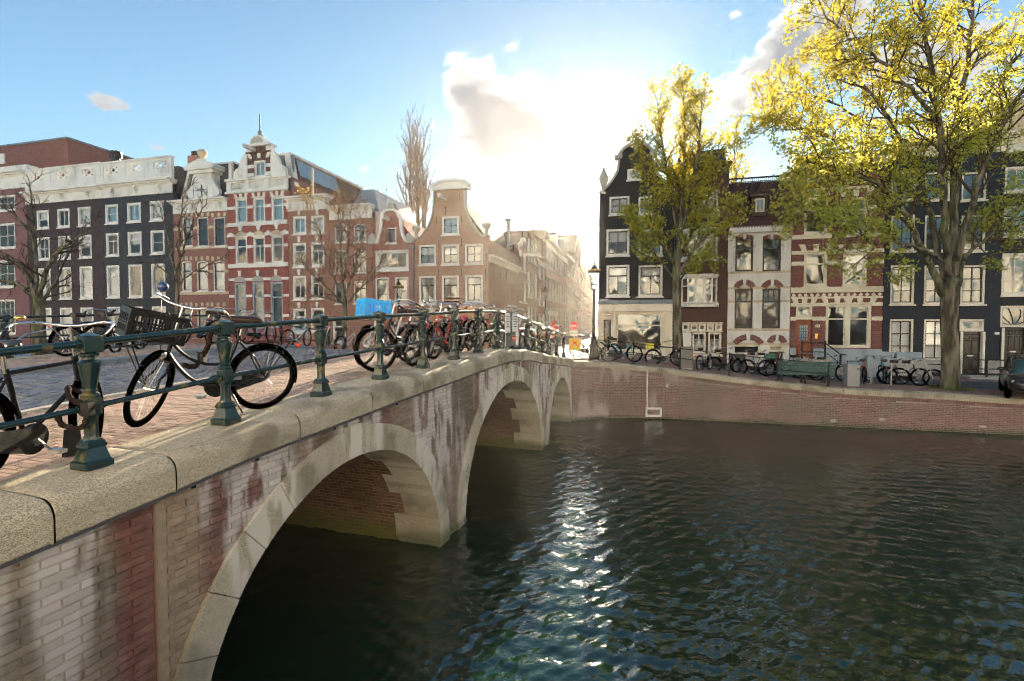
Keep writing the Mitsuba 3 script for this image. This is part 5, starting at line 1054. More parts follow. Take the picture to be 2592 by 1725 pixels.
# ------------------------------------------------------------------ houses of the near bank behind the viewer: sunlit, seen in panes and water
NF = Frame(BP(-3.4, -.3) - np.array([-E2[1], E2[0], 0]) * 9.0 + np.array([E2[0], E2[1], 0]) * 45, (-E2[0], -E2[1]))
q = np.random.default_rng(12); u = -6.0
nb = [('brick_rose', 'rose brick'), ('white_stucco', 'white stuccoed'), ('brick_purple', 'purple brick'), ('brick_tan', 'tan brick'), ('pale_stone', 'pale grey'), ('brick_rose', 'faded rose brick'), ('white_paint', 'white painted'), ('brick_brown', 'brown brick'), ('white_stucco', 'chalky white'), ('brick_rose', 'broad rose brick'), ('pale_stone', 'stone grey'), ('brick_red', 'deep red brick'), ('white_stucco', 'off white'), ('brick_purple', 'mauve brick'), ('brick_brown', 'dull brown'), ('pale_stone', 'light stone'), ('brick_tan', 'light tan'), ('brick_rose', 'pinkish brick')]
for i, (bk, lab) in enumerate(nb):
    wd = q.uniform(7.5, 10); ht = q.uniform(10.5, 13.5)
    if 62 < u + wd < 70: pass
    h = House('near_bank_house', f'{lab} sunlit house behind the viewer, number {["one","two","three","four","five","six","seven","eight","nine","ten","eleven","twelve","thirteen","fourteen","fifteen","sixteen","seventeen","eighteen"][i]} from the east', NF, Z1, bk)
    for r in range(4):
        for c in range(3):
            m0 = u + wd * (c + .5) / 3; f = h.mb(); z0 = 3.3 + r * (ht - 3.2) / 4
            h.part('window', h.mb().box((m0 - .65, z0, -.05), (m0 + .65, z0 + 1.7, .03)), 'white_paint'); h.part('pane', h.mb().box((m0 - .53, z0 + .1, .0), (m0 + .53, z0 + 1.6, .035)), 'lead_glass')
    h.part('wall', h.mb().box((u + .01, .9, -8), (u + wd - .01, ht + 1, -.02))); h.cornice(u, u + wd - .02, ht + .4, ht + 1.2, .4)
    u += wd
# ------------------------------------------------------------------ trees
def at(px, py, y): d = ray(px, py); return EYE + d * (y / d[1])
def spline(pts, n):
    pts = np.asarray(pts, float); t = np.linspace(0, 1, len(pts)); return PchipInterpolator(t, pts)(np.linspace(0, 1, n))
def grow(q, p, d, L, r, lvl, out, tips, o):
    """one branch with its side branches; out: (points, radii, level); tips: leaf bearing points with direction"""
    n = max(4, int(L / o['seg'])); pts = [p]; dd = unit(d); step = L / n
    for i in range(n):
        dd = unit(dd + q.normal(0, o['wob'], 3) + np.array([0, 0, o['up'][min(lvl, len(o['up']) - 1)]]) * step + np.asarray(o.get('pull', (0, 0, 0))) * step)
        pts.append(pts[-1] + dd * step)
    rr = r * (1 - .72 * np.linspace(0, 1, n + 1)) + o['rmin']
    out.append((np.array(pts), rr, lvl))
    branch_off(q, np.array(pts), rr, L, lvl, out, tips, o)
def branch_off(q, pts, rr, L, lvl, out, tips, o, start=None):
    if lvl >= o['levels']:
        tips += [(pts[i], pts[i] - pts[i - 1]) for i in range(1, len(pts))]; return
    k = o['kids'][min(lvl, len(o['kids']) - 1)]; m = max(2, int(round(k * L))); s0 = o['bare'] if start is None else start
    for j in range(m):
        f = s0 + (1 - s0) * (j + q.uniform(.1, .9)) / m; x = f * (len(pts) - 1); i = min(int(x), len(pts) - 2); p = pts[i] + (pts[i + 1] - pts[i]) * (x - i); t = unit(pts[i + 1] - pts[i])
        a = q.normal(0, 1, 3); a = unit(a - t * (a @ t)); a[2] += o.get('lift', .15); s = o['spread'] * q.uniform(.7, 1.3)
        grow(q, p, t * math.cos(s) + a * math.sin(s), o['len'][min(lvl, len(o['len']) - 1)] * q.uniform(.55, 1.2) * (1.1 - .45 * f), max(o['rmin'], rr[i] * .52), lvl + 1, out, tips, o)
    tips += [(pts[-1], pts[-1] - pts[-2])]
def wood(out, lo, hi, sides=(9, 6, 4, 3, 3)):
    m = MB()
    for pts, rr, lvl in out:
        if lo <= lvl <= hi: m.tube(pts, rr, sides[min(lvl, 4)], cap=lvl < 2)
    return m
def leaves(q, tips, per, size, spread, droop=.2):
    P = np.array([t[0] for t in tips]); P = np.repeat(P, per, 0); n = len(P)
    P = P + q.normal(0, spread, (n, 3)); a = q.normal(0, 1, (n, 3)); a[:, 2] -= droop; a /= np.linalg.norm(a, axis=1, keepdims=True)
    b = np.cross(a, q.normal(0, 1, (n, 3))); b /= np.linalg.norm(b, axis=1, keepdims=True); c = np.cross(a, b); s = size * q.uniform(.6, 1.35, (n, 1))
    v = np.stack([P, P + a * s * .5 + b * s * .36 + c * s * .1, P + a * s, P + a * s * .5 - b * s * .36 + c * s * .1], 1).reshape(-1, 3)
    k = np.arange(n)[:, None] * 4; f = np.vstack([k + [0, 1, 2], k + [0, 2, 3]]); return MB().add(v, f)
def split_leaves(q, tips, fn):
    w = np.array([fn(t[0]) for t in tips]) + q.uniform(-.25, .25, len(tips)); return [t for t, x in zip(tips, w) if x < .5], [t for t, x in zip(tips, w) if x >= .5]
# the big elm on the right quay
q = np.random.default_rng(21)
base = on_quay(2405, 987); yb = base[1]
k = thing('elm_tree', 'large elm with thick forked trunk and sparse yellow green spring leaves at the right', 'tree')
X = lambda x, y, dy=0: at(x * 1.1002, y * 1.1002, yb + dy)
fork = X(2187, 640)
trunk = spline([base + [0, 0, -.1], X(2187, 840), X(2184, 720), fork], 14); out, tips = [], []
tr = np.interp(np.linspace(0, 1, 14), [0, .06, .2, .6, 1], [.46, .35, .30, .275, .32])
out.append((trunk, tr, 0))
limbs = [([X(2170, 680), X(2130, 590, -.3), X(2085, 500, -.8), X(2030, 430, -1.2), X(1950, 395, -1.8), X(1850, 370, -2.2)], .20, .05),
         ([X(2178, 650), X(2150, 540, .5), X(2120, 420, .9), X(2060, 300, 1.4), X(1985, 190, 1.8), X(1900, 90, 2.2)], .19, .045),
         ([X(2184, 640), X(2172, 500, -.4), X(2165, 350, -.8), X(2150, 200, -1.2), X(2120, 40, -1.6), X(2090, -110, -2)], .22, .05),
         ([X(2190, 640), X(2195, 480, .3), X(2200, 320, .7), X(2225, 150, 1.0), X(2240, 0, 1.3), X(2250, -160, 1.6)], .24, .05),
         ([X(2200, 650), X(2215, 540, -.5), X(2250, 420, -1.0), X(2300, 300, -1.4), X(2370, 180, -1.8), X(2440, 60, -2.2)], .20, .05),
         ([X(2206, 660), X(2222, 590, .4), X(2262, 560, .9), X(2330, 500, 1.4), X(2420, 440, 2.0), X(2520, 380, 2.4)], .13, .04),
         ([X(2165, 600, -.3), X(2085, 560, -1.5), X(2010, 560, -2.3), X(1930, 520, -3.0), X(1860, 500, -3.4)], .10, .035),
         ([X(2140, 470, .6), X(2040, 400, 0), X(1930, 330, -.4), X(1830, 290, -.8), X(1760, 270, -1.2)], .12, .035),
         ([X(2150, 280, -1), X(2080, 190, -2.4), X(1990, 110, -3.2), X(1900, 40, -3.8)], .11, .03),
         ([X(2200, 300, .7), X(2290, 190, 2), X(2370, 90, 2.8), X(2440, -20, 3.4)], .12, .03),
         ([X(2090, 330, 1.3), X(2000, 290, 2.2), X(1900, 230, 2.9), X(1800, 210, 3.4)], .10, .03)]
o = dict(seg=.32, wob=.10, up=[.02, .05, .04, .0], levels=4, kids=[1.9, 2.6, 3.4, 4.2], bare=.2, spread=.72, len=[2.9, 1.8, 1.0, .55], rmin=.004)
for pts, r0, r1 in limbs:
    p = spline(pts, 26); p[1:] += q.normal(0, .03, (25, 3)); rr = np.linspace(.66 * r0, .6 * r1, 26); out.append((p, rr, 1))
    L = np.linalg.norm(np.diff(p, axis=0), axis=1).sum(); branch_off(q, p, rr, L, 1, out, tips, o, .32)
obj('trunk', wood(out, 0, 0), 'bark', k, smooth=True)
for b in [x for x in out if x[2] == 1][:len(limbs)]: obj('limb', wood([b], 1, 1, (9, 8)), 'bark', k, smooth=True)
obj('branches', wood([x for x in out if x[2] >= 2], 2, 9), 'twig', k, smooth=True, kind='stuff')
hi, lo = split_leaves(q, tips, lambda p: .9 - .11 * (p[2] - 6.5) - .05 * (p[0] - 12) * -1)
obj('crown', leaves(q, lo, 3, .11, .07), 'leaf_olive', k, kind='stuff'); obj('crown_yellow', leaves(q, hi, 3, .11, .07), 'leaf_yellow', k, kind='stuff')
print('elm tips', len(tips), len(out))
m = MB()
for i in range(160):
    a = q.uniform(0, 6.28); r = q.uniform(.45, .85); c = base + [r * math.cos(a), r * math.sin(a) * .8, .01]; m.tube([c, c + [q.normal(0, .03), q.normal(0, .03), q.uniform(.05, .16)]], [.012, .002], 3, False)
tag(obj('grass_tuft', m, 'moss'), 'tufts of grass around the foot of the big elm', 'grass', kind='stuff')
# slim lime in front of the corner shop
base = on_quay(1722, 930, .0); yb = base[1]; k = thing('lime_tree', 'young slim tree with upright yellow green crown in front of the dark houses', 'tree')
X = lambda x, y, dy=0: at(x * 1.1002, y * 1.1002, yb + dy)
trunk = spline([base + [0, 0, -.1], X(1560, 760), X(1556, 640), X(1562, 545)], 12); out, tips = [(trunk, np.linspace(.21, .15, 12), 0)], []
o = dict(seg=.3, wob=.09, up=[.10, .14, .10, .02], levels=3, kids=[2.6, 3.8, 4.4], bare=.12, spread=.66, len=[2.1, 1.2, .65], rmin=.004, lift=.25)
for pts, r0 in (([X(1562, 560), X(1572, 430), X(1575, 300), X(1570, 190)], .12), ([X(1562, 560), X(1545, 450, .4), X(1525, 340, .8), X(1512, 230, 1)], .10), ([X(1562, 550), X(1590, 440, -.4), X(1608, 330, -.8), X(1615, 215, -1)], .10), ([X(1560, 600), X(1600, 520, .8), X(1635, 440, 1.2), X(1655, 330, 1.4)], .08), ([X(1558, 620), X(1520, 540, -.8), X(1490, 440, -1.3), X(1478, 330, -1.6)], .08), ([X(1560, 640), X(1600, 570, -.8), X(1650, 520, -1.4), X(1690, 480, -1.8)], .07), ([X(1558, 650), X(1510, 590, .8), X(1465, 540, 1.4), X(1440, 500, 1.8)], .06), ([X(1558, 660), X(1590, 610, 1.2), X(1620, 590, 2.0)], .05)):
    p = spline(pts, 20); rr = np.linspace(r0, .02, 20); out.append((p, rr, 1)); branch_off(q, p, rr, np.linalg.norm(np.diff(p, axis=0), axis=1).sum(), 1, out, tips, o, .15)
obj('trunk', wood(out, 0, 0), 'bark', k, smooth=True)
for b in [x for x in out if x[2] == 1][:8]: obj('limb', wood([b], 1, 1, (8, 6)), 'bark', k, smooth=True)
obj('branches', wood([x for x in out if x[2] >= 2], 2, 9), 'twig', k, kind='stuff')
lo, hi = split_leaves(q, tips, lambda p: .5 + .12 * (p[2] - 9))
obj('crown', leaves(q, lo, 6, .12, .09), 'leaf_olive', k, kind='stuff'); obj('crown_yellow', leaves(q, hi, 6, .12, .09), 'leaf_yellow', k, kind='stuff')
print('lime tips', len(tips))
# small tree over the roofs
k = thing('yellow_tree', 'thin yellow leaved treetop rising over the roofs between lime and elm', 'tree'); X = lambda x, y, dy=0: at(x * 1.1002, y * 1.1002, 40 + dy)
t0 = X(1690, 460); t0b = t0.copy(); t0b[2] = 1.2; out, tips = [(spline([t0b, .5 * (t0 + t0b), t0, X(1690, 310)], 16), np.linspace(.22, .02, 16), 0)], []
o = dict(seg=.5, wob=.1, up=[.12, .1], levels=2, kids=[1.3, 2.2], bare=.45, spread=.6, len=[2.4, 1.2], rmin=.008); branch_off(q, out[0][0], out[0][1], 16, 0, out, tips, o)
obj('trunk', wood(out, 0, 0), 'bark', k, smooth=True); obj('branches', wood(out, 1, 9), 'twig', k, kind='stuff'); obj('crown', leaves(q, tips, 3, .24, .12), 'leaf_yellow', k, kind='stuff')
# bare trees
def bare(name, label, base, top_h, limbs, o, r, seed, bark='bark', tw='twig', tr=None, crown=None):
    q = np.random.default_rng(seed); k = thing(name, label, 'tree'); out, tips = [(tr, np.linspace(r, r * .7, len(tr)), 0)], []
    for pts, r0 in limbs:
        p = spline(pts, 18); p[1:] += q.normal(0, .03, (17, 3)); rr = np.linspace(r0, .015, 18); out.append((p, rr, 1)); branch_off(q, p, rr, np.linalg.norm(np.diff(p, axis=0), axis=1).sum(), 1, out, tips, o, .12)
    obj('trunk', wood(out, 0, 0), bark, k, smooth=True)
    for b in [x for x in out if x[2] == 1][:len(limbs)]: obj('limb', wood([b], 1, 1, (8, 6)), bark, k, smooth=True)
    obj('twigs', wood([x for x in out if x[2] >= 2], 2, 9), tw, k, kind='stuff')
    if crown: obj('buds', leaves(q, [t for t in tips if q.random() < crown[3]], crown[0], crown[1], crown[2]), 'leaf_gold', k, kind='stuff')
    return k
ob = dict(seg=.35, wob=.13, up=[.02, .05, .04], levels=4, kids=[1.2, 1.5, 1.6], bare=.2, spread=.7, len=[2.2, 1.3, .7], rmin=.007)
YL = 24.0; X = lambda x, y, dy=0: at(x * 1.1002, y * 1.1002, YL + dy)
b0 = X(88, 745); b0g = b0.copy(); b0g[2] = 1.3
bare('bare_tree', 'bare dark tree with wide crooked limbs before the purple and black houses', b0g, 0, [([X(88, 690), X(60, 630), X(20, 590, -.5), X(-40, 560, -1)], .14), ([X(88, 690), X(82, 600, .4), X(78, 500, .8), X(60, 400, 1.2)], .13), ([X(90, 690), X(120, 600, -.4), X(160, 560, -.8), X(215, 530, -1.2)], .12), ([X(90, 700), X(120, 660, .5), X(150, 600, 1.0), X(200, 500, 1.5)], .09), ([X(85, 690), X(30, 650, .8), X(-20, 640, 1.4), X(-70, 600, 1.8)], .10), ([X(82, 560, .5), X(50, 510, 0), X(10, 480, -.4), X(-30, 450, -1)], .07)], ob, .30, 5, tr=spline([b0g, b0, X(90, 720), X(88, 685)], 8))
b0 = X(405, 740); b0g = b0.copy(); b0g[2] = 1.4
ob2 = {**ob, 'kids': [1.2, 1.6, 1.8], 'len': [1.7, 1.0, .55], 'spread': .6, 'up': [.06, .05, .04]}
bare('bare_tree', 'slender bare tree in front of the red mansard house', b0g, 0, [([X(408, 640), X(412, 560), X(418, 490, .3), X(425, 440, .6)], .07), ([X(408, 620), X(430, 550, -.4), X(455, 500, -.8), X(480, 470, -1)], .055), ([X(408, 640), X(390, 570, .4), X(375, 510, .8), X(360, 460, 1)], .055), ([X(408, 660), X(440, 630, .4), X(480, 610, .8), X(515, 590, 1)], .045), ([X(408, 655), X(375, 620, -.5), X(345, 600, -.9)], .04)], ob2, .12, 6, tr=spline([b0g, b0, X(408, 690), X(408, 620)], 8))
YL = 25.5; b0 = X(792, 760); b0g = b0.copy(); b0g[2] = 1.8
ob3 = dict(seg=.3, wob=.10, up=[.10, .12, .10], levels=4, kids=[2.8, 3.4, 3.2], bare=.12, spread=.58, len=[1.8, 1.05, .65], rmin=.006, lift=.2)
bare('bare_tree', 'dense twiggy bare tree with golden tips before the brown houses', b0g, 0, [([X(793, 690), X(786, 620), X(782, 540), X(780, 470)], .07), ([X(793, 690), X(765, 630, .4), X(745, 570, .7), X(730, 520, 1)], .06), ([X(793, 680), X(815, 620, -.4), X(832, 560, -.7), X(842, 500, -1)], .06), ([X(793, 700), X(750, 660, -.6), X(715, 630, -1), X(690, 600, -1.4)], .05), ([X(793, 700), X(835, 660, .6), X(865, 620, 1), X(885, 580, 1.3)], .05), ([X(793, 705), X(760, 690, .6), X(725, 680, 1), X(700, 665, 1.3)], .04), ([X(793, 640), X(800, 570, .6), X(806, 500, 1), X(808, 455, 1.2)], .05)], ob3, .14, 8, tw='twig_red', tr=spline([b0g, b0, X(794, 720), X(793, 680)], 8), crown=None)
YL = 46.0; pl = []
obp = dict(seg=.6, wob=.06, up=[.25, .25, .2], levels=3, kids=[1.3, 1.0, .9], bare=.1, spread=.42, len=[3.6, 1.9, 1.0], rmin=.010, lift=.35)
for j, (x, y, lab) in enumerate(((944, 318, 'tallest bare poplar behind the small bell gable'), (972, 350, 'bare poplar just right of the tallest one behind the gables'), (958, 335, 'bare poplar squeezed between the two others behind the gables'))):
    t = X(x, y, j); b_ = X(x + (4 if j else 0), 560, j); bg = b_.copy(); bg[2] = 1.2; trp = spline([bg, b_, .5 * (b_ + t), t], 20); q = np.random.default_rng(30 + j); k = thing('poplar', lab, 'tree', 'bare poplars behind the gables'); out, tips = [(trp, np.linspace(.34, .02, 20), 0)], []
    branch_off(q, trp, np.linspace(.30, .05, 20), np.linalg.norm(np.diff(trp, axis=0), axis=1).sum(), 0, out, tips, obp, .42)
    obj('trunk', wood(out, 0, 0), 'bark', k, smooth=True); obj('twigs', wood(out, 1, 9), 'twig_pale', k, kind='stuff')
# roof terrace shrubs
for (x, y, yy, lab) in ((708, 442, 31.2, 'golden shrub left on the roof terrace of the brown house'), (783, 450, 31.0, 'golden shrub right on the roof terrace behind the white cornice')):
    c = at(x * 1.1, y * 1.1, yy); q = np.random.default_rng(int(x)); k = thing('roof_shrub', lab, 'shrub', 'golden shrubs on the roof terrace'); out, tips = [], []
    for j in range(9): grow(q, c + [q.uniform(-.5, .5), q.uniform(-.2, .2), -1.2], [q.normal(0, .25), q.normal(0, .2), 1], 1.5, .016, 2, out, tips, dict(seg=.3, wob=.15, up=[.1], levels=3, kids=[2], bare=.2, spread=.6, len=[.6], rmin=.006))
    obj('stems', wood(out, 0, 9), 'twig_gold', k, kind='stuff'); obj('foliage', leaves(q, tips, 1, .12, .07), 'leaf_gold', k, kind='stuff')
# ------------------------------------------------------------------ bicycles
WR = .358
def rot(axis, ang, o=(0, 0, 0)): return trimesh.transformations.rotation_matrix(ang, axis, o)
HEAD0, HEAD1 = np.array([.90, 0, .62]), np.array([.83, 0, .88])           # head tube, bottom and top
SAXIS = unit(HEAD1 - HEAD0)
def wheel_parts(c, lod):
    N, n = (44, 8) if lod == 0 else (26, 5); c = np.asarray(c, float); R = WR - .022
    ty = MB().torus(R, .022, c, N, n); rim = MB().torus(R - .030, .012, c, N, 5, flat=1.3)
    sp = MB(); k = 32 if lod == 0 else 16
    for i in range(k):
        a = 2 * math.pi * i / k; b = a + (.5 if i % 2 else -.5); s = .022 * (1 if i % 4 < 2 else -1); sp.tube([c + [.028 * math.cos(b), s, .028 * math.sin(b)], c + [(R - .035) * math.cos(a), 0, (R - .035) * math.sin(a)]], .0016 if lod == 0 else .0022, 3, False)
    sp.tube([c + [0, -.05, 0], c + [0, .05, 0]], .022, 8)
    return ty, rim, sp
def guard(c, a0, a1, lod):
    m = MB(); R = WR + .010; N = 22 if lod == 0 else 12; prof = [(-.027, -.006), (-.016, .006), (.016, .006), (.027, -.006), (.023, -.008), (.0, .002), (-.023, -.008)]
    A = np.linspace(a0, a1, N); n = len(prof); v = np.array([[c[0] + (R + q[1]) * math.cos(a), q[0], c[2] + (R + q[1]) * math.sin(a)] for a in A for q in prof]); f = []
    for i in range(N - 1):
        for j in range(n): k = (j + 1) % n; f += [[i * n + j, (i + 1) * n + k, (i + 1) * n + j], [i * n + j, i * n + k, (i + 1) * n + k]]
    return m.add(v, np.array(f)[:, ::-1])
BIKES = {}
def bike_kit(style, lod):
    """meshes of one bicycle pointing along +x, rear axle over the origin: name -> (mesh, steered, group)"""
    key = (style, lod)
    if key in BIKES: return BIKES[key]
    P = {}; n = 10 if lod == 0 else 6; R0, F0 = np.array([0, 0, WR]), np.array([1.08, 0, WR]); bb = np.array([.44, 0, .29]); st = np.array([.255, 0, .82]); sd = np.array([.215, 0, .95])
    f = MB(); f.tube([bb, st], .017, n).tube([HEAD0, HEAD1], .021, n)
    if style == 'man': f.tube([[.27, 0, .79], HEAD1 - .05 * SAXIS], .016, n).tube([bb, HEAD0 + .04 * SAXIS], .018, n)
    elif style == 'lady': f.tube(bez(bb + [.02, 0, .02], (.70, 0, .30), HEAD0 + .05 * SAXIS, 10), .019, n).tube(bez((.33, 0, .55), (.66, 0, .46), HEAD0 + .16 * SAXIS, 10), .015, n)
    else: f.tube([bb, HEAD0 + .03 * SAXIS], .020, n).tube([[.34, 0, .52], HEAD0 + .20 * SAXIS], .016, n)
    for s in (-1, 1): f.tube([bb + [-.03, .03 * s, 0], R0 + [0, .06 * s, 0]], .010, n).tube([st + [0, .015 * s, -.06], [.12, .05 * s, .60], R0 + [0, .06 * s, 0]], .009, n)
    f.tube([bb - [0, .04, 0], bb + [0, .04, 0]], .028, n); P['frame'] = (f, 0)
    s = MB(); prof = np.array([[-.14, .105, 0], [-.10, .118, .012], [-.02, .09, .008], [.06, .04, .0], [.13, .02, .004]])
    rows = []
    for x, w, z in prof: rows.append([[sd[0] + x, w * math.cos(q), sd[2] + .03 + z + .045 * math.sin(q) - (.02 if math.sin(q) < 0 else 0)] for q in np.linspace(0, 2 * math.pi, 13)[:-1]])
    v = np.array(rows).reshape(-1, 3); ff = []
    for i in range(4):
        for j in range(12): k = (j + 1) % 12; ff += [[i * 12 + j, i * 12 + k, (i + 1) * 12 + k], [i * 12 + j, (i + 1) * 12 + k, (i + 1) * 12 + j]]
    for e in (0, 4): ff += [[e * 12, e * 12 + j, e * 12 + j + 1] if e else [e * 12, e * 12 + j + 1, e * 12 + j] for j in range(1, 11)]
    t = trimesh.Trimesh(v, ff, process=False); t.fix_normals(); P['saddle'] = (MB().tm(t), 0)
    P['seat_post'] = (MB().tube([st - [0, 0, .03], sd + [0, 0, .02]], .0125, n), 0)
    fk = MB(); cr = HEAD0 - .03 * SAXIS
    for sg in (-1, 1): fk.tube([cr + [0, .035 * sg, 0], cr + [.045, .05 * sg, -.10], F0 + [-.02, .055 * sg, .10], F0 + [0, .055 * sg, 0]], .011, n)
    fk.tube([cr - [0, .045, 0], cr + [0, .045, 0]], .016, n); P['fork'] = (fk, 1)
    st_ = HEAD1 + SAXIS * (.25 if lod == 0 else .24); h = MB().tube([HEAD1, st_], .012, n)
    if style == 'sport': pts = [[.04, .29, .0], [.0, .1, .0], [.02, 0, 0]]
    else: pts = [[-.20, .30, -.02], [-.12, .31, .015], [.0, .22, .03], [.05, .10, .01], [.04, 0, 0]]
    pts = [st_ + p for p in pts]; full = pts + [[p[0], -p[1], p[2]] for p in pts[:-1]][::-1]; h.tube(spline(full, 22 if lod == 0 else 11), .011, n); P['handlebar'] = (h, 1)
    for sg in (-1, 1): g = MB(); a = np.array(full[0]) * [1, sg, 1]; b = np.array(full[1]) * [1, sg, 1]; e = unit(a - b); g.tube([a - e * .0, a + e * .06, a + e * .09, a + e * .125], [.016, .018, .017, .012], n); P[f'grip{sg}'] = (g, 1)
    if lod == 0:
        P['brake_cable'] = (MB().tube(bez(st_ + [-.02, .22, .03], st_ + [.16, .10, .04], HEAD0 + [.06, .03, .10], 9), .003, 4).tube(bez(st_ + [-.02, -.22, .03], st_ + [.20, -.08, .0], HEAD0 + [.05, -.03, .02], 9), .003, 4), 1)
    for nm, c, stv in (('wheel', R0, 0), ('wheel', F0, 1)): P[nm + ('_f' if stv else '_r')] = (wheel_parts(c, lod), stv)
    P['mudguard_r'] = (guard(R0, math.radians(20), math.radians(195), lod), 0); P['mudguard_f'] = (guard(F0, math.radians(55), math.radians(200), lod), 1)
    k = MB(); zr = .745
    for sg in (-1, 1): k.tube([[.20, .055 * sg, zr], [-.32, .065 * sg, zr + .01], [-.33, .0, zr + .01]], .006, 5).tube([[-.12, .065 * sg, zr], R0 + [0, .07 * sg, 0]], .006, 5).tube([[-.24, .065 * sg, zr], R0 + [0, .072 * sg, .01]], .006, 5)
    for x in (.05, -.12, -.26): k.tube([[x, -.06, zr], [x, .06, zr]], .005, 5)
    P['rack'] = (k, 0)
    c = MB(); cc = Polygon([(bb[0] + .115 * math.cos(a), bb[2] + .115 * math.sin(a)) for a in np.linspace(-2.2, 2.2, 14)] + [(-.05, WR + .05), (-.10, WR), (-.05, WR - .05)])
    m = trimesh.creation.extrude_polygon(cc, .03, engine='earcut'); v = m.vertices; c.add(np.stack([v[:, 0], -.045 - v[:, 2], v[:, 1]], 1), m.faces); P['chain_case'] = (c, 0)
    pd = MB().tube([bb + [0, -.09, 0], bb + [.12, -.095, -.11]], .009, 6).tube([bb + [0, .07, 0], bb + [-.12, .08, .11]], .009, 6).box(bb + [.08, -.18, -.13], bb + [.16, -.095, -.10]).box(bb + [-.16, .08, .10], bb + [-.08, .165, .13]); P['crank'] = (pd, 0)
    P['tail_light'] = (MB().sphere((-.375, 0, .70), (.022, .035, .025), 1), 0)
    P['head_lamp'] = (MB().sphere(HEAD0 + [.10, 0, .06], (.055, .04, .04), 2).tube([HEAD0 + [.02, 0, .03], HEAD0 + [.09, 0, .05]], .008, 5), 1)
    P['kickstand'] = (MB().tube([[.36, .04, .30], [.26, .16, .03]], .009, 5), 0)
    if lod: P = {a: b for a, b in P.items() if a not in ('kickstand',)}
    BIKES[key] = P; return P
PLY = {}
def cached(key, mb, bsdf, sm):
    if key not in PLY: PLY[key] = mikit.ply(mb.mesh() if isinstance(mb, MB) else mb, 'black_enamel', sm)
    return {**PLY[key], 'bsdf': ref(bsdf)}
def bike(label, pos, heading, style='lady', lod=1, col='black_enamel', steer=0., lean=0., tyre='rubber', guardm=None, group=None, skip=(), metal='chrome', saddle='leather', name='bicycle', pitch=0.):
    """pos: ground under the rear axle; heading in radians (world); lean > 0 tips to its left"""
    k = thing(name, label, 'bicycle', group); kit = bike_kit(style, lod); guardm = guardm or col
    W = trimesh.transformations.translation_matrix(pos) @ rot([0, 0, 1], heading) @ rot([0, 1, 0], -pitch) @ rot([1, 0, 0], -lean); S = rot(SAXIS, steer, HEAD0)
    ms = dict(frame=col, saddle=saddle, seat_post=metal, fork=col, handlebar=metal, **{'grip-1': 'black_plastic', 'grip1': 'black_plastic'}, mudguard_r=guardm, mudguard_f=guardm, rack='black_enamel' if col != 'silver_enamel' else 'chrome', chain_case='black_plastic', crank='brushed_steel', tail_light='red_lens', head_lamp=metal, kickstand='black_iron', brake_cable='black_plastic')
    for nm, (m, stv) in kit.items():
        if nm in skip: continue
        M = T((W @ S) if stv else W); base = nm.split('_r')[0].split('_f')[0] if nm in ('mudguard_r', 'mudguard_f', 'wheel_r', 'wheel_f') else nm.rstrip('-1')
        if nm.startswith('wheel'):
            kk = key_for('wheel', k)
            for sub, mm, bs in zip(('tyre', 'rim', 'spokes'), m, (tyre, 'brushed_steel', 'chrome')):
                q = key_for(sub, kk); scene[q] = {**cached((style, lod, nm, sub), mm, bs, 40 if sub != 'spokes' else False), 'to_world': M}
        else:
            q = key_for(base, k); scene[q] = {**cached((style, lod, nm), m, ms[nm], 40), 'to_world': M}
    return k, W, W @ S
def crate(name, label, W, size, bsdf, cat='crate', slats=(3, 6), wall=.012):
    """open crate: corner posts, rims, slatted sides, floor; W places its bottom centre"""
    k = thing(name, label, cat); a, b, c = size; put = lambda nm, m: obj(nm, m.mesh(W), bsdf, k)
    m = MB()
    for sx in (-1, 1):
        for sy in (-1, 1): m.box((sx * a / 2 - sx * .03, sy * b / 2 - sy * .03, 0), (sx * a / 2, sy * b / 2, c))
    m.box((-a / 2, -b / 2, 0), (a / 2, b / 2, .012)); put('shell', m)
    for sx in (-1, 1):
        for z0, z1 in ((0, .05), (c * .42, c * .48), (c * .52, c * .56) , (c - .05, c)): put('side_slat', MB().box((sx * (a / 2 - wall), -b / 2 + .03, z0), (sx * a / 2, b / 2 - .03, z1)))
    for sy in (-1, 1):
        for z0, z1 in ((0, .05), (c - .05, c), (c * .45, c * .52)): put('side_slat', MB().box((-a / 2 + .03, sy * (b / 2 - wall), z0), (a / 2 - .03, sy * b / 2, z1)))
    m = MB(); n = max(5, int(a / .06))
    for sy in (-1, 1):
        for i in range(n):
            x = -a / 2 + .03 + (a - .06) * (i + .5) / n; m.box((x - .008, sy * (b / 2 - wall * .9), .05), (x + .008, sy * (b / 2 - .002), c - .05))
    for sx in (-1, 1):
        for i in range(max(4, int(b / .06))):
            y = -b / 2 + .03 + (b - .06) * (i + .5) / max(4, int(b / .06)); m.box((sx * (a / 2 - wall * .9), y - .008, .05), (sx * (a / 2 - .002), y + .008, c - .05))
    q = put('lattice', m); labels.setdefault(q, {})['kind'] = 'stuff'; return k
def hd(ds, dt): v = ds * B2 + dt * L2; return math.atan2(v[1], v[0])
def bridge_pos(s, t): p = BP(s, t); p[2] -= .008 if t < 2.7 else -.002; return p
def tr(x, y, z): return trimesh.transformations.translation_matrix([x, y, z])
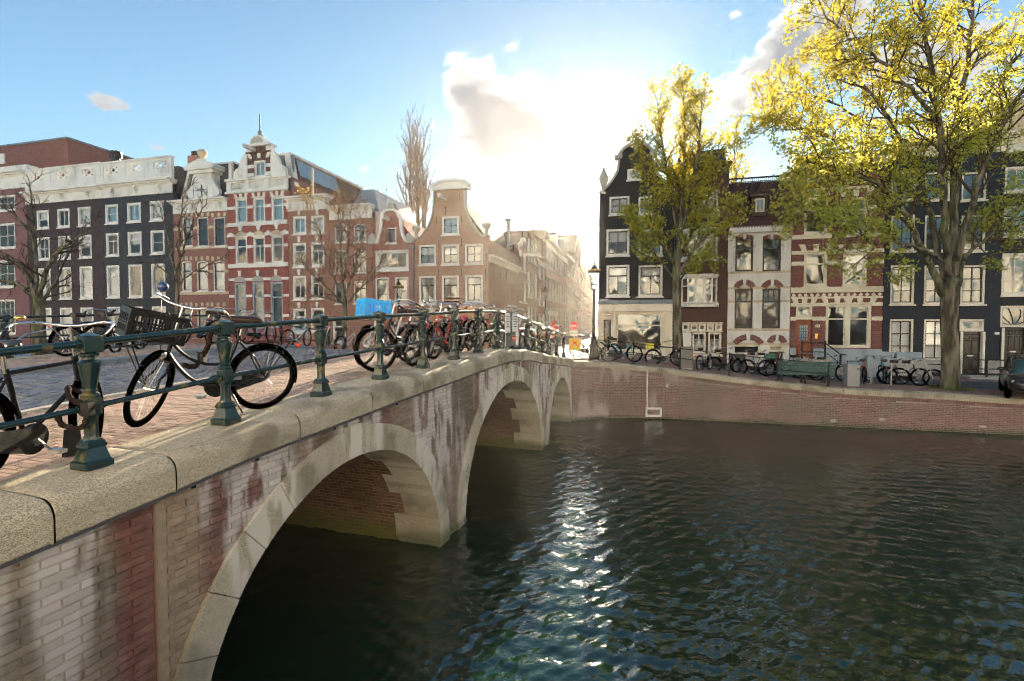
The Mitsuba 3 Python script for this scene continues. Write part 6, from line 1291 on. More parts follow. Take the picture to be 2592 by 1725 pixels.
# A: at the left edge, front wheel turned beside the first post
posA = bridge_pos(-1.78, .28)
kA, WA, SA = bike('black roadster cut by the left photo edge, brown chain lock on its fork', posA, hd(.93, .36), 'man', 0, 'black_enamel', steer=.40, lean=-.10, guardm='black_enamel', tyre='grey_tyre', metal='chrome')
m = MB().sphere(HEAD1 + SAXIS * .29 + [-.1, .26, .03], (.035, .035, .022), 2); obj('bell', m.mesh(SA), 'brass', kA, smooth=True)
obj('brake_lever', MB().tube([HEAD1 + SAXIS * .23 + [.03, .12, 0], HEAD1 + SAXIS * .22 + [-.05, .25, -.03], HEAD1 + SAXIS * .21 + [-.16, .31, -.09]], .006, 6).mesh(SA), 'chrome', kA)
obj('mud_flap', MB().add(MB().poly(Polygon([(-.05, 0), (.05, 0), (.07, -.22), (-.07, -.22)]), -.004, .004).arrays()[0][:, [2, 0, 1]] + [1.08 - WR - .02, 0, .30], MB().poly(Polygon([(-.05, 0), (.05, 0), (.07, -.22), (-.07, -.22)]), -.004, .004).arrays()[1]).mesh(SA), 'black_plastic', kA)
# chain locks: sleeves around railing and frame
def chain(label, pts, r=.026):
    k = thing('chain_lock', label, 'lock'); p = spline(pts, 40); L = np.linalg.norm(np.diff(p, axis=0), axis=1).sum(); n = int(L / .045); m = MB()
    rr = r * (1 + .22 * np.sin(np.arange(40) * 2.4)); obj('sleeve', MB().tube(p, rr, 9), 'chain_sleeve', k, smooth=60); e = p[len(p) // 2]; obj('lock_body', MB().box(e - [.03, .03, .05], e + [.03, .03, .05]), 'black_iron', k); return k
pp = BP(-1.17, 0); hA = (SA @ np.array([.93, 0, .55, 1]))[:3]
chain('dark brown fabric chain lock looped from roadster fork round the nearest railing post', [hA + [0, 0, .06], hA + [.06, -.05, .02], pp + L2 * .16 - B2 * .05 + [0, 0, .60], pp + L2 * .06 - B2 * .09 + [0, 0, .52], pp - L2 * .07 - B2 * .06 + [0, 0, .46], pp - L2 * .075 - B2 * .08 + [0, 0, .36], pp - L2 * .02 - B2 * .10 + [0, 0, .31], pp + L2 * .10 - B2 * .12 + [0, 0, .33], pp + L2 * .2 - B2 * .1 + [0, 0, .42]], .019)
# B: the crate bike between the first posts
posB = bridge_pos(.60, .16)
kB, WB, SB = bike('black bicycle with an empty black crate in front and rusty blue front mudguard', posB, hd(-.92, .38), 'lady', 0, 'black_enamel', steer=.88, lean=.13, guardm='black_enamel', skip=('mudguard_f',))
obj('mudguard', bike_kit('lady', 0)['mudguard_f'][0].mesh(SB), 'rusty_mudguard', kB, smooth=40)
labels[[x for x in scene if x.startswith(kB + '__mudguard')][-1]] = {'label': 'blue front mudguard with rust patches'}
m = MB().sphere(HEAD1 + SAXIS * .29 + [-.12, -.27, .05], (.05, .05, .05), 2); obj('bell', m.mesh(SB), 'navy_enamel', kB, smooth=True); 
fr = MB()
for sg in (-1, 1): fr.tube([HEAD1 + [.03, .12 * sg, -.02], HEAD1 + [.30, .14 * sg, -.10], HEAD1 + [.48, .14 * sg, -.12]], .008, 6).tube([HEAD0 + [.16, .05 * sg, -.28], HEAD1 + [.36, .14 * sg, -.12]], .007, 6)
fr.tube([HEAD1 + [.48, -.14, -.12], HEAD1 + [.48, .14, -.12]], .008, 6).tube(bez(HEAD1 + [.05, -.13, .0], HEAD1 + [.08, 0, .36], HEAD1 + [.05, .13, 0], 8), .008, 6); obj('front_carrier', fr.mesh(WB), 'black_iron', kB, smooth=40)
crate('black_crate', 'empty black plastic crate on the front carrier of the near bicycle', WB @ tr(HEAD1[0] + .20, 0, HEAD1[2] - .08) @ rot([0, 1, 0], -.20), (.46, .34, .26), 'black_plastic')
pq = BP(0, 0); hB = (WB @ np.array([.66, 0, .50, 1]))[:3]
chain('dark fabric chain lock from crate bicycle frame up to the second railing post', [pq + L2 * .12 + [0, 0, .93], pq + L2 * .10 - B2 * .08 + [0, 0, .80], hB + [.05, .05, .12], hB + [0, 0, .02], hB - B2 * .12 + [0, 0, .05]], .024)
# C: blue crate bike
kC, WC, SC = bike('cream and black bicycle carrying a bright blue crate over its front wheel', bridge_pos(4.15, .30), hd(-1, .02), 'lady', 0, 'black_enamel', steer=-.58, lean=.12, tyre='grey_tyre', skip=('mudguard_f',))
obj('front_carrier', MB().tube([HEAD0 + [.05, -.12, .22], HEAD0 + [.36, -.12, .20]], .007, 6).tube([HEAD0 + [.05, .12, .22], HEAD0 + [.36, .12, .20]], .007, 6).tube([HEAD0 + [.2, .1, .2], HEAD0 + [.18, .05, -.27]], .006, 6).tube([HEAD0 + [.2, -.1, .2], HEAD0 + [.18, -.05, -.27]], .006, 6).mesh(SC), 'black_iron', kC)
crate('blue_crate', 'bright blue plastic crate on the front carrier of a parked bicycle', SC @ tr(HEAD0[0] + .24, 0, HEAD0[2] + .235) @ rot([0, 1, 0], -.08), (.44, .36, .28), 'blue_plastic')
G1 = None
def rb(label, s, t, ds, style, col, steer=.2, lean=.1, **k): return bike(label, bridge_pos(s, t), hd(ds, k.pop('dt', .0)), style, 1, col, steer=steer, lean=lean, **k)
rb('silver bicycle with curved handlebars directly behind the blue crate bicycle', 4.75, .75, -1, 'lady', 'silver_enamel', .3, .1, dt=.25)
rb('red bicycle behind the fourth railing post with a rear reflector', 5.95, .35, -1, 'man', 'red_enamel', .35, .12, tyre='grey_tyre')
rb('dark blue bicycle between the red one and the wooden box bicycle', 6.6, .75, -1, 'lady', 'navy_enamel', .2, .12, dt=.2)
kF, WF, SF = rb('black bicycle with a wooden box on its handlebars near the crest', 7.5, .38, -1, 'lady', 'black_enamel', .25, .12)
crate('wooden_box', 'brown wooden box on the handlebars of a bicycle near the bridge crest', SF @ tr(HEAD1[0] + .2, 0, HEAD1[2] - .06), (.36, .30, .20), 'wicker', 'box')
k = thing('pink_bag', 'pink cloth pannier bag hanging on a bicycle behind the railing', 'bag'); c = BP(6.35, .22) + [0, 0, .62]
m = MB().add(np.array([c + B2 * a + L2 * b + [0, 0, z] for z, w in ((-.20, .9), (.16, 1.0)) for a, b in ((-.20 * w, -.05), (.20 * w, -.05), (.20 * w, .05), (-.20 * w, .05))]), BOXF); mm = m.mesh(); mm = mm.subdivide().subdivide(); mm = trimesh.smoothing.filter_laplacian(mm, iterations=2); mm.fix_normals(); obj('sack', mm, 'pink_cloth', k, smooth=True); obj('flap', MB().tube([c + [0, 0, .18] - B2 * .12, c + [0, 0, .26], c + [0, 0, .18] + B2 * .12], .012, 6), 'pink_cloth', k)
crest = [('black bicycle close behind the rear wheel of the blue crate bicycle', 5.2, .42, 1, 'lady', 'black_enamel'), ('grey bicycle third row behind the red bicycle', 6.2, 1.35, -1, 'lady', 'grey_enamel'), ('black bicycle between the pink bag and the wooden box', 7.0, .42, 1, 'man', 'black_enamel'), ('red bicycle third row left of the bridge crest', 8.0, 1.45, 1, 'lady', 'red_enamel'), ('copper bicycle hard against the railing just before the poster', 9.3, .40, 1, 'lady', 'copper_enamel'), ('orange bicycle squeezed second row behind the red one', 5.5, .95, 1, 'lady', 'copper_enamel'), ('silver bicycle second row near the pink bag', 6.9, 1.15, 1, 'man', 'silver_enamel'), ('teal bicycle third row beside the bridge crest', 8.9, 1.35, -1, 'lady', 'teal_enamel'), ('sky blue bicycle second row right of the poster', 10.5, 1.0, 1, 'lady', 'sky_enamel'), ('bottle green bicycle second row in the sun glare', 12.3, 1.1, 1, 'lady', 'bottle_enamel'), ('silver bicycle second row at the foot of the bridge', 14.2, 1.0, -1, 'man', 'silver_enamel'), ('green bicycle leaning on the railing left of the poster', 8.7, .36, -1, 'lady', 'bottle_enamel'), ('silver bicycle with a big round basket by the bridge crest', 8.2, .95, -1, 'lady', 'silver_enamel'), ('black bicycle just past the poster on the descending railing', 10.9, .36, 1, 'man', 'black_enamel'), ('grey bicycle second past the poster on the descending railing', 11.8, .40, -1, 'lady', 'grey_enamel'), ('copper bicycle third past the poster in the sun glare', 12.7, .36, 1, 'lady', 'copper_enamel'), ('black bicycle fourth past the poster in the sun glare', 13.5, .42, -1, 'man', 'black_enamel'), ('red bicycle in the sun glare near the foot of the bridge', 14.4, .38, 1, 'lady', 'red_enamel'), ('teal bicycle at the foot of the bridge by the sign', 15.2, .45, -1, 'lady', 'teal_enamel'), ('white tyred bicycle in the second row past the poster', 11.4, .95, -1, 'lady', 'black_enamel'), ('navy bicycle in the second row near the foot of the bridge', 13.2, .95, 1, 'lady', 'navy_enamel'), ('bicycle with child seat frame in the second row by the crest', 9.7, .85, 1, 'man', 'grey_enamel')]
for i, (lab, s, t, ds, sty, col) in enumerate(crest): rb(lab, s, t, ds, sty, col, steer=.2 + .07 * i, lean=.11 * (1 if ds < 0 else -1), tyre='white_tyre' if 'white' in lab else 'rubber', dt=.08 * (i % 3))
k = thing('wicker_basket', 'round wicker basket on the silver bicycle at the bridge crest', 'basket'); c = BP(7.2, .93) + [0, 0, 1.02]; m = MB()
for z, r in ((0, .16), (.07, .18), (.14, .2), (.22, .215)): mm = MB().torus(r, .012, (0, 0, 0), 22, 5).arrays(); m.add(mm[0][:, [0, 2, 1]] + c + [0, 0, z], mm[1][:, ::-1])
for i in range(20): a = i * math.pi / 10; m.tube([c + [.15 * math.cos(a), .15 * math.sin(a), 0], c + [.215 * math.cos(a), .215 * math.sin(a), .22]], .007, 4)
obj('weave', m, 'wicker', k, kind='stuff')
# poster hung on the railing
k = thing('poster', 'tall weathered poster board in black white and red hung on the railing', 'poster'); s0, s1 = on_bridge(1276, -.06), on_bridge(1310, -.06); zb, zt_ = zd(s0) + .05, zd(s0) + .93
pf_ = Frame(BR.o, B2); w0 = .07
obj('board', MB(BR).box((s0, zb, w0), (s1, zt_, w0 + .015)), 'dark_card', k)
for x0, x1, y0, y1, mt in ((.0, .04, 0, 1, 'white_card'), (.04, .36, .40, .97, 'white_card'), (.52, .97, .42, .97, 'white_card'), (.80, 1, .02, .42, 'white_card'), (.46, .95, .16, .28, 'red_card')): obj('print', MB(BR).box((s0 + x0 * (s1 - s0), zb + y0 * (zt_ - zb), w0 + .0155), (s0 + x1 * (s1 - s0), zb + y1 * (zt_ - zb), w0 + .018)), mt, k)
for j in range(4): obj('print', MB(BR).box((s0 + (.53 + .10 * j) * (s1 - s0), zb + .195 * (zt_ - zb), w0 + .0182), (s0 + (.60 + .10 * j) * (s1 - s0), zb + .245 * (zt_ - zb), w0 + .020)), 'white_card', k)
for sx in (.08, .6): 
    for j in range(5): obj('text_line', MB(BR).box((s0 + sx * (s1 - s0), zb + (.86 - .075 * j) * (zt_ - zb), w0 + .0185), (s0 + (sx + (.22 if sx < .5 else .3)) * (s1 - s0), zb + (.89 - .075 * j) * (zt_ - zb), w0 + .020)), 'dark_card', k)
# along the far railing
def far_bike(label, px, t, ds, style, col, **k): s = on_bridge(px, t); return rb(label, s - .54 * ds, t, ds, style, col, steer=k.pop('steer', .3), lean=k.pop('lean', -.12 * ds), **k)
far_bike('black bicycle with white front wheel at the far railing behind the black crate', 300, 9.6, 1, 'lady', 'black_enamel', tyre='grey_tyre', steer=.5)
far_bike('black bicycle leaning on the far railing at the left', 232, 9.3, 1, 'man', 'black_enamel', steer=.6)
far_bike('dark bicycle at the far railing behind the crate bicycle frame', 500, 9.6, -1, 'lady', 'navy_enamel')
far_bike('red bicycle at the far railing behind the second post', 575, 9.7, 1, 'lady', 'red_enamel')
far_bike('blue bicycle with white wire basket at the far railing', 655, 9.6, 1, 'lady', 'sky_enamel', tyre='blue_tyre'); kk = thing('wire_basket', 'white wire basket on the blue bicycle at the far railing', 'basket'); c = BP(on_bridge(660, 9.6) - .55, 9.6) + [0, 0, .98]; m = MB()
for z, r in ((0, .13), (.1, .17), (.2, .19)): mm = MB().torus(r, .009, (0, 0, 0), 20, 5).arrays(); m.add(mm[0][:, [0, 2, 1]] + c + [0, 0, z], mm[1][:, ::-1])
for i in range(16): a = i * math.pi / 8; m.tube([c + [.13 * math.cos(a), .13 * math.sin(a), 0], c + [.19 * math.cos(a), .19 * math.sin(a), .2]], .007, 4)
obj('wires', m, 'white_paint', kk, kind='stuff')
far_bike('pale cyan bicycle with cyan tyres at the far railing', 752, 9.5, 1, 'sport', 'cyanpale_enamel', tyre='blue_tyre', skip=('mudguard_r', 'mudguard_f', 'rack', 'chain_case'))
far_bike('grey sport bicycle at the far railing behind the third post', 835, 9.6, -1, 'sport', 'grey_enamel', skip=('mudguard_r', 'mudguard_f', 'rack', 'chain_case'))
far_bike('silver sport bicycle at the far railing left of the blue crate', 880, 9.4, 1, 'sport', 'silver_enamel', skip=('mudguard_r', 'mudguard_f', 'rack', 'chain_case'))
far_bike('black bicycle at the far railing behind the blue crate', 940, 9.6, -1, 'lady', 'black_enamel')
# along the right quay
def qbike(label, px, py, ang, style, col, **k):
    p = on_quay(px, py); u_ = np.array([E2[0], E2[1], 0]); n_ = np.array([-E2[1], E2[0], 0]); d = math.cos(ang) * u_ + math.sin(ang) * n_
    return bike(label, p - d * .54, math.atan2(d[1], d[0]), style, 1, col, **k)
R_ = math.radians
qbike('teal bicycle with low frame in front of the shop door', 1574, 917, R_(8), 'lady', 'teal_enamel', steer=.2, lean=.05)
kY, WY, SY = qbike('black bicycle with a bright yellow crate behind its saddle by the slim tree', 1684, 926, R_(-4), 'man', 'black_enamel', steer=-.2, lean=.08, tyre='grey_tyre')
crate('yellow_crate', 'bright yellow crate on the carrier of a bicycle before the shop', WY @ tr(-.14, 0, .76), (.36, .30, .22), 'yellow_plastic')
qbike('black bicycle parked left of the teal one at the bridge foot', 1530, 910, R_(150), 'lady', 'black_enamel', steer=.2, lean=.1)
qbike('black bicycle by the lamp post at the bridge foot', 1490, 905, R_(20), 'lady', 'black_enamel', steer=.3, lean=.08)
qbike('silver bicycle standing end on right of the slim tree', 1786, 940, R_(60), 'lady', 'silver_enamel', steer=.1, lean=.05)
qbike('bicycle with pale tyres left of the dark cabinet', 1836, 944, R_(25), 'lady', 'black_enamel', steer=.3, lean=.05, tyre='white_tyre')
qbike('bicycle with white tyres right of the dark cabinet', 1905, 952, R_(160), 'lady', 'black_enamel', steer=-.3, lean=.05, tyre='white_tyre')
kG, WG, SG = qbike('bicycle with pale blue tyres and green crate left of the bench', 1922, 951, R_(12), 'lady', 'navy_enamel', steer=.3, lean=.05, tyre='blue_tyre')
crate('green_crate', 'mottled green crate on the front of a bicycle left of the bench', SG @ tr(HEAD1[0] + .2, 0, HEAD1[2] - .12), (.34, .28, .22), 'green_plastic')
qbike('black bicycle behind the left end of the bench', 1990, 958, R_(170), 'lady', 'black_enamel', steer=.4, lean=.05)
qbike('grey bicycle half hidden behind the bench', 2030, 958, R_(10), 'lady', 'grey_enamel', steer=.2, lean=.05)
qbike('pink bicycle half hidden behind the bench', 2056, 960, R_(75), 'lady', 'rose_enamel', steer=.1, lean=.05)
qbike('black bicycle with white tyre at the right end of the bench', 2100, 966, R_(8), 'lady', 'black_enamel', steer=.3, lean=.05, tyre='white_tyre')
qbike('copper coloured bicycle leaning right of the litter bin', 2190, 970, R_(65), 'man', 'copper_enamel', steer=.2, lean=.08)
qbike('black bicycle end on by the bicycle hoops', 2236, 970, R_(75), 'lady', 'bottle_enamel', steer=.1, lean=.05)
qbike('black bicycle with long frame right of the hoops', 2286, 976, R_(-12), 'lady', 'black_enamel', steer=.3, lean=-.1)
qbike('silver and black bicycle left of the elm trunk', 2318, 978, R_(-20), 'lady', 'silver_enamel', steer=.3, lean=-.06)
# ------------------------------------------------------------------ street furniture, people, cars
U3, N3 = np.array([E2[0], E2[1], 0]), np.array([-E2[1], E2[0], 0])         # along the quay, towards the houses
def local(p, a=0.0):
    """matrix: x along the quay, y towards the houses, z up at the point p"""
    M = np.eye(4); c, s = math.cos(a), math.sin(a); M[:3, 0] = c * U3 + s * N3; M[:3, 1] = -s * U3 + c * N3; M[:3, 3] = p; return M
def lamp(label, p, H=3.85, sc=1.0):
    k = thing('street_lamp', label, 'street lamp'); M = np.eye(4); M[:3, 3] = p; put = lambda n, m, b, s=35: obj(n, m.mesh(M), b, k, smooth=s)
    put('pedestal', MB().lathe([(.24, 0), (.24, .10), (.20, .14), (.17, .5), (.20, .56), (.15, .62), (.12, .9), (.14, .95), (.10, 1.0)], n=10), 'black_iron')
    put('column', MB().lathe([(.085, 1.0), (.07, 1.6), (.09, 1.64), (.065, 1.7), (.05, H - 1.0), (.08, H - .97), (.04, H - .9)], n=10), 'black_iron')
    z = H - .88; m = MB()
    for i in range(4): a = i * math.pi / 2 + .785; m.tube([[.03 * math.cos(a), .03 * math.sin(a), z - .1], [.17 * math.cos(a), .17 * math.sin(a), z + .02], [.15 * math.cos(a), .15 * math.sin(a), z + .16]], .014, 5)
    put('bracket', m, 'black_iron')
    g = MB().lathe([(.14, z + .16), (.255, z + .66)], n=6); v, f = g.arrays(); obj('lantern_glass', MB().add(v, f[:12]).mesh(M), 'lamp_glass', k)
    m = MB()
    for i in range(6): a = i * math.pi / 3; m.tube([[.14 * math.cos(a), .14 * math.sin(a), z + .16], [.255 * math.cos(a), .255 * math.sin(a), z + .66]], .011, 4)
    m.lathe([(.15, z + .13), (.155, z + .17), (.10, z + .175)], n=6); put('lantern_frame', m, 'black_iron', False)
    put('lantern_roof', MB().lathe([(.27, z + .65), (.30, z + .68), (.29, z + .71), (.17, z + .82), (.12, z + .84), (.13, z + .90), (.08, z + .96), (.03, z + 1.0), (.035, z + 1.06), (.008, z + 1.16)], n=12), 'black_iron')
    put('crown', MB().torus(.25, .02, (0, 0, 0), 16, 5) if 0 else MB().lathe([(.285, z + .71), (.30, z + .78), (.27, z + .73)], n=12), 'brass'); put('bulb', MB().sphere((0, 0, z + .42), (.06, .06, .10), 2), 'white_card'); return k
lamp('dark cast iron street lamp with hexagonal lantern left of the corner shop', on_quay(1503, 911), 3.95)
p = at(1010, 860, 27.5); p[2] = 2.05; lamp('dark iron street lamp in front of the tan clock gable houses', p, 4.05)
p = ST.w(np.array([12.0, 2.2, 1.2])); lamp('distant street lamp in the hazy side street', p, 4.6)
# railing along the right quay
def q_at(x, off=.35): return np.array([x, quay_y(x), 0]) + N3 * off + [0, 0, zq(x)]
k = thing('railing', 'thin dark iron railing along the quay from lamp to bench', 'railing'); xs = [3.3, 5.0, 6.8, 8.6, 10.3, 12.0]
pts = [q_at(x) for x in xs]
for p in pts: obj('post', MB().lathe([(.045, 0), (.045, .06), (.028, .10), (.026, .84), (.038, .87), (.02, .93)], p, 8), 'black_iron', k, smooth=35)
for p, q in zip(pts[:-1], pts[1:]):
    for z in (.86, .46): obj('rail', MB().tube([p + [0, 0, z], q + [0, 0, z]], .02, 6), 'black_iron', k, smooth=40)
# no entry sign with plates
k = thing('road_sign', 'round red no entry sign above a small white plate on a post', 'road sign'); p = on_quay(1453, 912); dp = 21.5; c = at(1453, 825, dp); p = c.copy(); p[2] = 2.35; nrm = unit([EYE[0] - c[0], EYE[1] - c[1], 0]); Fr = Frame((c[0], c[1]), (-nrm[1], nrm[0])); R = .175
obj('pole', MB().tube([[p[0], p[1], 2.2] - nrm * .04, [p[0], p[1], c[2] + R] - nrm * .04], .03, 8), 'brushed_steel', k, smooth=40)
disc = lambda r, w0, w1: MB(Fr).poly(Polygon([(r * math.cos(a), c[2] + r * math.sin(a)) for a in np.linspace(0, 2 * math.pi, 28)[:-1]]), w0, w1)
obj('rim', disc(R + .015, -.02, 0), 'white_card', k); obj('disc', disc(R, -.0, .012), 'red_card', k); obj('bar', MB(Fr).box((-.125, c[2] - .028, .012), (.125, c[2] + .028, .018)), 'white_card', k)
obj('plate', MB(Fr).box((-.17, c[2] - .43, -.02), (.17, c[2] - .22, .0)), 'white_card', k)
for j, (x0_, x1_) in enumerate(((-.12, -.03), (-.01, .05), (.07, .12))): obj('print', MB(Fr).box((x0_, c[2] - .35, .0), (x1_, c[2] - .30, .003)), 'grey_box', k)
k = thing('traffic_board', 'bright yellow diversion board below the no entry sign', 'sign'); c2 = at(1455, 870, 21.0); F2 = Frame((c2[0], c2[1]), (-nrm[1], nrm[0])); obj('board', MB(F2).box((-.25, c2[2] - .28, -.02), (.25, c2[2] + .22, 0)), 'yellow_card', k)
for a, b in (((-.15, -.12), (.1, .12)), ((-.1, .12), (.15, -.12))): obj('cross_bar', MB(F2).poly(LineString([(a[0], c2[2] + a[1]), (b[0], c2[2] + b[1])]).buffer(.022, cap_style=2), .001 if a[1] < 0 else .008, .007 if a[1] < 0 else .013), 'red_card', k)
obj('leg', MB().tube([[c2[0] - .03, c2[1] + .05, 2.2], [c2[0] - .03, c2[1] + .05, c2[2]]], .025, 6), 'brushed_steel', k)
# bench
k = thing('bench', 'dark green slatted park bench seen from behind on the quay', 'bench'); p = .5 * (on_quay(1980, 968) + on_quay(2098, 978)); M = local(p); L = 2.02
for i in range(5): obj('back_slat', MB().box((-L / 2, .02 - .012 * i, .36 + .105 * i), (L / 2, .06 - .012 * i, .45 + .105 * i)).mesh(M), 'bench_paint', k)
for i in range(4): obj('seat_slat', MB().box((-L / 2, .12 + .11 * i, .42), (L / 2, .21 + .11 * i, .455)).mesh(M), 'bench_paint', k)
for x in (-.82, .82, 0):
    obj('leg', MB().box((x - .03, .04, 0), (x + .03, .09, .42)).box((x - .03, .04, .36), (x + .03, .09, .42)).box((x - .03, .50, 0), (x + .03, .55, .41)).mesh(M), 'black_iron', k); obj('arm', MB().tube([[x, .06, .40], [x, .0, .90]], .018, 6).mesh(M), 'black_iron', k)
# litter bin
k = thing('litter_bin', 'grey metal litter bin with a curved handle on the quay', 'litter bin'); M = local(on_quay(2154, 977), .1)
v_, f_ = MB().poly(Polygon([(-.19, 0), (.19, 0), (.19, .80), (.15, .86), (-.15, .86), (-.19, .80)]), -.22, .22).arrays(); obj('body', MB().add(v_[:, [2, 0, 1]], f_).mesh(M), 'bin_steel', k); obj('hood', MB().tube([[-.22, -.15, .82], [-.2, -.1, .98], [.2, -.1, .98], [.22, -.15, .82]], .018, 6).mesh(M), 'black_iron', k); obj('slot', MB().box((.12, -.20, .66), (.20, -.191, .70)).mesh(M), 'black_plastic', k)
for i in range(7): obj('rib', MB().box((-.195 + i * .062, -.199, .08), (-.185 + i * .062, -.19, .60)).mesh(M), 'bin_steel', k)
# hoops
for i, (px, py) in enumerate(((2206, 970), (2257, 974))):
    k = thing('bicycle_hoop', ['pale steel bicycle hoop right of the copper coloured bicycle', 'pale steel bicycle hoop in front of the long black bicycle'][i], 'bicycle rack'); M = local(on_quay(px, py), 1.1); obj('hoop', MB().tube([[-.3, 0, 0], [-.3, 0, .75], [-.22, 0, .86], [.22, 0, .86], [.3, 0, .75], [.3, 0, 0]], .026, 8).mesh(M), 'pale_stone', k, smooth=40)
    for x in (-.3, .3): obj('foot_plate', MB().lathe([(.06, 0), (.06, .012), (.03, .015)], (x, 0, 0), 10).mesh(M), 'brushed_steel', k)
# cabinets
for nm, lab, px, py, w, d_, h_, mt in (('utility_cabinet', 'dark grey utility cabinet among bicycles on the quay', 1868, 945, .56, .4, .82, 'grey_box'), ('utility_cabinet', 'mottled stickered cabinet at the foot of the slim tree', 1738, 936, .50, .4, .92, 'worn_box'), ('utility_cabinet', 'pale grey cabinet behind the litter bin', 2222, 958, .9, .4, 1.0, 'blue_grey_paint')):
    k = thing(nm, lab, 'cabinet'); M = local(on_quay(px, py)); obj('case', MB().box((-w / 2, 0, .05), (w / 2, d_, h_)).mesh(M), mt, k); obj('lid', MB().box((-w / 2 - .02, -.02, h_), (w / 2 + .02, d_ + .02, h_ + .04)).mesh(M), mt, k)
    for s_ in (0, 1): obj('door', MB().box((-w / 2 + .02 + s_ * w / 2, -.012, .1), (-.02 + s_ * w / 2 + .01, 0, h_ - .05)).mesh(M), mt, k)
    obj('base', MB().box((-w / 2 + .02, .02, -.05), (w / 2 - .02, d_ - .02, .05)).mesh(M), 'pale_stone', k)
# ladder frame and marker on the quay wall
k = thing('mooring_frame', 'white painted timber frame and pole on the quay wall', 'frame'); f1 = Frame((3.75, 20.1), np.array([6.2, quay_y(6.2)]) - np.array([3.75, 20.1])); a0, z0 = f1.hit(1633, 1053); a1, z1 = f1.hit(1674, 1033); zt_ = f1.hit(1637, 938)[1]
for z in (z0, z1 - .03): obj('beam', MB(f1).box((a0, z - .03, .01), (a1, z + .05, .09)), 'white_paint', k)
for x in (a0 + .03, a1 - .03): obj('strut', MB(f1).box((x - .035, z0 + .05, .012), (x + .035, z1 - .06, .085)), 'white_paint', k)
obj('pole', MB(f1).tube([[a0 + .06, z1 + .02, .05], [a0 + .06, zt_, .05]], .03, 7), 'white_paint', k, smooth=40)
k = thing('wall_marker', 'small pale marker box on the quay wall near its corner', 'marker'); a0, z0 = f1.hit(1688, 978); obj('box', MB(f1).box((a0 - .05, z0 - .05, .0), (a0 + .05, z0 + .04, .06)).poly(Polygon([(a0 - .06, z0 + .04), (a0 + .06, z0 + .04), (a0, z0 + .10)]), .0, .065), 'white_paint', k)
for i, (px, py) in enumerate(((2110, 1066), (2488, 1080), (2232, 1062))):
    fq = Frame(QP[3] if px > 1990 else QP[2], QP[4] - QP[3]); a0, z0 = fq.hit(px, py); k = thing('patch_stone', ['pale repair patch low on the quay wall below the bench', 'pale broken brick patch low on the quay wall at the right', 'pale repair patch on the quay wall below the hoops'][i], 'patch'); q = np.random.default_rng(i)
    obj('mortar', MB(fq).poly(Polygon([(a0 + .12 * math.cos(a) * q.uniform(.7, 1.2), z0 + .06 * math.sin(a) * q.uniform(.7, 1.2)) for a in np.linspace(0, 6, 12)]), -.01, .008), 'pale_stone', k)
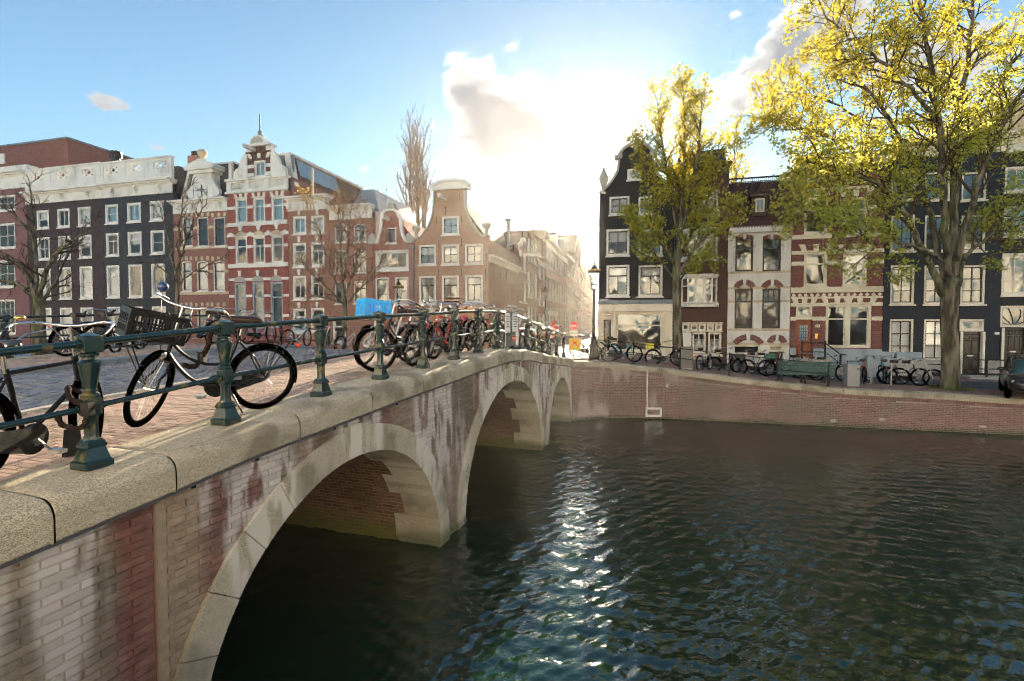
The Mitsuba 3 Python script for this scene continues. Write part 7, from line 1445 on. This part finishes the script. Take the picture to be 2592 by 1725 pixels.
# cars
def car(label, p, ang, paint, glass='lead_glass'):
    k = thing('parked_car', label, 'car'); M = np.eye(4); c, s = math.cos(ang), math.sin(ang); M[:3, 0] = [c, s, 0]; M[:3, 1] = [-s, c, 0]; M[:3, 3] = p
    # hull as rounded cross sections along x
    st = [(-2.05, .62, .52, .70), (-1.98, .78, .36, .86), (-1.6, .86, .28, .93), (-.8, .89, .22, .95), (.2, .89, .22, .94), (1.1, .87, .24, .90), (1.7, .82, .28, .82), (2.0, .72, .34, .72), (2.1, .52, .42, .60)]
    def skin(st, crown):
        rows = []
        for x, w, z0, z1 in st:
            q = np.linspace(0, 2 * math.pi, 25)[:-1]; rows.append(np.stack([q * 0 + x, w * np.sign(np.cos(q)) * np.abs(np.cos(q)) ** crown, .5 * (z0 + z1) + .5 * (z1 - z0) * np.sign(np.sin(q)) * np.abs(np.sin(q)) ** crown], 1))
        v = np.vstack(rows); n = 24; f = []
        for i in range(len(st) - 1):
            for j in range(n): kk_ = (j + 1) % n; f += [[i * n + j, i * n + kk_, (i + 1) * n + kk_], [i * n + j, (i + 1) * n + kk_, (i + 1) * n + j]]
        e = (len(st) - 1) * n
        for j in range(1, n - 1): f += [[0, j + 1, j], [e, e + j, e + j + 1]]
        t = trimesh.Trimesh(v, f, process=False); t.fix_normals(); return MB().tm(t)
    obj('body', skin(st, .42).mesh(M), paint, k, smooth=50)
    obj('cabin', skin([(-1.62, .70, .80, .90), (-1.1, .68, .80, 1.32), (-.5, .66, .80, 1.44), (.1, .66, .80, 1.43), (.55, .68, .8, 1.25), (1.25, .74, .8, .90)], .45).mesh(M), glass, k, smooth=50)
    obj('roof', skin([(-1.05, .60, 1.30, 1.36), (-.5, .61, 1.36, 1.47), (.1, .60, 1.36, 1.455), (.42, .58, 1.28, 1.34)], .6).mesh(M), paint, k, smooth=50)
    for sg in (-1, 1):
        for pp_, r_ in (([[1.18, sg * .72, .90], [.5, sg * .64, 1.30], [.2, sg * .62, 1.40]], .035), ([[-.35, sg * .69, .9], [-.35, sg * .63, 1.40]], .03), ([[-1.55, sg * .68, .92], [-1.0, sg * .62, 1.34]], .05)): obj('pillar', MB().tube(pp_, r_, 6).mesh(M), paint, k)
        obj('mirror', MB().sphere((.72, sg * .95, .98), (.07, .11, .07), 2).tube([[.75, sg * .82, .93], [.73, sg * .92, .96]], .02, 5).mesh(M), paint, k, smooth=True)
        obj('headlight', MB().sphere((1.86, sg * .60, .64), (.16, .17, .075), 2).mesh(M), 'lens', k, smooth=True); obj('tail_light', MB().sphere((-1.97, sg * .62, .72), (.07, .14, .07), 2).mesh(M), 'red_lens', k, smooth=True)
        for x in (-1.25, 1.28):
            w = obj('wheel', MB().torus(.24, .085, (x, sg * .80, .32), 24, 8).mesh(M), 'rubber', k, smooth=40); obj('rim', MB().tube([[x, sg * .78, .32], [x, sg * .86, .32]], .17, 14).mesh(M), 'brushed_steel', w)
    obj('grille', MB().box((2.04, -.38, .44), (2.11, .38, .56)).mesh(M), 'black_plastic', k); obj('number_plate', MB().box((2.10, -.22, .40), (2.125, .22, .47)).mesh(M), 'white_card', k)
    return k
h_ = np.array([-.665, -.747, 0]); p = on_quay(2536, 990) + 1.25 * h_ - .8 * np.array([h_[1], -h_[0], 0]); p[2] = zq(p[0]); car('dark glossy parked car at the right edge beyond the elm', p, math.atan2(h_[1], h_[0]), 'car_dark', 'car_glass_dark')
p = at(8, 915, 25.5); p[2] = 1.34; car('pale blue parked car seen through the far railing at the left edge', p, math.atan2(U3[1], U3[0]), 'car_pale', 'lead_glass')
# people
def figure(label, p, ang, pose, coat, trousers, skin, hair, H=1.72, hood=False):
    k = thing('person', label, 'person'); M = np.eye(4); c, s = math.cos(ang), math.sin(ang); M[:3, 0] = [c, s, 0]; M[:3, 1] = [-s, c, 0]; M[:3, 3] = p; S = H / 1.72; M[:3, :3] *= S
    import manifold3d as m3
    def chain_hull(joints):
        out = None
        for (a, ra), (b, rb_) in joints:
            sp = lambda q, r: m3.Manifold.sphere(r, 14).translate(list(map(float, q))); h = m3.Manifold.batch_hull([sp(a, ra), sp(b, rb_)]); out = h if out is None else out + h
        m_ = out.refine_to_length(.035).to_mesh(); t = trimesh.Trimesh(m_.vert_properties[:, :3], m_.tri_verts); return trimesh.smoothing.filter_taubin(t, iterations=10)
    J = pose
    torso = [((J['hip'], .135), (J['waist'], .125)), ((J['waist'], .125), (J['chest'], .15)), ((J['chest'], .15), (J['shl'], .075)), ((J['chest'], .15), (J['shr'], .075)), ((J['shl'], .075), (J['shr'], .075)), ((J['chest'], .12), (J['neck'], .06))]
    arms = [((J['sh' + z], .07), (J['el' + z], .055)) for z in 'lr'] + [((J['el' + z], .055), (J['ha' + z], .042)) for z in 'lr']
    legs = [((J['hip'] + np.array([0, .08 * g, 0]), .11), (J['kn' + z], .07)) for z, g in (('l', 1), ('r', -1))] + [((J['kn' + z], .07), (J['an' + z], .048)) for z in 'lr']
    tm = lambda t: MB().tm(t).mesh(M)
    body = [((J['neck'], .05), (J['head'], .07)), ((J['head'] + [0, 0, -.03], .075), (J['head'] + [.0, 0, .05], .098)), ((J['head'] + [.04, 0, -.07], .05), (J['head'], .085)), ((J['head'] + [.08, 0, -.01], .018), (J['head'] + [.10, 0, -.025], .016))] + [((J['neck'], .05), (J['chest'], .08))]
    for z in 'lr': body += [((J['el' + z], .03), (J['ha' + z], .034)), ((J['ha' + z], .034), (J['ha' + z] + unit(J['ha' + z] - J['el' + z]) * .09, .022))]
    body += [((J['chest'], .08), (J['el' + z], .03)) for z in 'lr']
    obj('body', tm(chain_hull(body)), skin, k, smooth=True); obj('coat', tm(chain_hull(torso + arms)), coat, k, smooth=True); obj('trousers', tm(chain_hull(legs)), trousers, k, smooth=True)
    for z in 'lr': obj('shoe', tm(chain_hull([((J['an' + z] + [0, 0, -.02], .045), (J['an' + z] + [.15, 0, -.045], .036))])), 'black_plastic', k, smooth=True)
    hh = MB().sphere(J['head'] + [-.02, 0, .05], (.118, .102, .105), 2)
    if hood: hh.sphere(J['head'] + [-.03, 0, -.02], (.12, .115, .14), 2)
    obj('hood' if hood else 'hair', hh.mesh(M), coat if hood else hair, k, smooth=True)
    return k
V = np.array
stand = dict(hip=V([0, 0, .92]), waist=V([0, 0, 1.08]), chest=V([.02, 0, 1.30]), neck=V([.02, 0, 1.47]), head=V([.04, 0, 1.60]), shl=V([.01, .17, 1.41]), shr=V([.01, -.17, 1.41]), ell=V([.0, .24, 1.14]), elr=V([.0, -.24, 1.14]), hal=V([.14, .20, .95]), har=V([.14, -.20, .95]), knl=V([.06, .10, .50]), knr=V([-.03, -.10, .50]), anl=V([.05, .10, .09]), anr=V([-.14, -.10, .10]))
mat('red_coat', (.62, .07, .05), .8); mat('dark_coat', (.035, .025, .025), .85); mat('denim', (.05, .07, .12), .85); mat('skin', (.52, .30, .21), .55); mat('dark_hair', (.03, .02, .015), .6)
s = on_bridge(1402, 1.9); p = BP(s, 1.9, zd(s) - .01); figure('person in a red jacket with hood walking down the bridge away from view', p, hd(1, .05), stand, 'red_coat', 'denim', 'skin', 'dark_hair', 1.74, True)
p = on_quay(1672, 905); figure('person in dark coat and cap standing before the shop window', p, math.atan2(N3[1], N3[0]) - .6, stand, 'dark_coat', 'dark_coat', 'skin', 'dark_hair', 1.66)

s = 13.6; p = BP(s, 3.6, zd(s) - .10); figure('person in dark clothes walking on the carriageway at the far end of the bridge', p, hd(1, .2), stand, 'denim', 'dark_coat', 'skin', 'dark_hair', 1.78)
# ------------------------------------------------------------------ sunlit haze in the air
scene['haze_air'] = {'type': 'homogeneous', 'albedo': rgb((.97, .95, .91)), 'sigma_t': .00032, 'phase': {'type': 'hg', 'g': .78}}
k = key_for('haze'); scene[k] = {'type': 'cube', 'to_world': T().translate([0, 60, 10]).scale([140, 130, 13.5]), 'bsdf': {'type': 'null'}, 'interior': ref('haze_air')}
tag(k, 'thin golden haze in the air lit by the low sun', None, None, 'stuff'); scene['camera']['medium'] = ref('haze_air')
